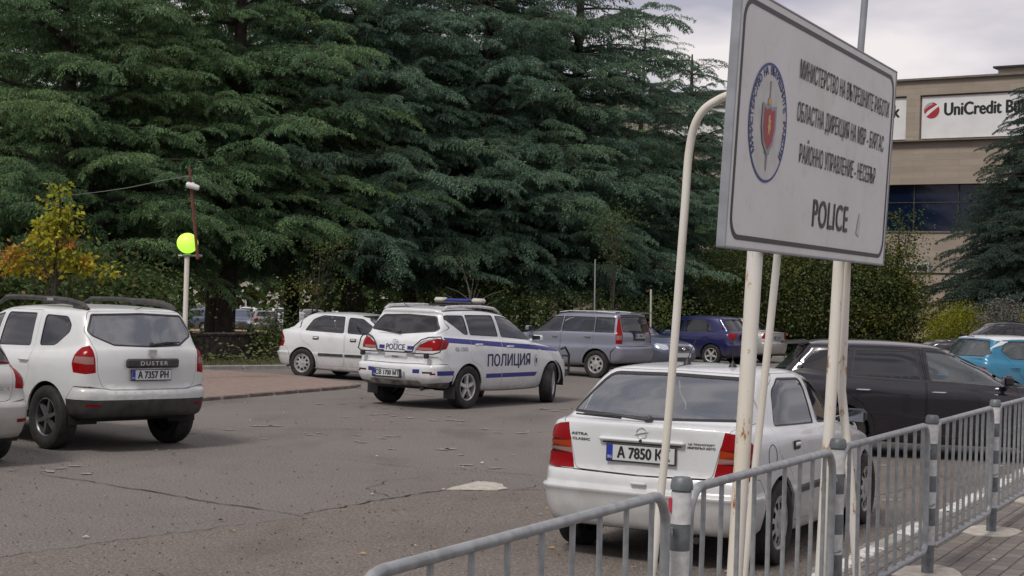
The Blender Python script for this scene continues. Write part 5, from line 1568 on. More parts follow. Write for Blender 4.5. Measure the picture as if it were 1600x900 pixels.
# low dark wall
M['wall_stone'] = noisy('dark_wall_stone', (.018, .015, .014), (.062, .048, .040), 9, .95, bumps=.8, lo=.4, hi=.6)
wb_ = MB()
wp = [Vector((-22, 33.0)), Vector((-12, 36.6)), Vector((-7.8, 38.8)), Vector((-4.9, 43.6)), Vector((-.5, 49.0)), Vector((6, 57)), Vector((16, 62.5)), Vector((30, 66))]
for a, c in zip(wp[:-1], wp[1:]):
    t = c - a; an = math.atan2(t.y, t.x); mid = (a + c) / 2
    wb_.box((mid.x, mid.y, -.16), (t.length + .1, .30, 1.64), 0, an, bev=.02)
    wb_.box((mid.x, mid.y, .69), (t.length + .12, .38, .07), 0, an, bev=.015)
o = tag(wb_.build('retaining_wall', M['wall_stone'], smooth=False), 'low dark stone wall between the parking bays and the cedars', 'wall')
# tan ground of the far car park
sheet('far_car_park', [(-60, 62), (40, 74), (60, 170), (-90, 170)], -.99, M['tan_soil'])

# ------------------------------------------------------------------ pavement on the right
m = mat('grey_pavers', (.2, .19, .18), .88)
bt = nn(m, 'ShaderNodeTexBrick'); bt.inputs['Scale'].default_value = 1.0
bt.inputs['Brick Width'].default_value = .21; bt.inputs['Row Height'].default_value = .125; bt.inputs['Mortar Size'].default_value = .008; bt.inputs['Mortar Smooth'].default_value = .3
bt.inputs['Color1'].default_value = (.215, .195, .175, 1); bt.inputs['Color2'].default_value = (.135, .125, .118, 1); bt.inputs['Mortar'].default_value = (.05, .044, .040, 1)
tcn = nn(m, 'ShaderNodeTexCoord'); mpn = nn(m, 'ShaderNodeMapping'); mpn.inputs['Rotation'].default_value = (0, 0, -R(62.9))
lk(m, tcn.outputs['Object'], mpn.inputs['Vector'])
dn = nn(m, 'ShaderNodeTexNoise'); dn.inputs['Scale'].default_value = 3; lk(m, mpn.outputs['Vector'], dn.inputs['Vector'])
vm = nn(m, 'ShaderNodeVectorMath', operation='MULTIPLY_ADD'); lk(m, dn.outputs['Color'], vm.inputs[0]); vm.inputs[1].default_value = (.02, .02, 0); lk(m, mpn.outputs['Vector'], vm.inputs[2])
lk(m, vm.outputs[0], bt.inputs['Vector'])
c1 = mixc(m, ramp(m, noise(m, 1.8, 6, .65), [(.42, (0, 0, 0)), (.72, (.6, .6, .6))]), bt.outputs['Color'], (.20, .165, .13))
c1 = mixc(m, ramp(m, noise(m, 45, 4, .7), [(.5, (0, 0, 0)), (.75, (.5, .5, .5))]), c1, (.09, .082, .078))
lk(m, c1, P(m).inputs['Base Color'])
mm_ = nn(m, 'ShaderNodeMath', operation='MULTIPLY_ADD'); lk(m, bt.outputs['Fac'], mm_.inputs[0]); mm_.inputs[1].default_value = -1.0; lk(m, noise(m, 60, 4, .7), mm_.inputs[2])
bump(m, mm_.outputs[0], .7, .008)
M['grey_pavers'] = m
q = [BP(-14, .50), BP(34, .50), BP(34, -9), BP(-14, -9)]
b = MB(); b.prism([(p.x, p.y) for p in q], -.02, .12); o = b.build('pavement', M['grey_pavers'], smooth=False); o['kind'] = 'structure'
kb = MB(); r_ = random.Random(21)
for k in range(58):
    a = -14 + k * .82; p = BP(a + .405, .575)
    kb.box((p.x, p.y, .055), (.80, .14, .15), 1 if (k % 5 in (0, 2, 3) and a > 2) else 0, PI / 2 - R(27.07), bev=.012)
o = kb.build('kerb', [M['concrete'], M['kerb_paint']], smooth=False); o['kind'] = 'structure'
# worn white line beside the kerb
wl = MB(); a = -3
while a < 22:
    L = r_.uniform(.25, .9)
    q = [(BP(a, .70), BP(a, .70 + r_.uniform(.10, .2))), (BP(a + L * .5, .69), BP(a + L * .5, .72 + r_.uniform(.08, .2))), (BP(a + L, .70), BP(a + L, .74 + r_.uniform(.04, .15)))]
    V = [v.to_tuple()[:2] + (.009,) for pr in q for v in pr]
    wl.add(V, [(0, 2, 3, 1), (2, 4, 5, 3)]); a += L + r_.uniform(.1, .9)
wl.build('edge_line', M['faded_paint'], smooth=False)['kind'] = 'structure'

# ------------------------------------------------------------------ crowd barriers on striped posts
M['galv'] = noisy('galvanised_steel', (.36, .38, .39), (.26, .275, .285), 18, .45, .4, detail=6)
M['post_grey'] = noisy('post_grey', (.16, .18, .19), (.11, .12, .13), 20, .5, .3)
M['reflect_white'] = noisy('reflective_white', (.58, .59, .60), (.42, .42, .41), 25, .5)
M['red_tape'] = mat('red_tape', (.42, .03, .05), .5)
_g = M['galv']; _f = noise(_g, 30, 6, .75); _src = P(_g).inputs['Base Color'].links[0].from_socket
lk(_g, mixc(_g, ramp(_g, _f, [(.66, (0, 0, 0)), (.72, (.8, .8, .8))]), _src, (.16, .09, .05)), P(_g).inputs['Base Color'])
_rb = random.Random(31)
def striped_post(a, lean, label, red):
    b = MB()
    for z0, z1, k in ((0, .20, 0), (.20, .33, 1), (.33, .45, 0), (.45, .56, 1), (.56, .67, 0), (.67, .78, 1), (.78, .89, 0), (.89, 1.02, 1), (1.02, 1.035, 0)):
        b.lathe([(.0405, z0), (.0405, z1)] if k == 0 else [(.0418, z0), (.0418, z1)], 20, k, None, True)
    b.lathe([(.046, 1.030), (.047, 1.045), (.043, 1.072), (.034, 1.082), (0, 1.084)], 20, 0)
    if red: b.box((-.020, .036, .965), (.03, .014, .06), 2)
    o = b.build('striped_post', [M['post_grey'], M['reflect_white'], M['red_tape']])
    p = BP(a, 0, .118); o.location = p; o.rotation_euler = (0, R(lean), PI / 2 - R(27))
    tag(o, label, 'bollard post', 'striped posts between the railings')
    return o
SP = 2.387
pl_ = ['grey and white striped post nearest the camera, with a rounded cap', 'striped post with a red marker just behind the rusty sign post', 'striped post whose wide concrete pad meets the bottom edge of the pavement', 'striped post with a red marker by the black estate car', 'striped post farthest along the railings']
for i in range(5): striped_post(i * SP, 0.4, pl_[i], i in (0, 1, 3))
pd = MB(); r_ = random.Random(4)
for i in range(-1, 6):
    q = BP(i * SP + .02, .0); pts = blob(q.x, q.y, .34, .25, 11, .16, i + 40, R(63))
    pd.prism(pts, .118, .128)
pd.build('concrete_pads', M['white_cement'], smooth=False)['kind'] = 'structure'

def barrier(i, label):
    """one panel between post i and post i+1: rounded frame and thin uprights"""
    root = empty('crowd_barrier', label, 'barrier', BP(i * SP + (.11 if i >= 0 else -.06), 0, .12), PI / 2 - R(27.07 + _rb.uniform(-.35, .35)), 'grey railing panels along the pavement')
    root.rotation_euler.x = R(_rb.uniform(-.6, .6))
    L = SP - (.22 if i >= 0 else .05); zt = 1.02; zb = .17; rr = .13
    pts = []
    for cx, cz, a0, a1 in ((L - rr, zt - rr, 90, 0), (L - .06, zb + .06, 0, -90), (.06, zb + .06, 270, 180), (rr, zt - rr, 180, 90)):
        r1 = rr if cz > .5 else .06
        for k in range(6):
            a = R(a0 + (a1 - a0) * k / 5); pts.append((cx + r1 * math.cos(a), 0, cz + r1 * math.sin(a)))
    b = MB(); b.tube(pts, .0205, 12, closed=True); b.build('frame', M['galv'], root)
    n = 9; proto = None
    for k in range(n):
        x = .16 + (L - .32) * k / (n - 1)
        if proto is None:
            b = MB(); b.tube([(0, 0, zb + .01), (0, 0, zt - .012)], .0118, 8); proto = b.build('upright', M['galv'], root); o = proto
        else:
            o = proto.copy(); COL.objects.link(o); o.parent = root
        o.location = (x + _rb.uniform(-.004, .004), 0, 0); o.rotation_euler = (R(_rb.uniform(-.25, .25)), R(_rb.uniform(-.3, .3)), 0)
    for x in (-.045, L + .045):
        for z in (.30, .86):
            b = MB(); b.box((x, 0, z), (.075, .012, .03), bev=.004); b.lathe([(.012, -.02), (.012, .02)], 6, 0, Matrix.Translation((x + (.02 if x < 0 else -.02), 0, z)) @ Matrix.Rotation(R(90), 4, 'X'))
            b.build('clamp', M['galv'], root)
    b = MB(); b.tube([(L - .005, .0, .48), (L + .02, -.035, .475), (L + .012, -.06, .49)], .008, 6); b.build('hook', M['galv'], root)
    return root
bl_ = ['nearest railing panel, its rounded corner cut by the bottom edge', 'railing panel behind the rusty sign post and in front of the white hatchback', 'railing panel past the far sign post, ahead of the white hatchback', 'railing panel whose uprights stand before the flank of the black estate', 'last railing panel, cut by the right edge']
for k, i in enumerate(range(-1, 4)): barrier(i, bl_[k])
barrier(4, 'sixth railing panel beyond the right edge')

# ------------------------------------------------------------------ police sign
def rusty_white(name, amt=.60):
    m = mat(name, (.55, .52, .45), .55)
    n1 = noise(m, 15, 8, .72, sc=(1, 1, .4)); n2 = noise(m, 2.2, 5, .6, sc=(1, 1, .5)); n3 = noise(m, 60, 3)
    c = mixc(m, ramp(m, n2, [(.35, (0, 0, 0)), (.7, (1, 1, 1))]), (.66, .65, .62), (.60, .55, .45))
    c = mixc(m, ramp(m, n1, [(amt, (0, 0, 0)), (amt + .06, (1, 1, 1))]), c, (.33, .16, .05))
    c = mixc(m, ramp(m, n1, [(amt + .06, (0, 0, 0)), (amt + .11, (1, 1, 1))]), c, (.10, .045, .025))
    lk(m, c, P(m).inputs['Base Color']); bump(m, n3, .15, .003)
    return m
M['rusty_white'] = rusty_white('rusty_white_paint', .575); M['old_white'] = rusty_white('old_white_paint', .68)
M['sign_grey'] = noisy('sign_back', (.30, .32, .35), (.24, .25, .27), 8, .5, .4)
m = mat('sign_face', (.50, .50, .49), .5)
f1 = noise(m, 1.6, 5, .6); f2 = noise(m, 7, 5, .65, sc=(1, 1, .2)); 
v_ = nn(m, 'ShaderNodeTexVoronoi'); v_.inputs['Scale'].default_value = 240
c = mixc(m, ramp(m, f1, [(.35, (0, 0, 0)), (.7, (1, 1, 1))]), (.68, .685, .69), (.60, .59, .56))
c = mixc(m, ramp(m, f2, [(.55, (0, 0, 0)), (.75, (.5, .5, .5))]), c, (.45, .44, .42))
c = mixc(m, ramp(m, v_.outputs['Distance'], [(.0, (.10, .10, .10)), (.5, (0, 0, 0))]), c, (.32, .32, .34))
lk(m, c, P(m).inputs['Base Color']); M['sign_face'] = m
M['crest_blue'] = mat('crest_blue', (.015, .035, .22), .5)
M['sign_black'] = mat('sign_black', (.022, .022, .026), .5)
M['gold'] = mat('gold', (.50, .30, .08), .4, .2)
M['shield_red'] = mat('shield_red', (.33, .02, .03), .5)
BL = Vector((.9965, 7.57, 2.199)) + Vector((1.458, 2.83, .011)).normalized() * .075; U = Vector((1.458, 2.83, .011)).normalized(); Vv = Vector((.057, 0, 1.268)).normalized()
SW, SH = 3.10, 1.270
Nn = Vv.cross(U).normalized()
if Nn.dot(Vector((0, 0, 2)) - BL) < 0: Nn = -Nn
Vv = (U.cross(-Nn) if U.cross(-Nn).z > 0 else U.cross(Nn)).normalized()
sg = empty('police_sign', 'large white police notice board with crest and Cyrillic lettering', 'sign board', (0, 0, 0))
# sign frame: x along U, y up, z towards the reader
ST = Matrix(((U.x, Vv.x, Nn.x, BL.x), (U.y, Vv.y, Nn.y, BL.y), (U.z, Vv.z, Nn.z, BL.z), (0, 0, 0, 1)))
sg.matrix_world = ST
b = MB(); b.box((SW / 2, SH / 2, -.012), (SW, SH, .024), bev=.003); b.build('panel', M['sign_face'], sg)
b = MB()
for c_, d_ in (((SW / 2, -.004, -.02), (SW + .03, .012, .048)), ((SW / 2, SH + .004, -.02), (SW + .03, .012, .048)), ((-.008, SH / 2, -.02), (.014, SH + .018, .048)), ((SW + .008, SH / 2, -.02), (.014, SH + .018, .048))):
    b.box(c_, d_, bev=.003)
b.build('rim', M['sign_grey'], sg)
def rrect(w_, h_, r, cx, cy, n=8):
    o = []
    for x, y, a0 in ((w_ / 2 - r, h_ / 2 - r, 0), (-w_ / 2 + r, h_ / 2 - r, 90), (-w_ / 2 + r, -h_ / 2 + r, 180), (w_ / 2 - r, -h_ / 2 + r, 270)):
        for k in range(n + 1):
            a = R(a0 + 90 * k / n); o.append((cx + x + r * math.cos(a), cy + y + r * math.sin(a)))
    return o
def ring(o_, i_, z, name, m, par):
    n = len(o_); return mesh_obj(name, [(x, y, z) for x, y in o_ + i_], [(k, (k + 1) % n, n + (k + 1) % n, n + k) for k in range(n)], m, par)
ring(rrect(SW - .075, SH - .075, .12, SW / 2, SH / 2), rrect(SW - .125, SH - .125, .10, SW / 2, SH / 2), .0035, 'border_line', M['sign_black'], sg)
def line(txt, x0, x1, y, h, bold, m=M['sign_black'], nm='lettering'):
    V, F = text2d(txt, h, 1, 0, space=1.10); wd = V[:, 0].max() - V[:, 0].min(); mn = V[:, 0].min()
    xs = (x1 - x0) / wd
    V, F = text2d(txt, h, xs, bold, space=1.10); V[:, 0] += x0 - mn * xs
    return mesh_obj(nm, [(x, y + q, .004 + l) for x, q, l in V], F, m, sg)
CY = lambda s_: s_.encode().decode('unicode_escape') if '\\' in s_ else s_
line('\u041c\u0418\u041d\u0418\u0421\u0422\u0415\u0420\u0421\u0422\u0412\u041e \u041d\u0410 \u0412\u042a\u0422\u0420\u0415\u0428\u041d\u0418\u0422\u0415 \u0420\u0410\u0411\u041e\u0422\u0418', 1.0, 2.955, .995, .100, .0006)
line('\u041e\u0411\u041b\u0410\u0421\u0422\u041d\u0410 \u0414\u0418\u0420\u0415\u041a\u0426\u0418\u042f \u041d\u0410 \u041c\u0412\u0420 - \u0411\u0423\u0420\u0413\u0410\u0421', 1.0, 2.885, .765, .100, .0006)
line('\u0420\u0410\u0419\u041e\u041d\u041d\u041e \u0423\u041f\u0420\u0410\u0412\u041b\u0415\u041d\u0418\u0415 - \u041d\u0415\u0421\u0415\u0411\u042a\u0420', 1.09, 2.73, .545, .100, .0006)
line('POLICE', 1.42, 2.15, .235, .155, .004)
# crest: blue ring with lettering round it, a sword and a shield
ex, ey, er = .515, .655, .308
def circ(r, n=56): return [(ex + r * math.cos(2 * PI * k / n), ey + r * math.sin(2 * PI * k / n)) for k in range(n)]
cr_ = ring(circ(er), circ(er - .014), .0040, 'crest_ring', M['crest_blue'], sg)
b = MB(); b.prism(circ(er - .010), 0.001, .0025); b.build('crest_field', noisy('crest_white', (.56, .56, .55), (.48, .48, .46), 9, .5), cr_, smooth=False)
txt = '\u041c\u0418\u041d\u0418\u0421\u0422\u0415\u0420\u0421\u0422\u0412\u041e \u041d\u0410 \u0412\u042a\u0422\u0420\u0415\u0428\u041d\u0418\u0422\u0415 \u0420\u0410\u0411\u041e\u0422\u0418'
VV = []; FF = []
for k, ch in enumerate(txt):
    if ch == ' ': continue
    a = R(214 - (248) * k / (len(txt) - 1)); V, F = text2d(ch, .041, 1, .0005)
    ro = a - PI / 2; rad = er - .042
    n0 = len(VV)
    for x, y, l in V: VV.append((ex + rad * math.cos(a) + x * math.cos(ro) - y * math.sin(ro), ey + rad * math.sin(a) + x * math.sin(ro) + y * math.cos(ro), .0045 + l))
    FF += [tuple(i + n0 for i in f) for f in F]
mesh_obj('crest_lettering', VV, FF, M['crest_blue'], cr_)
def flat(poly, z, m, nm): return mesh_obj(nm, [(ex + x, ey + y, z) for x, y in poly], [tuple(range(len(poly)))], m, cr_)
b = MB()
b.prism([(ex - .008, ey + .10), (ex + .008, ey + .10), (ex + .008, ey + .215), (ex - .008, ey + .215)], .003, .006)
b.prism([(ex - .014, ey - .10), (ex + .014, ey - .10), (ex + .012, ey - .20), (ex, ey - .25), (ex - .012, ey - .20)], .003, .006)
b.prism([(ex - .035, ey - .125), (ex - .012, ey - .115), (ex - .012, ey - .17), (ex - .045, ey - .155), (ex - .03, ey - .14)], .0035, .005)
b.prism([(ex + .012, ey - .115), (ex + .035, ey - .125), (ex + .03, ey - .14), (ex + .045, ey - .155), (ex + .012, ey - .17)], .0035, .005)
b.build('sword', noisy('steel_print', (.16, .16, .17), (.30, .30, .31), 30, .5), cr_, smooth=False)
b = MB(); b.prism([(ex - .030, ey + .095), (ex + .030, ey + .095), (ex + .026, ey + .125), (ex - .026, ey + .125)], .0035, .0068); b.build('sword_guard', M['gold'], cr_, smooth=False)
sh = [(x * 1.5, y * 1.30) for x, y in [(-.075, .075), (-.03, .065), (0, .080), (.03, .065), (.075, .075), (.078, -.02), (.055, -.085), (0, -.130), (-.055, -.085), (-.078, -.02)]]
flat(sh, .0075, M['sign_grey'], 'shield_edge')
flat([(x * .76, y * .80 - .004) for x, y in sh], .0085, M['shield_red'], 'shield')
flat([(-.018, .03), (-.002, .045), (.012, .035), (.010, .015), (.026, .018), (.018, -.003), (.028, -.028), (.012, -.04), (.014, -.07), (-.002, -.05), (-.018, -.068), (-.014, -.035), (-.026, -.02), (-.012, -.005), (-.022, .012)], .0095, M['gold'], 'lion')
# two rails on the back
b = MB()
for y in (.25, 1.02): b.box((SW / 2, y, -.045), (SW - .1, .04, .04))
b.build('back_rail', M['sign_grey'], sg)
# tape scrap
b = MB(); b.prism([(2.36, .17), (2.43, .15), (2.45, .27), (2.41, .30), (2.38, .22)], .003, .0045); b.build('sticker_scrap', M['reflect_white'], sg, smooth=False)

def pole(name, pts, r, m, label, cat='post', n=16, grp=None):
    b = MB(); b.tube(pts, r, n); return tag(b.build(name, m), label, cat, grp)
bk = Vector((-.89, .458, 0))
def SPt(x, y, z=-.09): return ST @ Vector((x, y, z))
# two main posts, rusty at the foot
p1 = SPt(.50, 1.2); p0 = SPt(.50, 0); dr = (p1 - p0) / (p1 - p0).z
p1 = unp(1180, 395, 8.30); f0 = unp(1148, 900, 8.24); dr = (p1 - f0) / (p1.z - f0.z); f0 = f0 - dr * (f0.z + .02); p1 = p1 + dr * 1.1
pole('sign_post', [f0, p1], .0425, M['rusty_white'], 'thick rusty white post under the near half of the police sign')
p1b = SPt(2.28, 1.2); p0b = SPt(2.28, 0); dr = (p1b - p0b) / (p1b - p0b).z
p1b = unp(1311, 405, 9.85); f1 = unp(1282, 900, 9.78); dr = (p1b - f1) / (p1b.z - f1.z); f1 = f1 - dr * (f1.z + .02); p1b = p1b + dr * 1.1
pole('sign_post', [f1, p1b], .036, M['rusty_white'], 'thick rusty white post under the far half of the police sign')
# braces
def curve(pts, n=8):
    """Catmull-Rom through the points"""
    P_ = [Vector(p) for p in pts]; P_ = [P_[0] * 2 - P_[1]] + P_ + [P_[-1] * 2 - P_[-2]]; out = []
    for i in range(1, len(P_) - 2):
        for k in range(n):
            t = k / n; a, b_, c, d = P_[i - 1:i + 3]
            out.append(.5 * ((2 * b_) + (c - a) * t + (2 * a - 5 * b_ + 4 * c - d) * t * t + (3 * b_ - a - 3 * c + d) * t ** 3))
    out.append(P_[-2]); return out
pole('sign_brace', curve([unp(1003, 1035, 8.3), unp(1040, 700, 8.25), unp(1068, 350, 8.2), unp(1077, 235, 8.2), unp(1092, 182, 8.15), unp(1122, 156, 8.1), unp(1168, 140, 8.05), unp(1250, 120, 8.6)]), .0215, M['old_white'], 'white bent pipe curving over to the top of the police sign')
pole('sign_brace', [unp(1148, 1040, 8.75), unp(1222, 330, 8.65)], .0215, M['old_white'], 'thin straight white pipe beside the thick near post')
pole('sign_brace', [unp(1347, 1010, 9.75), unp(1328, 740, 9.9), unp(1315, 610, 9.98), unp(1323, 410, 10.05), unp(1330, 260, 10.1)], .028, M['rusty_white'], 'white pipe with peeling paint crossing behind the far post')
pole('sign_mast', [unp(1330, 400, 9.8), unp(1345, 75, 9.8), unp(1353, -20, 9.8), unp(1362, -120, 9.8)], .022, M['sign_grey'], 'thin pipe rising above the top edge of the police sign', 'mast')

# ------------------------------------------------------------------ green globe lamp and camera post
lp = empty('globe_lamp', 'lit green globe lamp on a slim white post', 'lamp', (0, 0, 0))
GY = 31.0
gc = unp(293, 380, GY)
b = MB(); b.tube([(gc.x + .01, GY, -.02), (gc.x, GY, gc.z - .24)], .048, 14); b.lathe([(.09, 0), (.08, .02), (.05, .04)], 14, 0, Matrix.Translation((gc.x + .01, GY, .0))); b.build('post', M['old_white'], lp)
m = mat('glowing_globe', (.40, .70, .10), .4, em=(.50, 1.0, .07), ems=.60); M['globe'] = m
b = MB(); n = 18; b.lathe([(max(.0001, .208 * math.sin(PI * k / n)), gc.z - .203 * math.cos(PI * k / n)) for k in range(n + 1)], 28, 0, Matrix.Translation((gc.x, GY, 0)), False); gl = b.build('globe', m, lp, angle=80)
b = MB(); b.lathe([(.085, 0), (.10, .03), (.06, .045)], 16, 0, Matrix.Translation((gc.x, GY, gc.z - .26))); b.tube([(gc.x - .17, GY, gc.z - .25), (gc.x + .30, GY, gc.z - .24)], .018, 8)
b.box((gc.x + .22, GY, gc.z - .24), (.12, .05, .05), bev=.01); b.build('bracket', M['galv'], lp)
M['rust'] = noisy('rusty_steel', (.16, .035, .022), (.09, .035, .025), 12, .8)
cp = empty('camera_pole', 'thin rusty pole strapped to the green lamp, carrying a camera', 'pole', (0, 0, 0))
b = MB(); b.tube([unp(309, 405, GY - .12), unp(302, 330, GY - .12), unp(296, 262, GY - .12)], .030, 10); b.build('rod', M['rust'], cp)
cc = unp(301, 291, GY - .2)
b = MB(); T = Matrix.Translation(cc) @ Matrix.Rotation(R(15), 4, 'Y') @ Matrix.Rotation(R(90), 4, 'Y')
b.lathe([(0, -.13), (.050, -.125), (.060, -.09), (.058, .08), (.045, .13), (0, .135)], 16, 0, T); b.lathe([(.034, -.129), (.034, -.14), (0, -.141)], 12, 1, T); b.box(cc + Vector((0, .05, .05)), (.06, .1, .05), 0, bev=.01)
tag(b.build('security_camera', [mat('camera_white', (.55, .57, .56), .4), M['trim']]), 'white bullet camera near the top of the rusty pole', 'camera')
b = MB(); b.tube(curve([unp(301, 288, GY - .15), unp(299, 278, GY - .15), unp(290, 276, GY - .15), unp(250, 283, GY + .5), unp(190, 295, GY + 3), unp(120, 304, GY + 8), unp(95, 305, GY + 12)]), .009, 6)
tag(b.build('cable', mat('cable_grey', (.12, .14, .12), .6)), 'thin pale cable running left from the camera into the cedars', 'cable')
# two thin poles beyond the far cars
pole('stake', [unp(928, 540, 47), unp(930, 405, 47)], .022, M['galv'], 'thin grey stake behind the roof of the lilac estate', 'pole', 8)
pole('stake', [unp(1016, 560, 47.5), unp(1017, 452, 47.5)], .028, M['old_white'], 'short pale stake with a red foot right of the lilac estate', 'pole', 8)

# ------------------------------------------------------------------ foliage
def foliage(name, cols, rough=.75, trans=.25, scale=1.2):
    m = bpy.data.materials.new(name); m.use_nodes = True
    p = P(m); p.inputs['Roughness'].default_value = rough; p.inputs['Specular IOR Level'].default_value = .15
    n = noise(m, scale, 4, .6); g = nn(m, 'ShaderNodeNewGeometry')
    c = ramp(m, n, [(.30, cols[0]), (.55, cols[1]), (.75, cols[2])])
    r1 = nn(m, 'ShaderNodeMapRange'); lk(m, g.outputs['Random Per Island'], r1.inputs['Value']); r1.inputs['To Min'].default_value = .65; r1.inputs['To Max'].default_value = 1.35
    n3 = noise(m, scale * .22, 3, .5)
    c = mixc(m, ramp(m, n3, [(.46, (0, 0, 0)), (.66, (.35, .35, .35))]), c, tuple(a * b_ for a, b_ in zip(cols[2], (1.12, 1.0, .70))))
    c = mixc(m, ramp(m, g.outputs['Random Per Island'], [(.955, (0, 0, 0)), (.965, (.8, .8, .8))]), c, (.13, .085, .035))
    h = nn(m, 'ShaderNodeHueSaturation'); lk(m, r1.outputs[0], h.inputs['Value']); lk(m, c, h.inputs['Color'])
    lk(m, h.outputs['Color'], p.inputs['Base Color'])
    t = nn(m, 'ShaderNodeBsdfTranslucent'); lk(m, h.outputs['Color'], t.inputs['Color'])
    x = nn(m, 'ShaderNodeMixShader'); x.inputs[0].default_value = trans
    o = [q for q in m.node_tree.nodes if q.type == 'OUTPUT_MATERIAL'][0]
    lk(m, p.outputs[0], x.inputs[1]); lk(m, t.outputs[0], x.inputs[2]); lk(m, x.outputs[0], o.inputs['Surface'])
    return m
M['cedar_a'] = foliage('cedar_needles', [(.066, .124, .066), (.108, .190, .092), (.170, .268, .122)])
M['cedar_b'] = foliage('blue_cedar_needles', [(.060, .110, .082), (.095, .164, .116), (.145, .228, .158)])
M['spruce'] = foliage('spruce_needles', [(.030, .052, .044), (.045, .076, .060), (.070, .108, .080)])
M['broad'] = foliage('broad_leaves', [(.040, .066, .024), (.064, .100, .034), (.100, .135, .042)], trans=.3)
M['autumn_bush'] = foliage('turning_leaves', [(.050, .075, .022), (.095, .115, .030), (.22, .18, .040)], trans=.3)
M['yellow_bush'] = foliage('yellow_green_leaves', [(.13, .15, .012), (.20, .21, .02), (.27, .26, .03)], trans=.35)
M['maple'] = foliage('yellow_maple_leaves', [(.17, .22, .03), (.32, .32, .03), (.45, .34, .04)], trans=.4, scale=1.8)
M['maple_red'] = foliage('orange_maple_leaves', [(.42, .24, .04), (.44, .20, .05), (.34, .14, .04)], trans=.4)
M['bark'] = noisy('bark', (.030, .025, .020), (.060, .050, .040), 9, .95, bumps=.5)
M['pale_bark'] = noisy('pale_bark', (.16, .15, .13), (.10, .09, .08), 12, .9)
M['grey_twigs'] = foliage('grey_twigs', [(.09, .09, .08), (.13, .13, .12), (.18, .17, .15)], trans=.1)

def quads_mesh(name, V, m, parent=None):
    """V: (n, 4, 3) array of separate quads"""
    n = len(V)
    me = bpy.data.meshes.new(name)
    me.vertices.add(n * 4); me.vertices.foreach_set('co', np.ascontiguousarray(V, dtype=np.float32).ravel())
    me.loops.add(n * 4); me.loops.foreach_set('vertex_index', np.arange(n * 4, dtype=np.int32))
    me.polygons.add(n); me.polygons.foreach_set('loop_start', np.arange(0, n * 4, 4, dtype=np.int32)); me.polygons.foreach_set('loop_total', np.full(n, 4, dtype=np.int32))
    me.materials.append(m); me.update(calc_edges=True)
    o = bpy.data.objects.new(name, me); COL.objects.link(o)
    if parent: o.parent = parent
    return o

def blades(C, D, L, W_, rg, roll=None):
    """kite shaped faces at C pointing along D (unit), random roll"""
    n = len(C)
    a = rg.normal(size=(n, 3)); a -= (a * D).sum(1, keepdims=True) * D; a /= np.linalg.norm(a, axis=1, keepdims=True)
    L = np.asarray(L)[:, None] if np.ndim(L) else L; W_ = np.asarray(W_)[:, None] if np.ndim(W_) else W_
    return np.stack([C, C + D * L * .45 + a * W_ * .5, C + D * L, C + D * L * .45 - a * W_ * .5], 1)

def spray_template(seed, hang=.5, dens=1.0, width=.40):
    """one flat fan of twigs, unit length along +x, drooping at the tip"""
    rg = np.random.default_rng(seed)
    C = []; D = []; L = []
    nt = int(17 * dens)
    ax = lambda u: np.array([u, 0, .10 * math.sin(u * 2.2) - .17 * u ** 2.6])
    for k in range(nt):
        u = .06 + .94 * (k + .5) / nt
        for s_ in (-1, 1):
            l = width * (1.02 - u) ** .6 * (.55 + .45 * min(1, u * 3)) * rg.uniform(.65, 1.15)
            a = R(58 - 22 * u + rg.uniform(-9, 9))
            d = np.array([math.cos(a), s_ * math.sin(a), 0])
            b = ax(u); nseg = max(3, int(l / .036))
            for j in range(nseg):
                v = (j + .4) / nseg
                p = b + d * l * v + np.array([0, 0, .02 - .20 * l * v ** 2 * 1.6 * (.5 + hang)]) + rg.normal(size=3) * .004
                dd = d * rg.uniform(.4, 1) + rg.normal(size=3) * .45 + np.array([.25, 0, -.15 - .55 * hang * v])
                C.append(p); D.append(dd); L.append(rg.uniform(.045, .075))
                if rg.random() < hang * .75:
                    C.append(p); D.append(np.array([rg.normal() * .25 + .12, rg.normal() * .25, -1])); L.append(rg.uniform(.05, .10))
    for k in range(int(26 * dens)):
        u = (k + .5) / 26 / dens; C.append(ax(u)); D.append(rg.normal(size=3) * .5 + np.array([.8, 0, .1])); L.append(rg.uniform(.05, .08))
    C = np.array(C); D = np.array(D); D /= np.linalg.norm(D, axis=1, keepdims=True); L = np.array(L)
    return blades(C, D, L, L * rg.uniform(.24, .42, len(L)), rg).astype(np.float32)

SPR = [spray_template(s_, h_) for s_, h_ in ((1, .35), (2, .55), (3, .8), (4, .5))]
SPR2 = [spray_template(s_, h_, 1.1, .34) for s_, h_ in ((11, .9), (12, 1.1))]

def rotm(az, pitch, roll):
    ca, sa = math.cos(az), math.sin(az); cp_, sp_ = math.cos(pitch), math.sin(pitch); cr_, sr_ = math.cos(roll), math.sin(roll)
    Rz = np.array([[ca, -sa, 0], [sa, ca, 0], [0, 0, 1]]); Ry = np.array([[cp_, 0, -sp_], [0, 1, 0], [sp_, 0, cp_]]); Rx = np.array([[1, 0, 0], [0, cr_, -sr_], [0, sr_, cr_]])
    return Rz @ Ry @ Rx

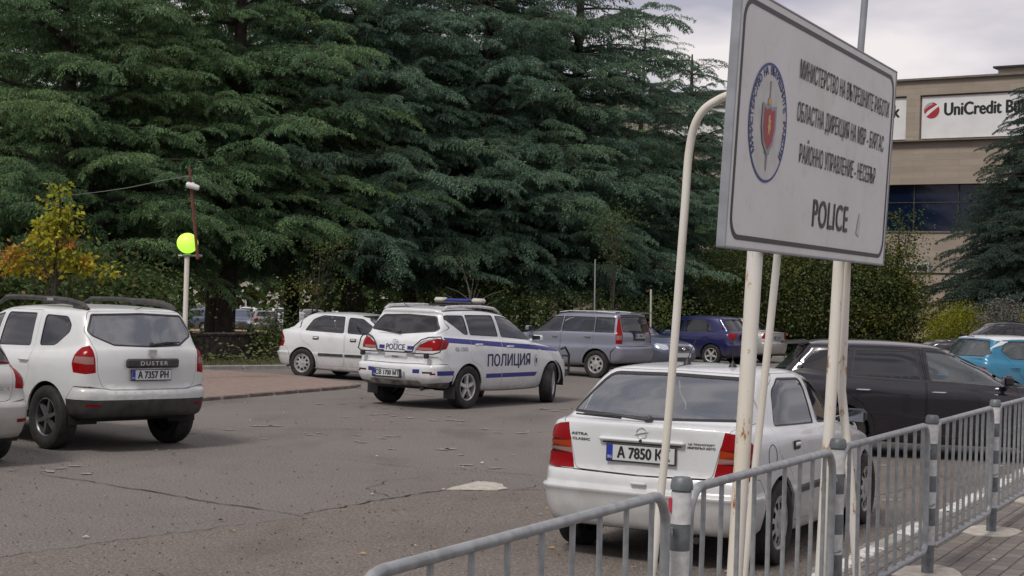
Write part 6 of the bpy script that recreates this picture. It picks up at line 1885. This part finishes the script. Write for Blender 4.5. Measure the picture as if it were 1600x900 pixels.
def cedar_mesh(seed, H_=19.0, z0=2.2, Rmax=5.6, nl=100, SP_=SPR, rise=.18, up=1.0, top_h=13, p=.62, sc=1.0, tier=.95):
    """returns foliage quads and limb tubes for one tree standing on the origin"""
    rg = np.random.default_rng(seed)
    Q = []; tb = MB()
    lean = rg.uniform(-.02, .02, 2)
    tr = lambda z: np.array([lean[0] * z, lean[1] * z, z])
    pts = [tr(z) for z in np.linspace(-1.2, H_, 9)]
    tb.tube(pts, [(.30 * (1 - max(0, q[2]) / H_) ** .8 + .03) * (1.35 if q[2] < 0 else 1) for q in pts], 10)
    az = rg.uniform(0, 6.28)
    for k in range(nl):
        f = (k + rg.uniform(0, .8)) / nl
        z = z0 + (H_ - .6 - z0) * f ** 1.45
        if tier: z = z0 + (round((z - z0) / tier) + rg.normal() * .10) * tier
        z = max(z, z0 - .3)
        az += 2.4 + rg.uniform(-.4, .4)
        Lm = Rmax * (1 - (z - z0) / (H_ - z0 + .5)) ** p * rg.uniform(.62, 1.12) * (.72 + .28 * min(1, (z - z0 + .8) / 2.5))
        Lm = max(Lm, .5)
        el = R(rg.uniform(4, 22)) * up; d = np.array([math.cos(az), math.sin(az), 0])
        ctrl = lambda u: tr(z) + d * Lm * u + np.array([0, 0, Lm * (math.tan(el) * u - rise * u ** 2.2)])
        tb.tube([ctrl(u) for u in (0, .25, .5, .75, .95)], [.012 + .016 * Lm * (1 - u) for u in (0, .25, .5, .75, .95)], 5, cap=False)
        coarse = z > top_h
        step = (.34 if not coarse else .75) * sc
        nsp = max(2, int(Lm * .82 / step))
        side = 1
        for j in range(nsp + 1):
            u = .13 + .87 * j / nsp
            side = -side
            s_ = (rg.uniform(1.25, 2.15) if not coarse else rg.uniform(1.7, 2.4)) * min(1.0, .45 + Lm / 5) * (1.0 - .22 * u) * sc
            a2 = az + (side * R(rg.uniform(28, 62)) if j < nsp else R(rg.uniform(-10, 10)))
            T = rotm(a2, R(rg.uniform(-14, 14)) - .25 * u, R(rg.uniform(-14, 14)))
            t = SP_[rg.integers(len(SP_))]
            q = (t.reshape(-1, 3) * np.array([s_, s_ * rg.uniform(.8, 1.1), s_], dtype=np.float32)) @ T.T.astype(np.float32)
            q = q.reshape(-1, 4, 3)
            if coarse: q = q[::2]
            Q.append(q + ctrl(u).astype(np.float32))
    return np.concatenate(Q), tb

def tree_obj(name, label, cat, loc, rz, quads, tb, m, group=None, bark='bark'):
    root = empty(name, label, cat, loc, rz, group)
    c = quads_mesh('crown', quads, m, root)
    t = tb.build('trunk', M[bark], root)
    return root

CG = 'cedars in the grove behind the parking bays'
protos = []
for sd_, a in ((1, dict(H_=19, Rmax=6.0, nl=180, z0=3.2)), (2, dict(H_=17, Rmax=5.4, nl=165, z0=3.6)), (3, dict(H_=20, Rmax=6.4, nl=180, z0=3.7))):
    protos.append(cedar_mesh(sd_, **a))
spots = [ # px, depth, proto, rotation, scale, material, label
    (95, 46, 0, 20, 1.0, 'cedar_a', 'broad green cedar filling the left end, above the yellow maple'),
    (350, 50, 2, 140, 1.0, 'cedar_a', 'green cedar with the bare dark trunk right of the globe lamp'),
    (545, 52, 1, 75, 1.05, 'cedar_b', 'blue-green cedar whose dark trunk rises behind the small white hatchback'),
    (745, 55, 0, 200, 1.03, 'cedar_b', 'blue-green cedar straight behind the light bar of the police estate'),
    (880, 57, 0, 265, 1.0, 'cedar_b', 'tall cedar on the right of the grove, its tip leaning over the lilac estate')]
firsts = {}
for i, (px, Y, pr, rz, sc_, mk, lab) in enumerate(spots):
    g_ = unp(px, 520, Y)
    root = empty('cedar_tree', lab, 'cedar', (g_.x, Y, -.95), R(rz), CG); root.scale = (sc_,) * 3
    if (pr, mk) not in firsts:
        base = [f for (a, b_), f in firsts.items() if a == pr]
        if base:
            c = base[0][0].copy(); c.data = c.data.copy(); c.data.materials[0] = M[mk]; COL.objects.link(c); c.parent = root
            t = base[0][1].copy(); COL.objects.link(t); t.parent = root
        else:
            c = quads_mesh('crown', protos[pr][0], M[mk], root); t = protos[pr][1].build('trunk', M['bark'], root)
        firsts[(pr, mk)] = (c, t)
    else:
        for o in firsts[(pr, mk)]:
            q = o.copy(); COL.objects.link(q); q.parent = root
# second and third rows: copies
back = [(-30, 60, 0, 55, 1.0), (215, 62, 2, 10, 1.0), (455, 66, 1, 300, 1.1), (640, 70, 0, 120, 1.05), (820, 74, 1, 30, 1.0), (985, 76, 2, 180, .82), (330, 84, 0, 77, 1.1), (560, 88, 2, 222, 1.0), (130, 82, 1, 111, 1.1), (745, 92, 0, 311, 1.05)]
bl2 = ['at the left end of the back row', 'in the back row left of the globe lamp', 'in the back row above the far parked cars', 'in the back row over the rear of the police estate', 'in the back row over the bonnet of the police estate', 'in the back row, lower, near the bent white pipe', 'deepest in the grove behind the bare trunk', 'deepest in the grove over the small white hatchback', 'deepest in the grove over the yellow maple', 'deepest in the grove over the police light bar']
for (px, Y, pr, rz, sc_), lab in zip(back, bl2):
    g_ = unp(px, 520, Y); root = empty('cedar_tree', 'dark cedar ' + lab, 'cedar', (g_.x, Y, -.98), R(rz), CG); root.scale = (sc_,) * 3
    src = [f for (a, b_), f in firsts.items() if a == pr][0]
    for o in src:
        q = o.copy(); COL.objects.link(q); q.parent = root
# cedar with a thin open top beside the bent pipe
q, tb = cedar_mesh(8, H_=12.2, Rmax=4.0, nl=170, z0=1.0, up=1.5, sc=.85)
g_ = unp(1075, 520, 62); tree_obj('cedar_tree', 'smaller cedar with a thin spiky top just left of the bent white pipe', 'cedar', (g_.x, 62, -.5), .4, q, tb, M['cedar_b'], CG)
# spruce on the right
q, tb = cedar_mesh(21, H_=10.9, Rmax=3.9, nl=320, z0=1.2, tier=0, SP_=SPR2, rise=.02, up=-.3, top_h=30, p=.85, sc=.85)
g_ = unp(1618, 520, 57); tree_obj('spruce_tree', 'dark spruce with drooping boughs in front of the bank building', 'spruce', (g_.x, 57, -.1), .9, q, tb, M['spruce'])

def leafy(name, label, cat, loc, blobs, n, size, mats, seed, trunk=None, group=None, bark='bark', holes=.35, spread=4.2):
    """broad-leaved crown: leaf clumps round limb ends, inside the given ellipsoids (x, y, z, rx, ry, rz)"""
    rg = np.random.default_rng(seed)
    root = empty(name, label, cat, loc, 0, group)
    vol = np.array([b[3] * b[4] * b[5] for b in blobs]); pr = vol / vol.sum()
    nc = max(8, n // 45)
    idx = rg.choice(len(blobs), nc, p=pr)
    B_ = np.array(blobs)[idx]
    d = rg.normal(size=(nc, 3)); d /= np.linalg.norm(d, axis=1, keepdims=True); rr_ = rg.uniform(holes, 1.0, nc) ** .5
    CC = B_[:, :3] + d * B_[:, 3:] * rr_[:, None]
    per = n // nc
    Q = []
    tb = MB()
    for k, c in enumerate(CC):
        r_c = rg.uniform(.5, 1.1) * size * spread
        o = rg.normal(size=(per, 3)) * r_c * np.array([1, 1, .55])
        D = o / np.maximum(np.linalg.norm(o, axis=1, keepdims=True), 1e-6) + rg.normal(size=(per, 3)) * .5 + np.array([0, 0, -.35])
        D /= np.linalg.norm(D, axis=1, keepdims=True); L = rg.uniform(.7, 1.3, per) * size
        Q.append(blades(c + o, D, L, L * .62, rg))
    Q = np.concatenate(Q)
    if len(mats) == 1: quads_mesh('crown', Q, M[mats[0]], root)
    else:
        o = quads_mesh('crown', Q, M[mats[0]], root)
        for q in mats[1:]: o.data.materials.append(M[q])
        ci = np.repeat(rg.integers(0, len(mats), nc), per); o.data.polygons.foreach_set('material_index', ci.astype(np.int32))
    z1 = max(b[2] for b in blobs); tr_ = trunk or (.05, 0)
    top = np.array([np.mean([b[0] for b in blobs]), np.mean([b[1] for b in blobs]), z1])
    tb.tube([(0, 0, -.3), tuple(top * .35 + np.array([.02, 0, 0])), tuple(top * .7), tuple(top)], [tr_[0], tr_[0] * .85, tr_[0] * .5, tr_[0] * .2], 8)
    for c in CC[:: max(1, nc // 26)]:
        b0 = top * rg.uniform(.3, .85); mid = (b0 + c) / 2 + np.array([0, 0, .08])
        tb.tube([b0, mid, c], [tr_[0] * .3, tr_[0] * .18, .006], 5, cap=False)
    tb.build('trunk', M[bark], root)
    return root

def at(px, Y, z=0): g = unp(px, 500, Y); return (g.x, Y, z)
leafy('maple_tree', 'young maple turning yellow and orange behind the white sport utility', 'maple', at(78, 28), [(-.05, 0, 2.28, .62, .4, .24), (.08, 0, 3.05, .26, .22, .32), (.06, .0, 3.50, .14, .14, .14), (-.62, 0, 2.25, .34, .3, .18), (.95, 0, 2.12, .28, .25, .10), (-.05, 0, 2.70, .32, .28, .25), (.5, 0, 2.15, .3, .2, .12)], 1900, .10, ['maple', 'maple', 'maple', 'maple_red', 'maple', 'maple', 'maple'], 4, (.04, 0), holes=0, spread=1.5)
bs = 'shrubs along the low wall'
leafy('shrub', 'dark leafy shrub behind the rear window of the white sport utility', 'shrub', at(245, 37.5), [(-.3, 0, 1.2, 1.2, .9, 1.0), (-.8, 0, 1.7, .9, .7, .7)], 8000, .10, ['broad'], 6, (.06, 0), bs)
leafy('shrub', 'big-leaved dark shrub under the yellow maple', 'shrub', at(60, 36), [(0, 0, 1.5, 2.3, .9, 1.2), (-1.6, 0, 1.5, 1.2, .8, 1.0)], 9000, .14, ['broad'], 7, (.06, 0), bs)
leafy('shrub', 'thin climbing shrub beside the tail of the small white hatchback', 'shrub', at(425, 40.5), [(.1, 0, .7, .45, .4, .7), (.2, 0, 1.4, .2, .3, .3)], 1300, .085, ['broad', 'autumn_bush'], 8, (.03, 0), bs)
leafy('shrub', 'half bare shrub with pale yellow leaves between the two dark trunks', 'shrub', at(490, 44), [(0, 0, 2.3, .8, .6, .8), (.3, 0, 3.0, .6, .5, .5)], 800, .075, ['autumn_bush', 'broad'], 9, (.03, 0), bs)
leafy('hedge', 'dark hedge under the cedars behind the police estate', 'hedge', at(760, 51), [(-3, 0, .9, 2.2, .8, 1.0), (0, .3, 1.1, 2.2, .8, 1.3), (3, 0.5, 1.0, 2.4, .8, 1.2), (5.6, 1, 1.0, 1.6, .8, 1.2)], 16000, .10, ['broad'], 10, (.05, 0))
leafy('hedge', 'dark hedge behind the far row of blue and silver cars', 'hedge', at(1120, 61), [(-2.4, 0, 1.0, 1.8, .8, 1.5), (0, .3, 1.6, 1.9, .8, 1.9), (2.4, 0.5, 1.5, 1.8, .8, 1.6), (4.6, 1, 1.2, 1.6, .8, 1.3)], 18000, .10, ['broad'], 14, (.05, 0))
leafy('ivy_tree', 'bright green leafy tree between the bent pipe and the near sign post', 'tree', at(1132, 57), [(0, 0, 2.6, 1.0, .8, 1.5), (.3, 0, 1.3, 1.1, .8, 1.0)], 9000, .085, ['broad', 'autumn_bush', 'broad'], 15, (.06, 0))
leafy('leafy_tree', 'bushy tree with a few yellowing leaves behind the sign posts', 'tree', at(1290, 57), [(0, 0, 2.6, 2.6, 1.5, 1.9), (1.9, 0, 2.4, 1.3, 1.2, 2.0), (-1.9, 0, 2.4, 1.3, 1.2, 1.8), (.0, 0, 3.8, 1.8, 1.2, 1.0), (0, .5, 1.6, 3.2, 1.2, 1.5)], 26000, .125, ['broad', 'autumn_bush', 'broad', 'autumn_bush', 'broad'], 16, (.10, 0))
leafy('leafy_tree', 'slender tree with yellow top at the right edge of the police sign', 'tree', at(1398, 57), [(0, 0, 2.5, .9, .8, 1.4), (.15, 0, 4.2, .55, .5, 1.0), (.25, 0, 5.3, .3, .3, .6), (-.1, 0, 1.3, 1.1, .9, 1.1), (.1, .3, 2.0, 1.1, .8, 1.5)], 13000, .10, ['autumn_bush', 'broad'], 17, (.07, 0), holes=.1)
leafy('round_bush', 'round clipped yellow-green bush by the black coupe-backed utility', 'bush', at(1494, 51), [(0, 0, 1.30, .92, .9, .85), (.2, 0, 1.1, 1.0, .9, .7)], 11000, .06, ['yellow_bush'], 18, (.05, 0), holes=.6)
leafy('round_bush', 'second yellow-green bush cut by the right edge', 'bush', at(1612, 52), [(0, 0, 1.5, .6, .6, .6)], 2500, .06, ['yellow_bush'], 19, (.05, 0), holes=.6)
leafy('bare_shrub', 'grey twiggy shrub between the round bush and the spruce trunk', 'shrub', at(1568, 50), [(0, 0, 1.5, .75, .6, .9)], 3200, .07, ['grey_twigs'], 20, (.04, 0), None, 'pale_bark')
leafy('sapling', 'slim sapling with green leaves hanging over the lilac estate', 'sapling', at(955, 46), [(0, 0, 4.1, .5, .4, .55), (.15, 0, 3.3, .35, .3, .4), (.1, 0, 2.6, .22, .2, .3)], 1100, .08, ['broad'], 23, (.025, 0))
# bare sapling with a few leaves left
rt = empty('bare_sapling', 'nearly bare sapling behind the light bar of the police estate', 'sapling', at(735, 44))
tb = MB(); r_ = random.Random(2)
tb.tube([(0, 0, -.2), (.05, 0, 1.2), (-.05, 0, 1.9)], [.022, .016, .012], 6)
tips = []
for k in range(11):
    a = r_.uniform(-1.1, 1.1); z = 1.3 + .06 * k; l = r_.uniform(.5, 1.2)
    e_ = Vector((-.02 + math.sin(a) * l, r_.uniform(-.3, .3), z + math.cos(a) * l * .9)); tb.tube([(0, 0, z), (Vector((0, 0, z)) + e_) / 2 + Vector((0, 0, .06)), e_], [.010, .007, .003], 5); tips.append(e_)
tb.build('trunk', M['pale_bark'], rt)
rg_ = np.random.default_rng(5); C_ = np.repeat(np.array([t[:] for t in tips]), 4, 0) + rg_.normal(size=(44, 3)) * .12; D_ = rg_.normal(size=(44, 3)); D_ /= np.linalg.norm(D_, axis=1, keepdims=True)
quads_mesh('leaves', blades(C_, D_, .075, .05, rg_), M['autumn_bush'], rt)
# the far wood closes the view beyond the car park
rg_ = np.random.default_rng(77); n = 26000
xx = rg_.uniform(-75, 62, n); Cc = np.stack([xx, 128 + rg_.uniform(-5, 5, n), -1 + rg_.uniform(0, 1, n) ** .8 * (6.5 + 2.0 * np.sin(xx * .21) + 1.2 * np.sin(xx * .63 + 1))], 1)
D_ = rg_.normal(size=(n, 3)); D_ /= np.linalg.norm(D_, axis=1, keepdims=True)
o = quads_mesh('far_woods', blades(Cc, D_, rg_.uniform(.5, .95, n), rg_.uniform(.4, .7, n), rg_), M['broad']); o['kind'] = 'stuff'

# ------------------------------------------------------------------ cars in the far car park
far = {}
for col, lab, sal in (('slate', 'dark blue car left of the bare cedar trunk in the far car park', 0), ('grey_car', 'grey hatchback tail-on right of the bare cedar trunk', 0), ('white', 'x', 1), ('darkgrey_car', 'y', 1)):
    far[col] = distant_proto(col, lab, bool(sal))
def put(o, px, Y, yaw, lab=None):
    g = unp(px, 500, Y); o.location = (g.x, Y, -.985); o.rotation_euler = (0, 0, PI / 2 - R(yaw))
    if lab: o['label'] = lab
put(far['slate'], 330, 96, -70)
put(far['grey_car'], 415, 97, -15)
put(far['white'], 455, 96, 160, 'white car nose-out behind the thin climbing shrub')
put(far['darkgrey_car'], 495, 100, 100, 'dark car broadside, seen over the tail of the small white hatchback')
more = [('grey_car', 345, 106, -60, 'silver-grey car just over the roof of the dark blue far car'), ('white', 385, 110, 20, 'white car straight right of the bare trunk, second row'), ('white', 440, 112, -30, 'white car in the second far row above the grey hatchback'),
        ('slate', 375, 100, 170, 'slate car half hidden by the bare trunk'), ('grey_car', 475, 110, 60, 'grey car in the second far row'), ('white', 520, 106, 80, 'white car in the second far row nearest the second trunk'), ('darkgrey_car', 312, 112, 30, 'dark car in the second far row by the globe lamp post'), ('white', 600, 104, 90, 'white car glimpsed over the roof of the police estate')]
for col, px, Y, yaw, lab in more:
    c = copy_tree(far[col]); put(c, px, Y, yaw, lab)

# unseen cedars added round the viewer to give the car windows reflections
for px_, (x, y, pr, rz, lab) in enumerate([(-14, -24, 0, 10, 'unseen cedar added behind the viewer for reflections, left'), (1, -32, 2, 200, 'unseen cedar added behind the viewer for reflections, middle'), (19, -26, 1, 90, 'unseen cedar added behind the viewer for reflections, right'), (-34, -6, 2, 30, 'unseen cedar added far left of the viewer for reflections')]):
    root = empty('cedar_tree', lab, 'cedar', (x, y, -.05), R(rz), CG); src = [f for (a, b_), f in firsts.items() if a == pr][0]; root.scale = (.7, .7, .7)
    for o in src:
        q = o.copy(); COL.objects.link(q); q.parent = root

# ------------------------------------------------------------------ pale houses far beyond
def house(px, Y, w_, d_, h, col, label, floors):
    g = unp(px, 500, Y); root = empty('apartment_house', label, 'building', (g.x, Y, -1), R(8))
    b = MB(); b.box((0, 0, h / 2), (w_, d_, h)); b.build('wall', noisy('render_%s' % label[:5], col, tuple(v * .8 for v in col), .5, .9), root, smooth=False)
    b = MB(); b.box((0, 0, h + .15), (w_ + .6, d_ + .6, .3)); b.build('roof', M['concrete'], root, smooth=False)
    fh = h / floors
    for f in range(floors):
        for k in range(int(w_ / 3)):
            x = -w_ / 2 + 1.5 + k * 3
            b = MB(); b.box((x, -d_ / 2 - .02, f * fh + fh * .55), (1.3, .06, 1.3)); b.box((x, -d_ / 2 - .055, f * fh + fh * .55), (1.1, .02, 1.1), 1); b.box((x, -d_ / 2 - .07, f * fh + fh * .55 - .72), (1.5, .16, .07))
            b.build('window', [M['white'], M['rear_tint']], root, smooth=False)
house(520, 150, 24, 10, 9, (.50, .48, .44), 'pale apartment house far behind the second trunk', 3)
house(380, 165, 20, 10, 7, (.55, .53, .50), 'white low house far behind the car park', 2)

# ------------------------------------------------------------------ bank building
def stone_mat():
    m = mat('travertine', (.32, .27, .215), .85)
    bt = nn(m, 'ShaderNodeTexBrick'); bt.inputs['Scale'].default_value = 1; bt.inputs['Brick Width'].default_value = 1.2; bt.inputs['Row Height'].default_value = .30; bt.inputs['Mortar Size'].default_value = .008
    bt.inputs['Color1'].default_value = (.335, .285, .235, 1); bt.inputs['Color2'].default_value = (.27, .225, .182, 1); bt.inputs['Mortar'].default_value = (.22, .175, .13, 1)
    t = nn(m, 'ShaderNodeTexCoord'); s_ = nn(m, 'ShaderNodeSeparateXYZ'); c = nn(m, 'ShaderNodeCombineXYZ'); a = nn(m, 'ShaderNodeMath', operation='ADD')
    lk(m, t.outputs['Object'], s_.inputs[0]); lk(m, s_.outputs['X'], a.inputs[0]); lk(m, s_.outputs['Y'], a.inputs[1]); lk(m, a.outputs[0], c.inputs['X']); lk(m, s_.outputs['Z'], c.inputs['Y'])
    lk(m, c.outputs[0], bt.inputs['Vector'])
    n = noise(m, 1.2, 6, .7, sc=(.4, .4, 4)); n2 = noise(m, .35, 4, .6)
    cc = mixc(m, ramp(m, n, [(.4, (0, 0, 0)), (.7, (.6, .6, .6))]), bt.outputs['Color'], (.22, .182, .145))
    cc = mixc(m, ramp(m, n2, [(.4, (0, 0, 0)), (.7, (.35, .35, .35))]), cc, (.36, .31, .26))
    lk(m, cc, P(m).inputs['Base Color']); return m
M['travertine'] = stone_mat()
M['banner'] = noisy('banner_white', (.66, .66, .66), (.60, .60, .60), 1.5, .6)
M['navy_glass'] = mat('dark_curtain_glass', (.004, .009, .026), .05, spec=.5)
M['coping'] = noisy('coping_metal', (.16, .14, .12), (.11, .10, .09), 3, .7)
bk_ = empty('bank_building', 'beige stone bank building with white fascia banners and a dark glass band', 'building')
# facade frame: origin at the photographed corner, x along the facade to the right, z up
Yb = 78.0
ang = math.radians(37)      # the facade turns away to the left
A0 = unp(1437, 480, Yb); fx = Vector((math.cos(ang), -math.sin(ang), 0)); fn = Vector((-math.sin(ang), -math.cos(ang), 0))
bk_.matrix_world = Matrix(((fx.x, -fn.x, 0, A0.x), (fx.y, -fn.y, 0, A0.y), (0, 0, 1, 0), (0, 0, 0, 1)))
def fpt(px, py):
    """facade coordinates (x, z) where the sight line through a surveyed pixel meets the facade"""
    o = Vector((0, 0, CAMH)); d = (unp(px, py, 10) - o); t = (A0 - o).dot(fn) / d.dot(fn); p = o + d * t
    return ((p - A0).dot(fx), p.z)
zt = fpt(1437, 126)[1]; zb1 = fpt(1437, 149)[1]; zb0 = fpt(1437, 219)[1]; zw1 = fpt(1437, 288)[1]; zw0 = fpt(1437, 361)[1]; zl = fpt(1437, 428)[1]
XL, XR = -22.0, 26.0
b = MB()
dp = 12.0
def wallband(z0, z1, off=0, x0=XL, x1=XR): b.box(((x0 + x1) / 2, dp / 2 + off, (z0 + z1) / 2), (x1 - x0, dp, z1 - z0))
wallband(zb1, zt); wallband(zw1, zb0 - .003); wallband(zb0, zb1 - .003, .22)
wallband(zl + .004, zw0); wallband(-1.2, zl - .004, -.9)
bx0 = fpt(1437, 180)[0]; 
mull = []
pit = (fpt(1437, 180)[0] - fpt(1416, 180)[0])
u0 = fpt(1473, 175)[0] - bx0; u1 = fpt(1563, 170)[0] - bx0
Va, _ = text2d('UniCredit Bulbank', .62, 1, .0, 'LEFT'); Vb, _ = text2d('UniCredit', .62, 1, .0, 'LEFT')
W1 = u0 + (u1 - u0) * Va[:, 0].max() / Vb[:, 0].max() + .42
xs0 = [bx0 + k * (W1 + pit) for k in range(-4, 4) if -1e3 < 0]
xs0 = [x for x in xs0 if x - pit > XL and x + W1 < XR + 2]
for x in xs0: b.box((x - pit / 2, .18, (zb0 + zb1) / 2), (pit, .40, zb1 - zb0 - .006))
b.build('wall', M['travertine'], bk_, smooth=False)
b = MB(); b.box(((XL + XR) / 2, dp / 2, (zw0 + zw1) / 2), (XR - XL - .2, dp - .7, zw1 - zw0 - .01)); b.build('window_band', M['navy_glass'], bk_, smooth=False)
b = MB()
for x in np.arange(XL + .7, XR, 2.3): b.box((x, .33, (zw0 + zw1) / 2), (.06, .05, zw1 - zw0 - .012))
b.box(((XL + XR) / 2, .33, zw0 + (zw1 - zw0) * .62), (XR - XL - .3, .045, .05)); b.build('window_frame', M['plastic'], bk_, smooth=False)
b = MB()
b.box(((XL + XR) / 2, dp / 2 - .02, zt + .05), (XR - XL + .3, dp + .3, .10)); b.box(((XL + XR) / 2, .02, zw0 - .04), (XR - XL, .16, .08)); b.box(((XL + XR) / 2, -.12, zb0 - .05), (XR - XL, .36, .06))
b.build('coping', M['coping'], bk_, smooth=False)
bh = zb1 - zb0 - .16
u0 = fpt(1473, 175)[0] - bx0; u1 = fpt(1563, 170)[0] - bx0
for k, x in enumerate(xs0):
    if x + W1 > XR + 1: continue
    b = MB(); b.box((x + W1 / 2, .16, (zb0 + zb1) / 2), (W1 - .12, .05, bh), 0); bn = b.build('banner', M['banner'], bk_, smooth=False)
    T = Matrix(((1, 0, 0, 0), (0, 0, -1, .128), (0, 1, 0, 0), (0, 0, 0, 1)))
    zc = (zb0 + zb1) / 2 + bh * .17
    V, F = text2d('UniCredit Bulbank', .62, 1, .0, 'LEFT'); w0 = V[:, 0].max()
    V1, _ = text2d('UniCredit', .62, 1, .0, 'LEFT'); xs_ = (u1 - u0) / V1[:, 0].max()
    V, F = text2d('UniCredit Bulbank', .62, xs_, .035, 'LEFT')
    mesh_obj('banner_lettering', [(x + u0 + a, .130 - l, zc + c) for a, c, l in V], F, M['ink'], bn)
    lx, r0 = x + u0 - .62, .40
    n = 28
    b = MB()
    b.prism([(lx + r0 * math.cos(2 * PI * j / n), zc + r0 * math.sin(2 * PI * j / n)) for j in range(n)], 0, .008, 0, Matrix(((1, 0, 0, 0), (0, 0, -1, .132), (0, 1, 0, 0), (0, 0, 0, 1))))
    b.prism([(lx - .36, zc - .19), (lx - .20, zc - .02), (lx + .30, zc + .30), (lx + .37, zc + .20), (lx + .02, zc - .06), (lx - .27, zc - .30)], .009, .012, 1, Matrix(((1, 0, 0, 0), (0, 0, -1, .132), (0, 1, 0, 0), (0, 0, 0, 1))))
    b.prism([(lx - .36, zc + .16), (lx - .22, zc + .33), (lx - .02, zc + .41), (lx + .06, zc + .30), (lx - .18, zc + .20), (lx - .34, zc + .06)], .009, .012, 2, Matrix(((1, 0, 0, 0), (0, 0, -1, .132), (0, 1, 0, 0), (0, 0, 0, 1))))
    b.build('banner_logo', [M['shield_red'], M['banner'], M['grey_text']], bn, smooth=False)
# roof plant, a penthouse and condenser units on the lower ledge
b = MB(); b.box((fpt(1590, 118)[0] + 3, 4, zt + .35), (9, 5, .5)); b.box((fpt(1590, 118)[0] + 3, 4, zt + .65), (9.4, 5.4, .1), 1); b.build('penthouse', [M['travertine'], M['brake']], bk_, smooth=False)
for px in (1433, 1444, 1452):
    x = fpt(px, 425)[0]; b = MB(); b.box((x, -.42, zl + .28), (.42, .35, .5), bev=.03); b.lathe([(.15, 0), (.15, .02), (0, .025)], 14, 1, Matrix.Translation((x, -.60, zl + .28)) @ Matrix.Rotation(R(90), 4, 'X')); b.build('condenser', [M['grey_text'], M['trim']], bk_)
b = MB(); b.box(((XL + XR) / 2, -.55, zl + .03), (XR - XL, .8, .05)); b.build('ledge', M['brake'], bk_, smooth=False)
# ------------------------------------------------------------------ the cars in their places
c_, S_ = small_hatch('white hatchback with two roof aerials parked by the railings under the police sign', None, '\u0410 7850 \u041a\u041a')
finish(c_, (1.285, 11.946), 26.46)
c_ = police_car(); finish(c_, (-1.418, 26.70), 33.3)
c_ = suv_white(); finish(c_, (-4.643, 18.477), -46.5)
c_ = tall_estate(); finish(c_, (2.519, 38.289), -55.3)
c_, S_ = small_hatch('white hatchback with grey hubcaps half hidden behind the police estate', None, None, details=False)
finish(c_, (-4.1, 34.5), 116)
O_ = others()
finish(O_['black'], (4.36, 20.9), 97)
finish(O_['left'], (-5.97, 16.12), -46.5)
finish(O_['blue'], (6.55, 48.0), -54)
finish(O_['saloon'], (7.95, 51.2), -54)
finish(O_['slate'], (2.42, 44.4), 140)
finish(O_['cyan'], (9.0, 29.8), 72)
finish(O_['coupe'], (15.6, 46.0), -84)
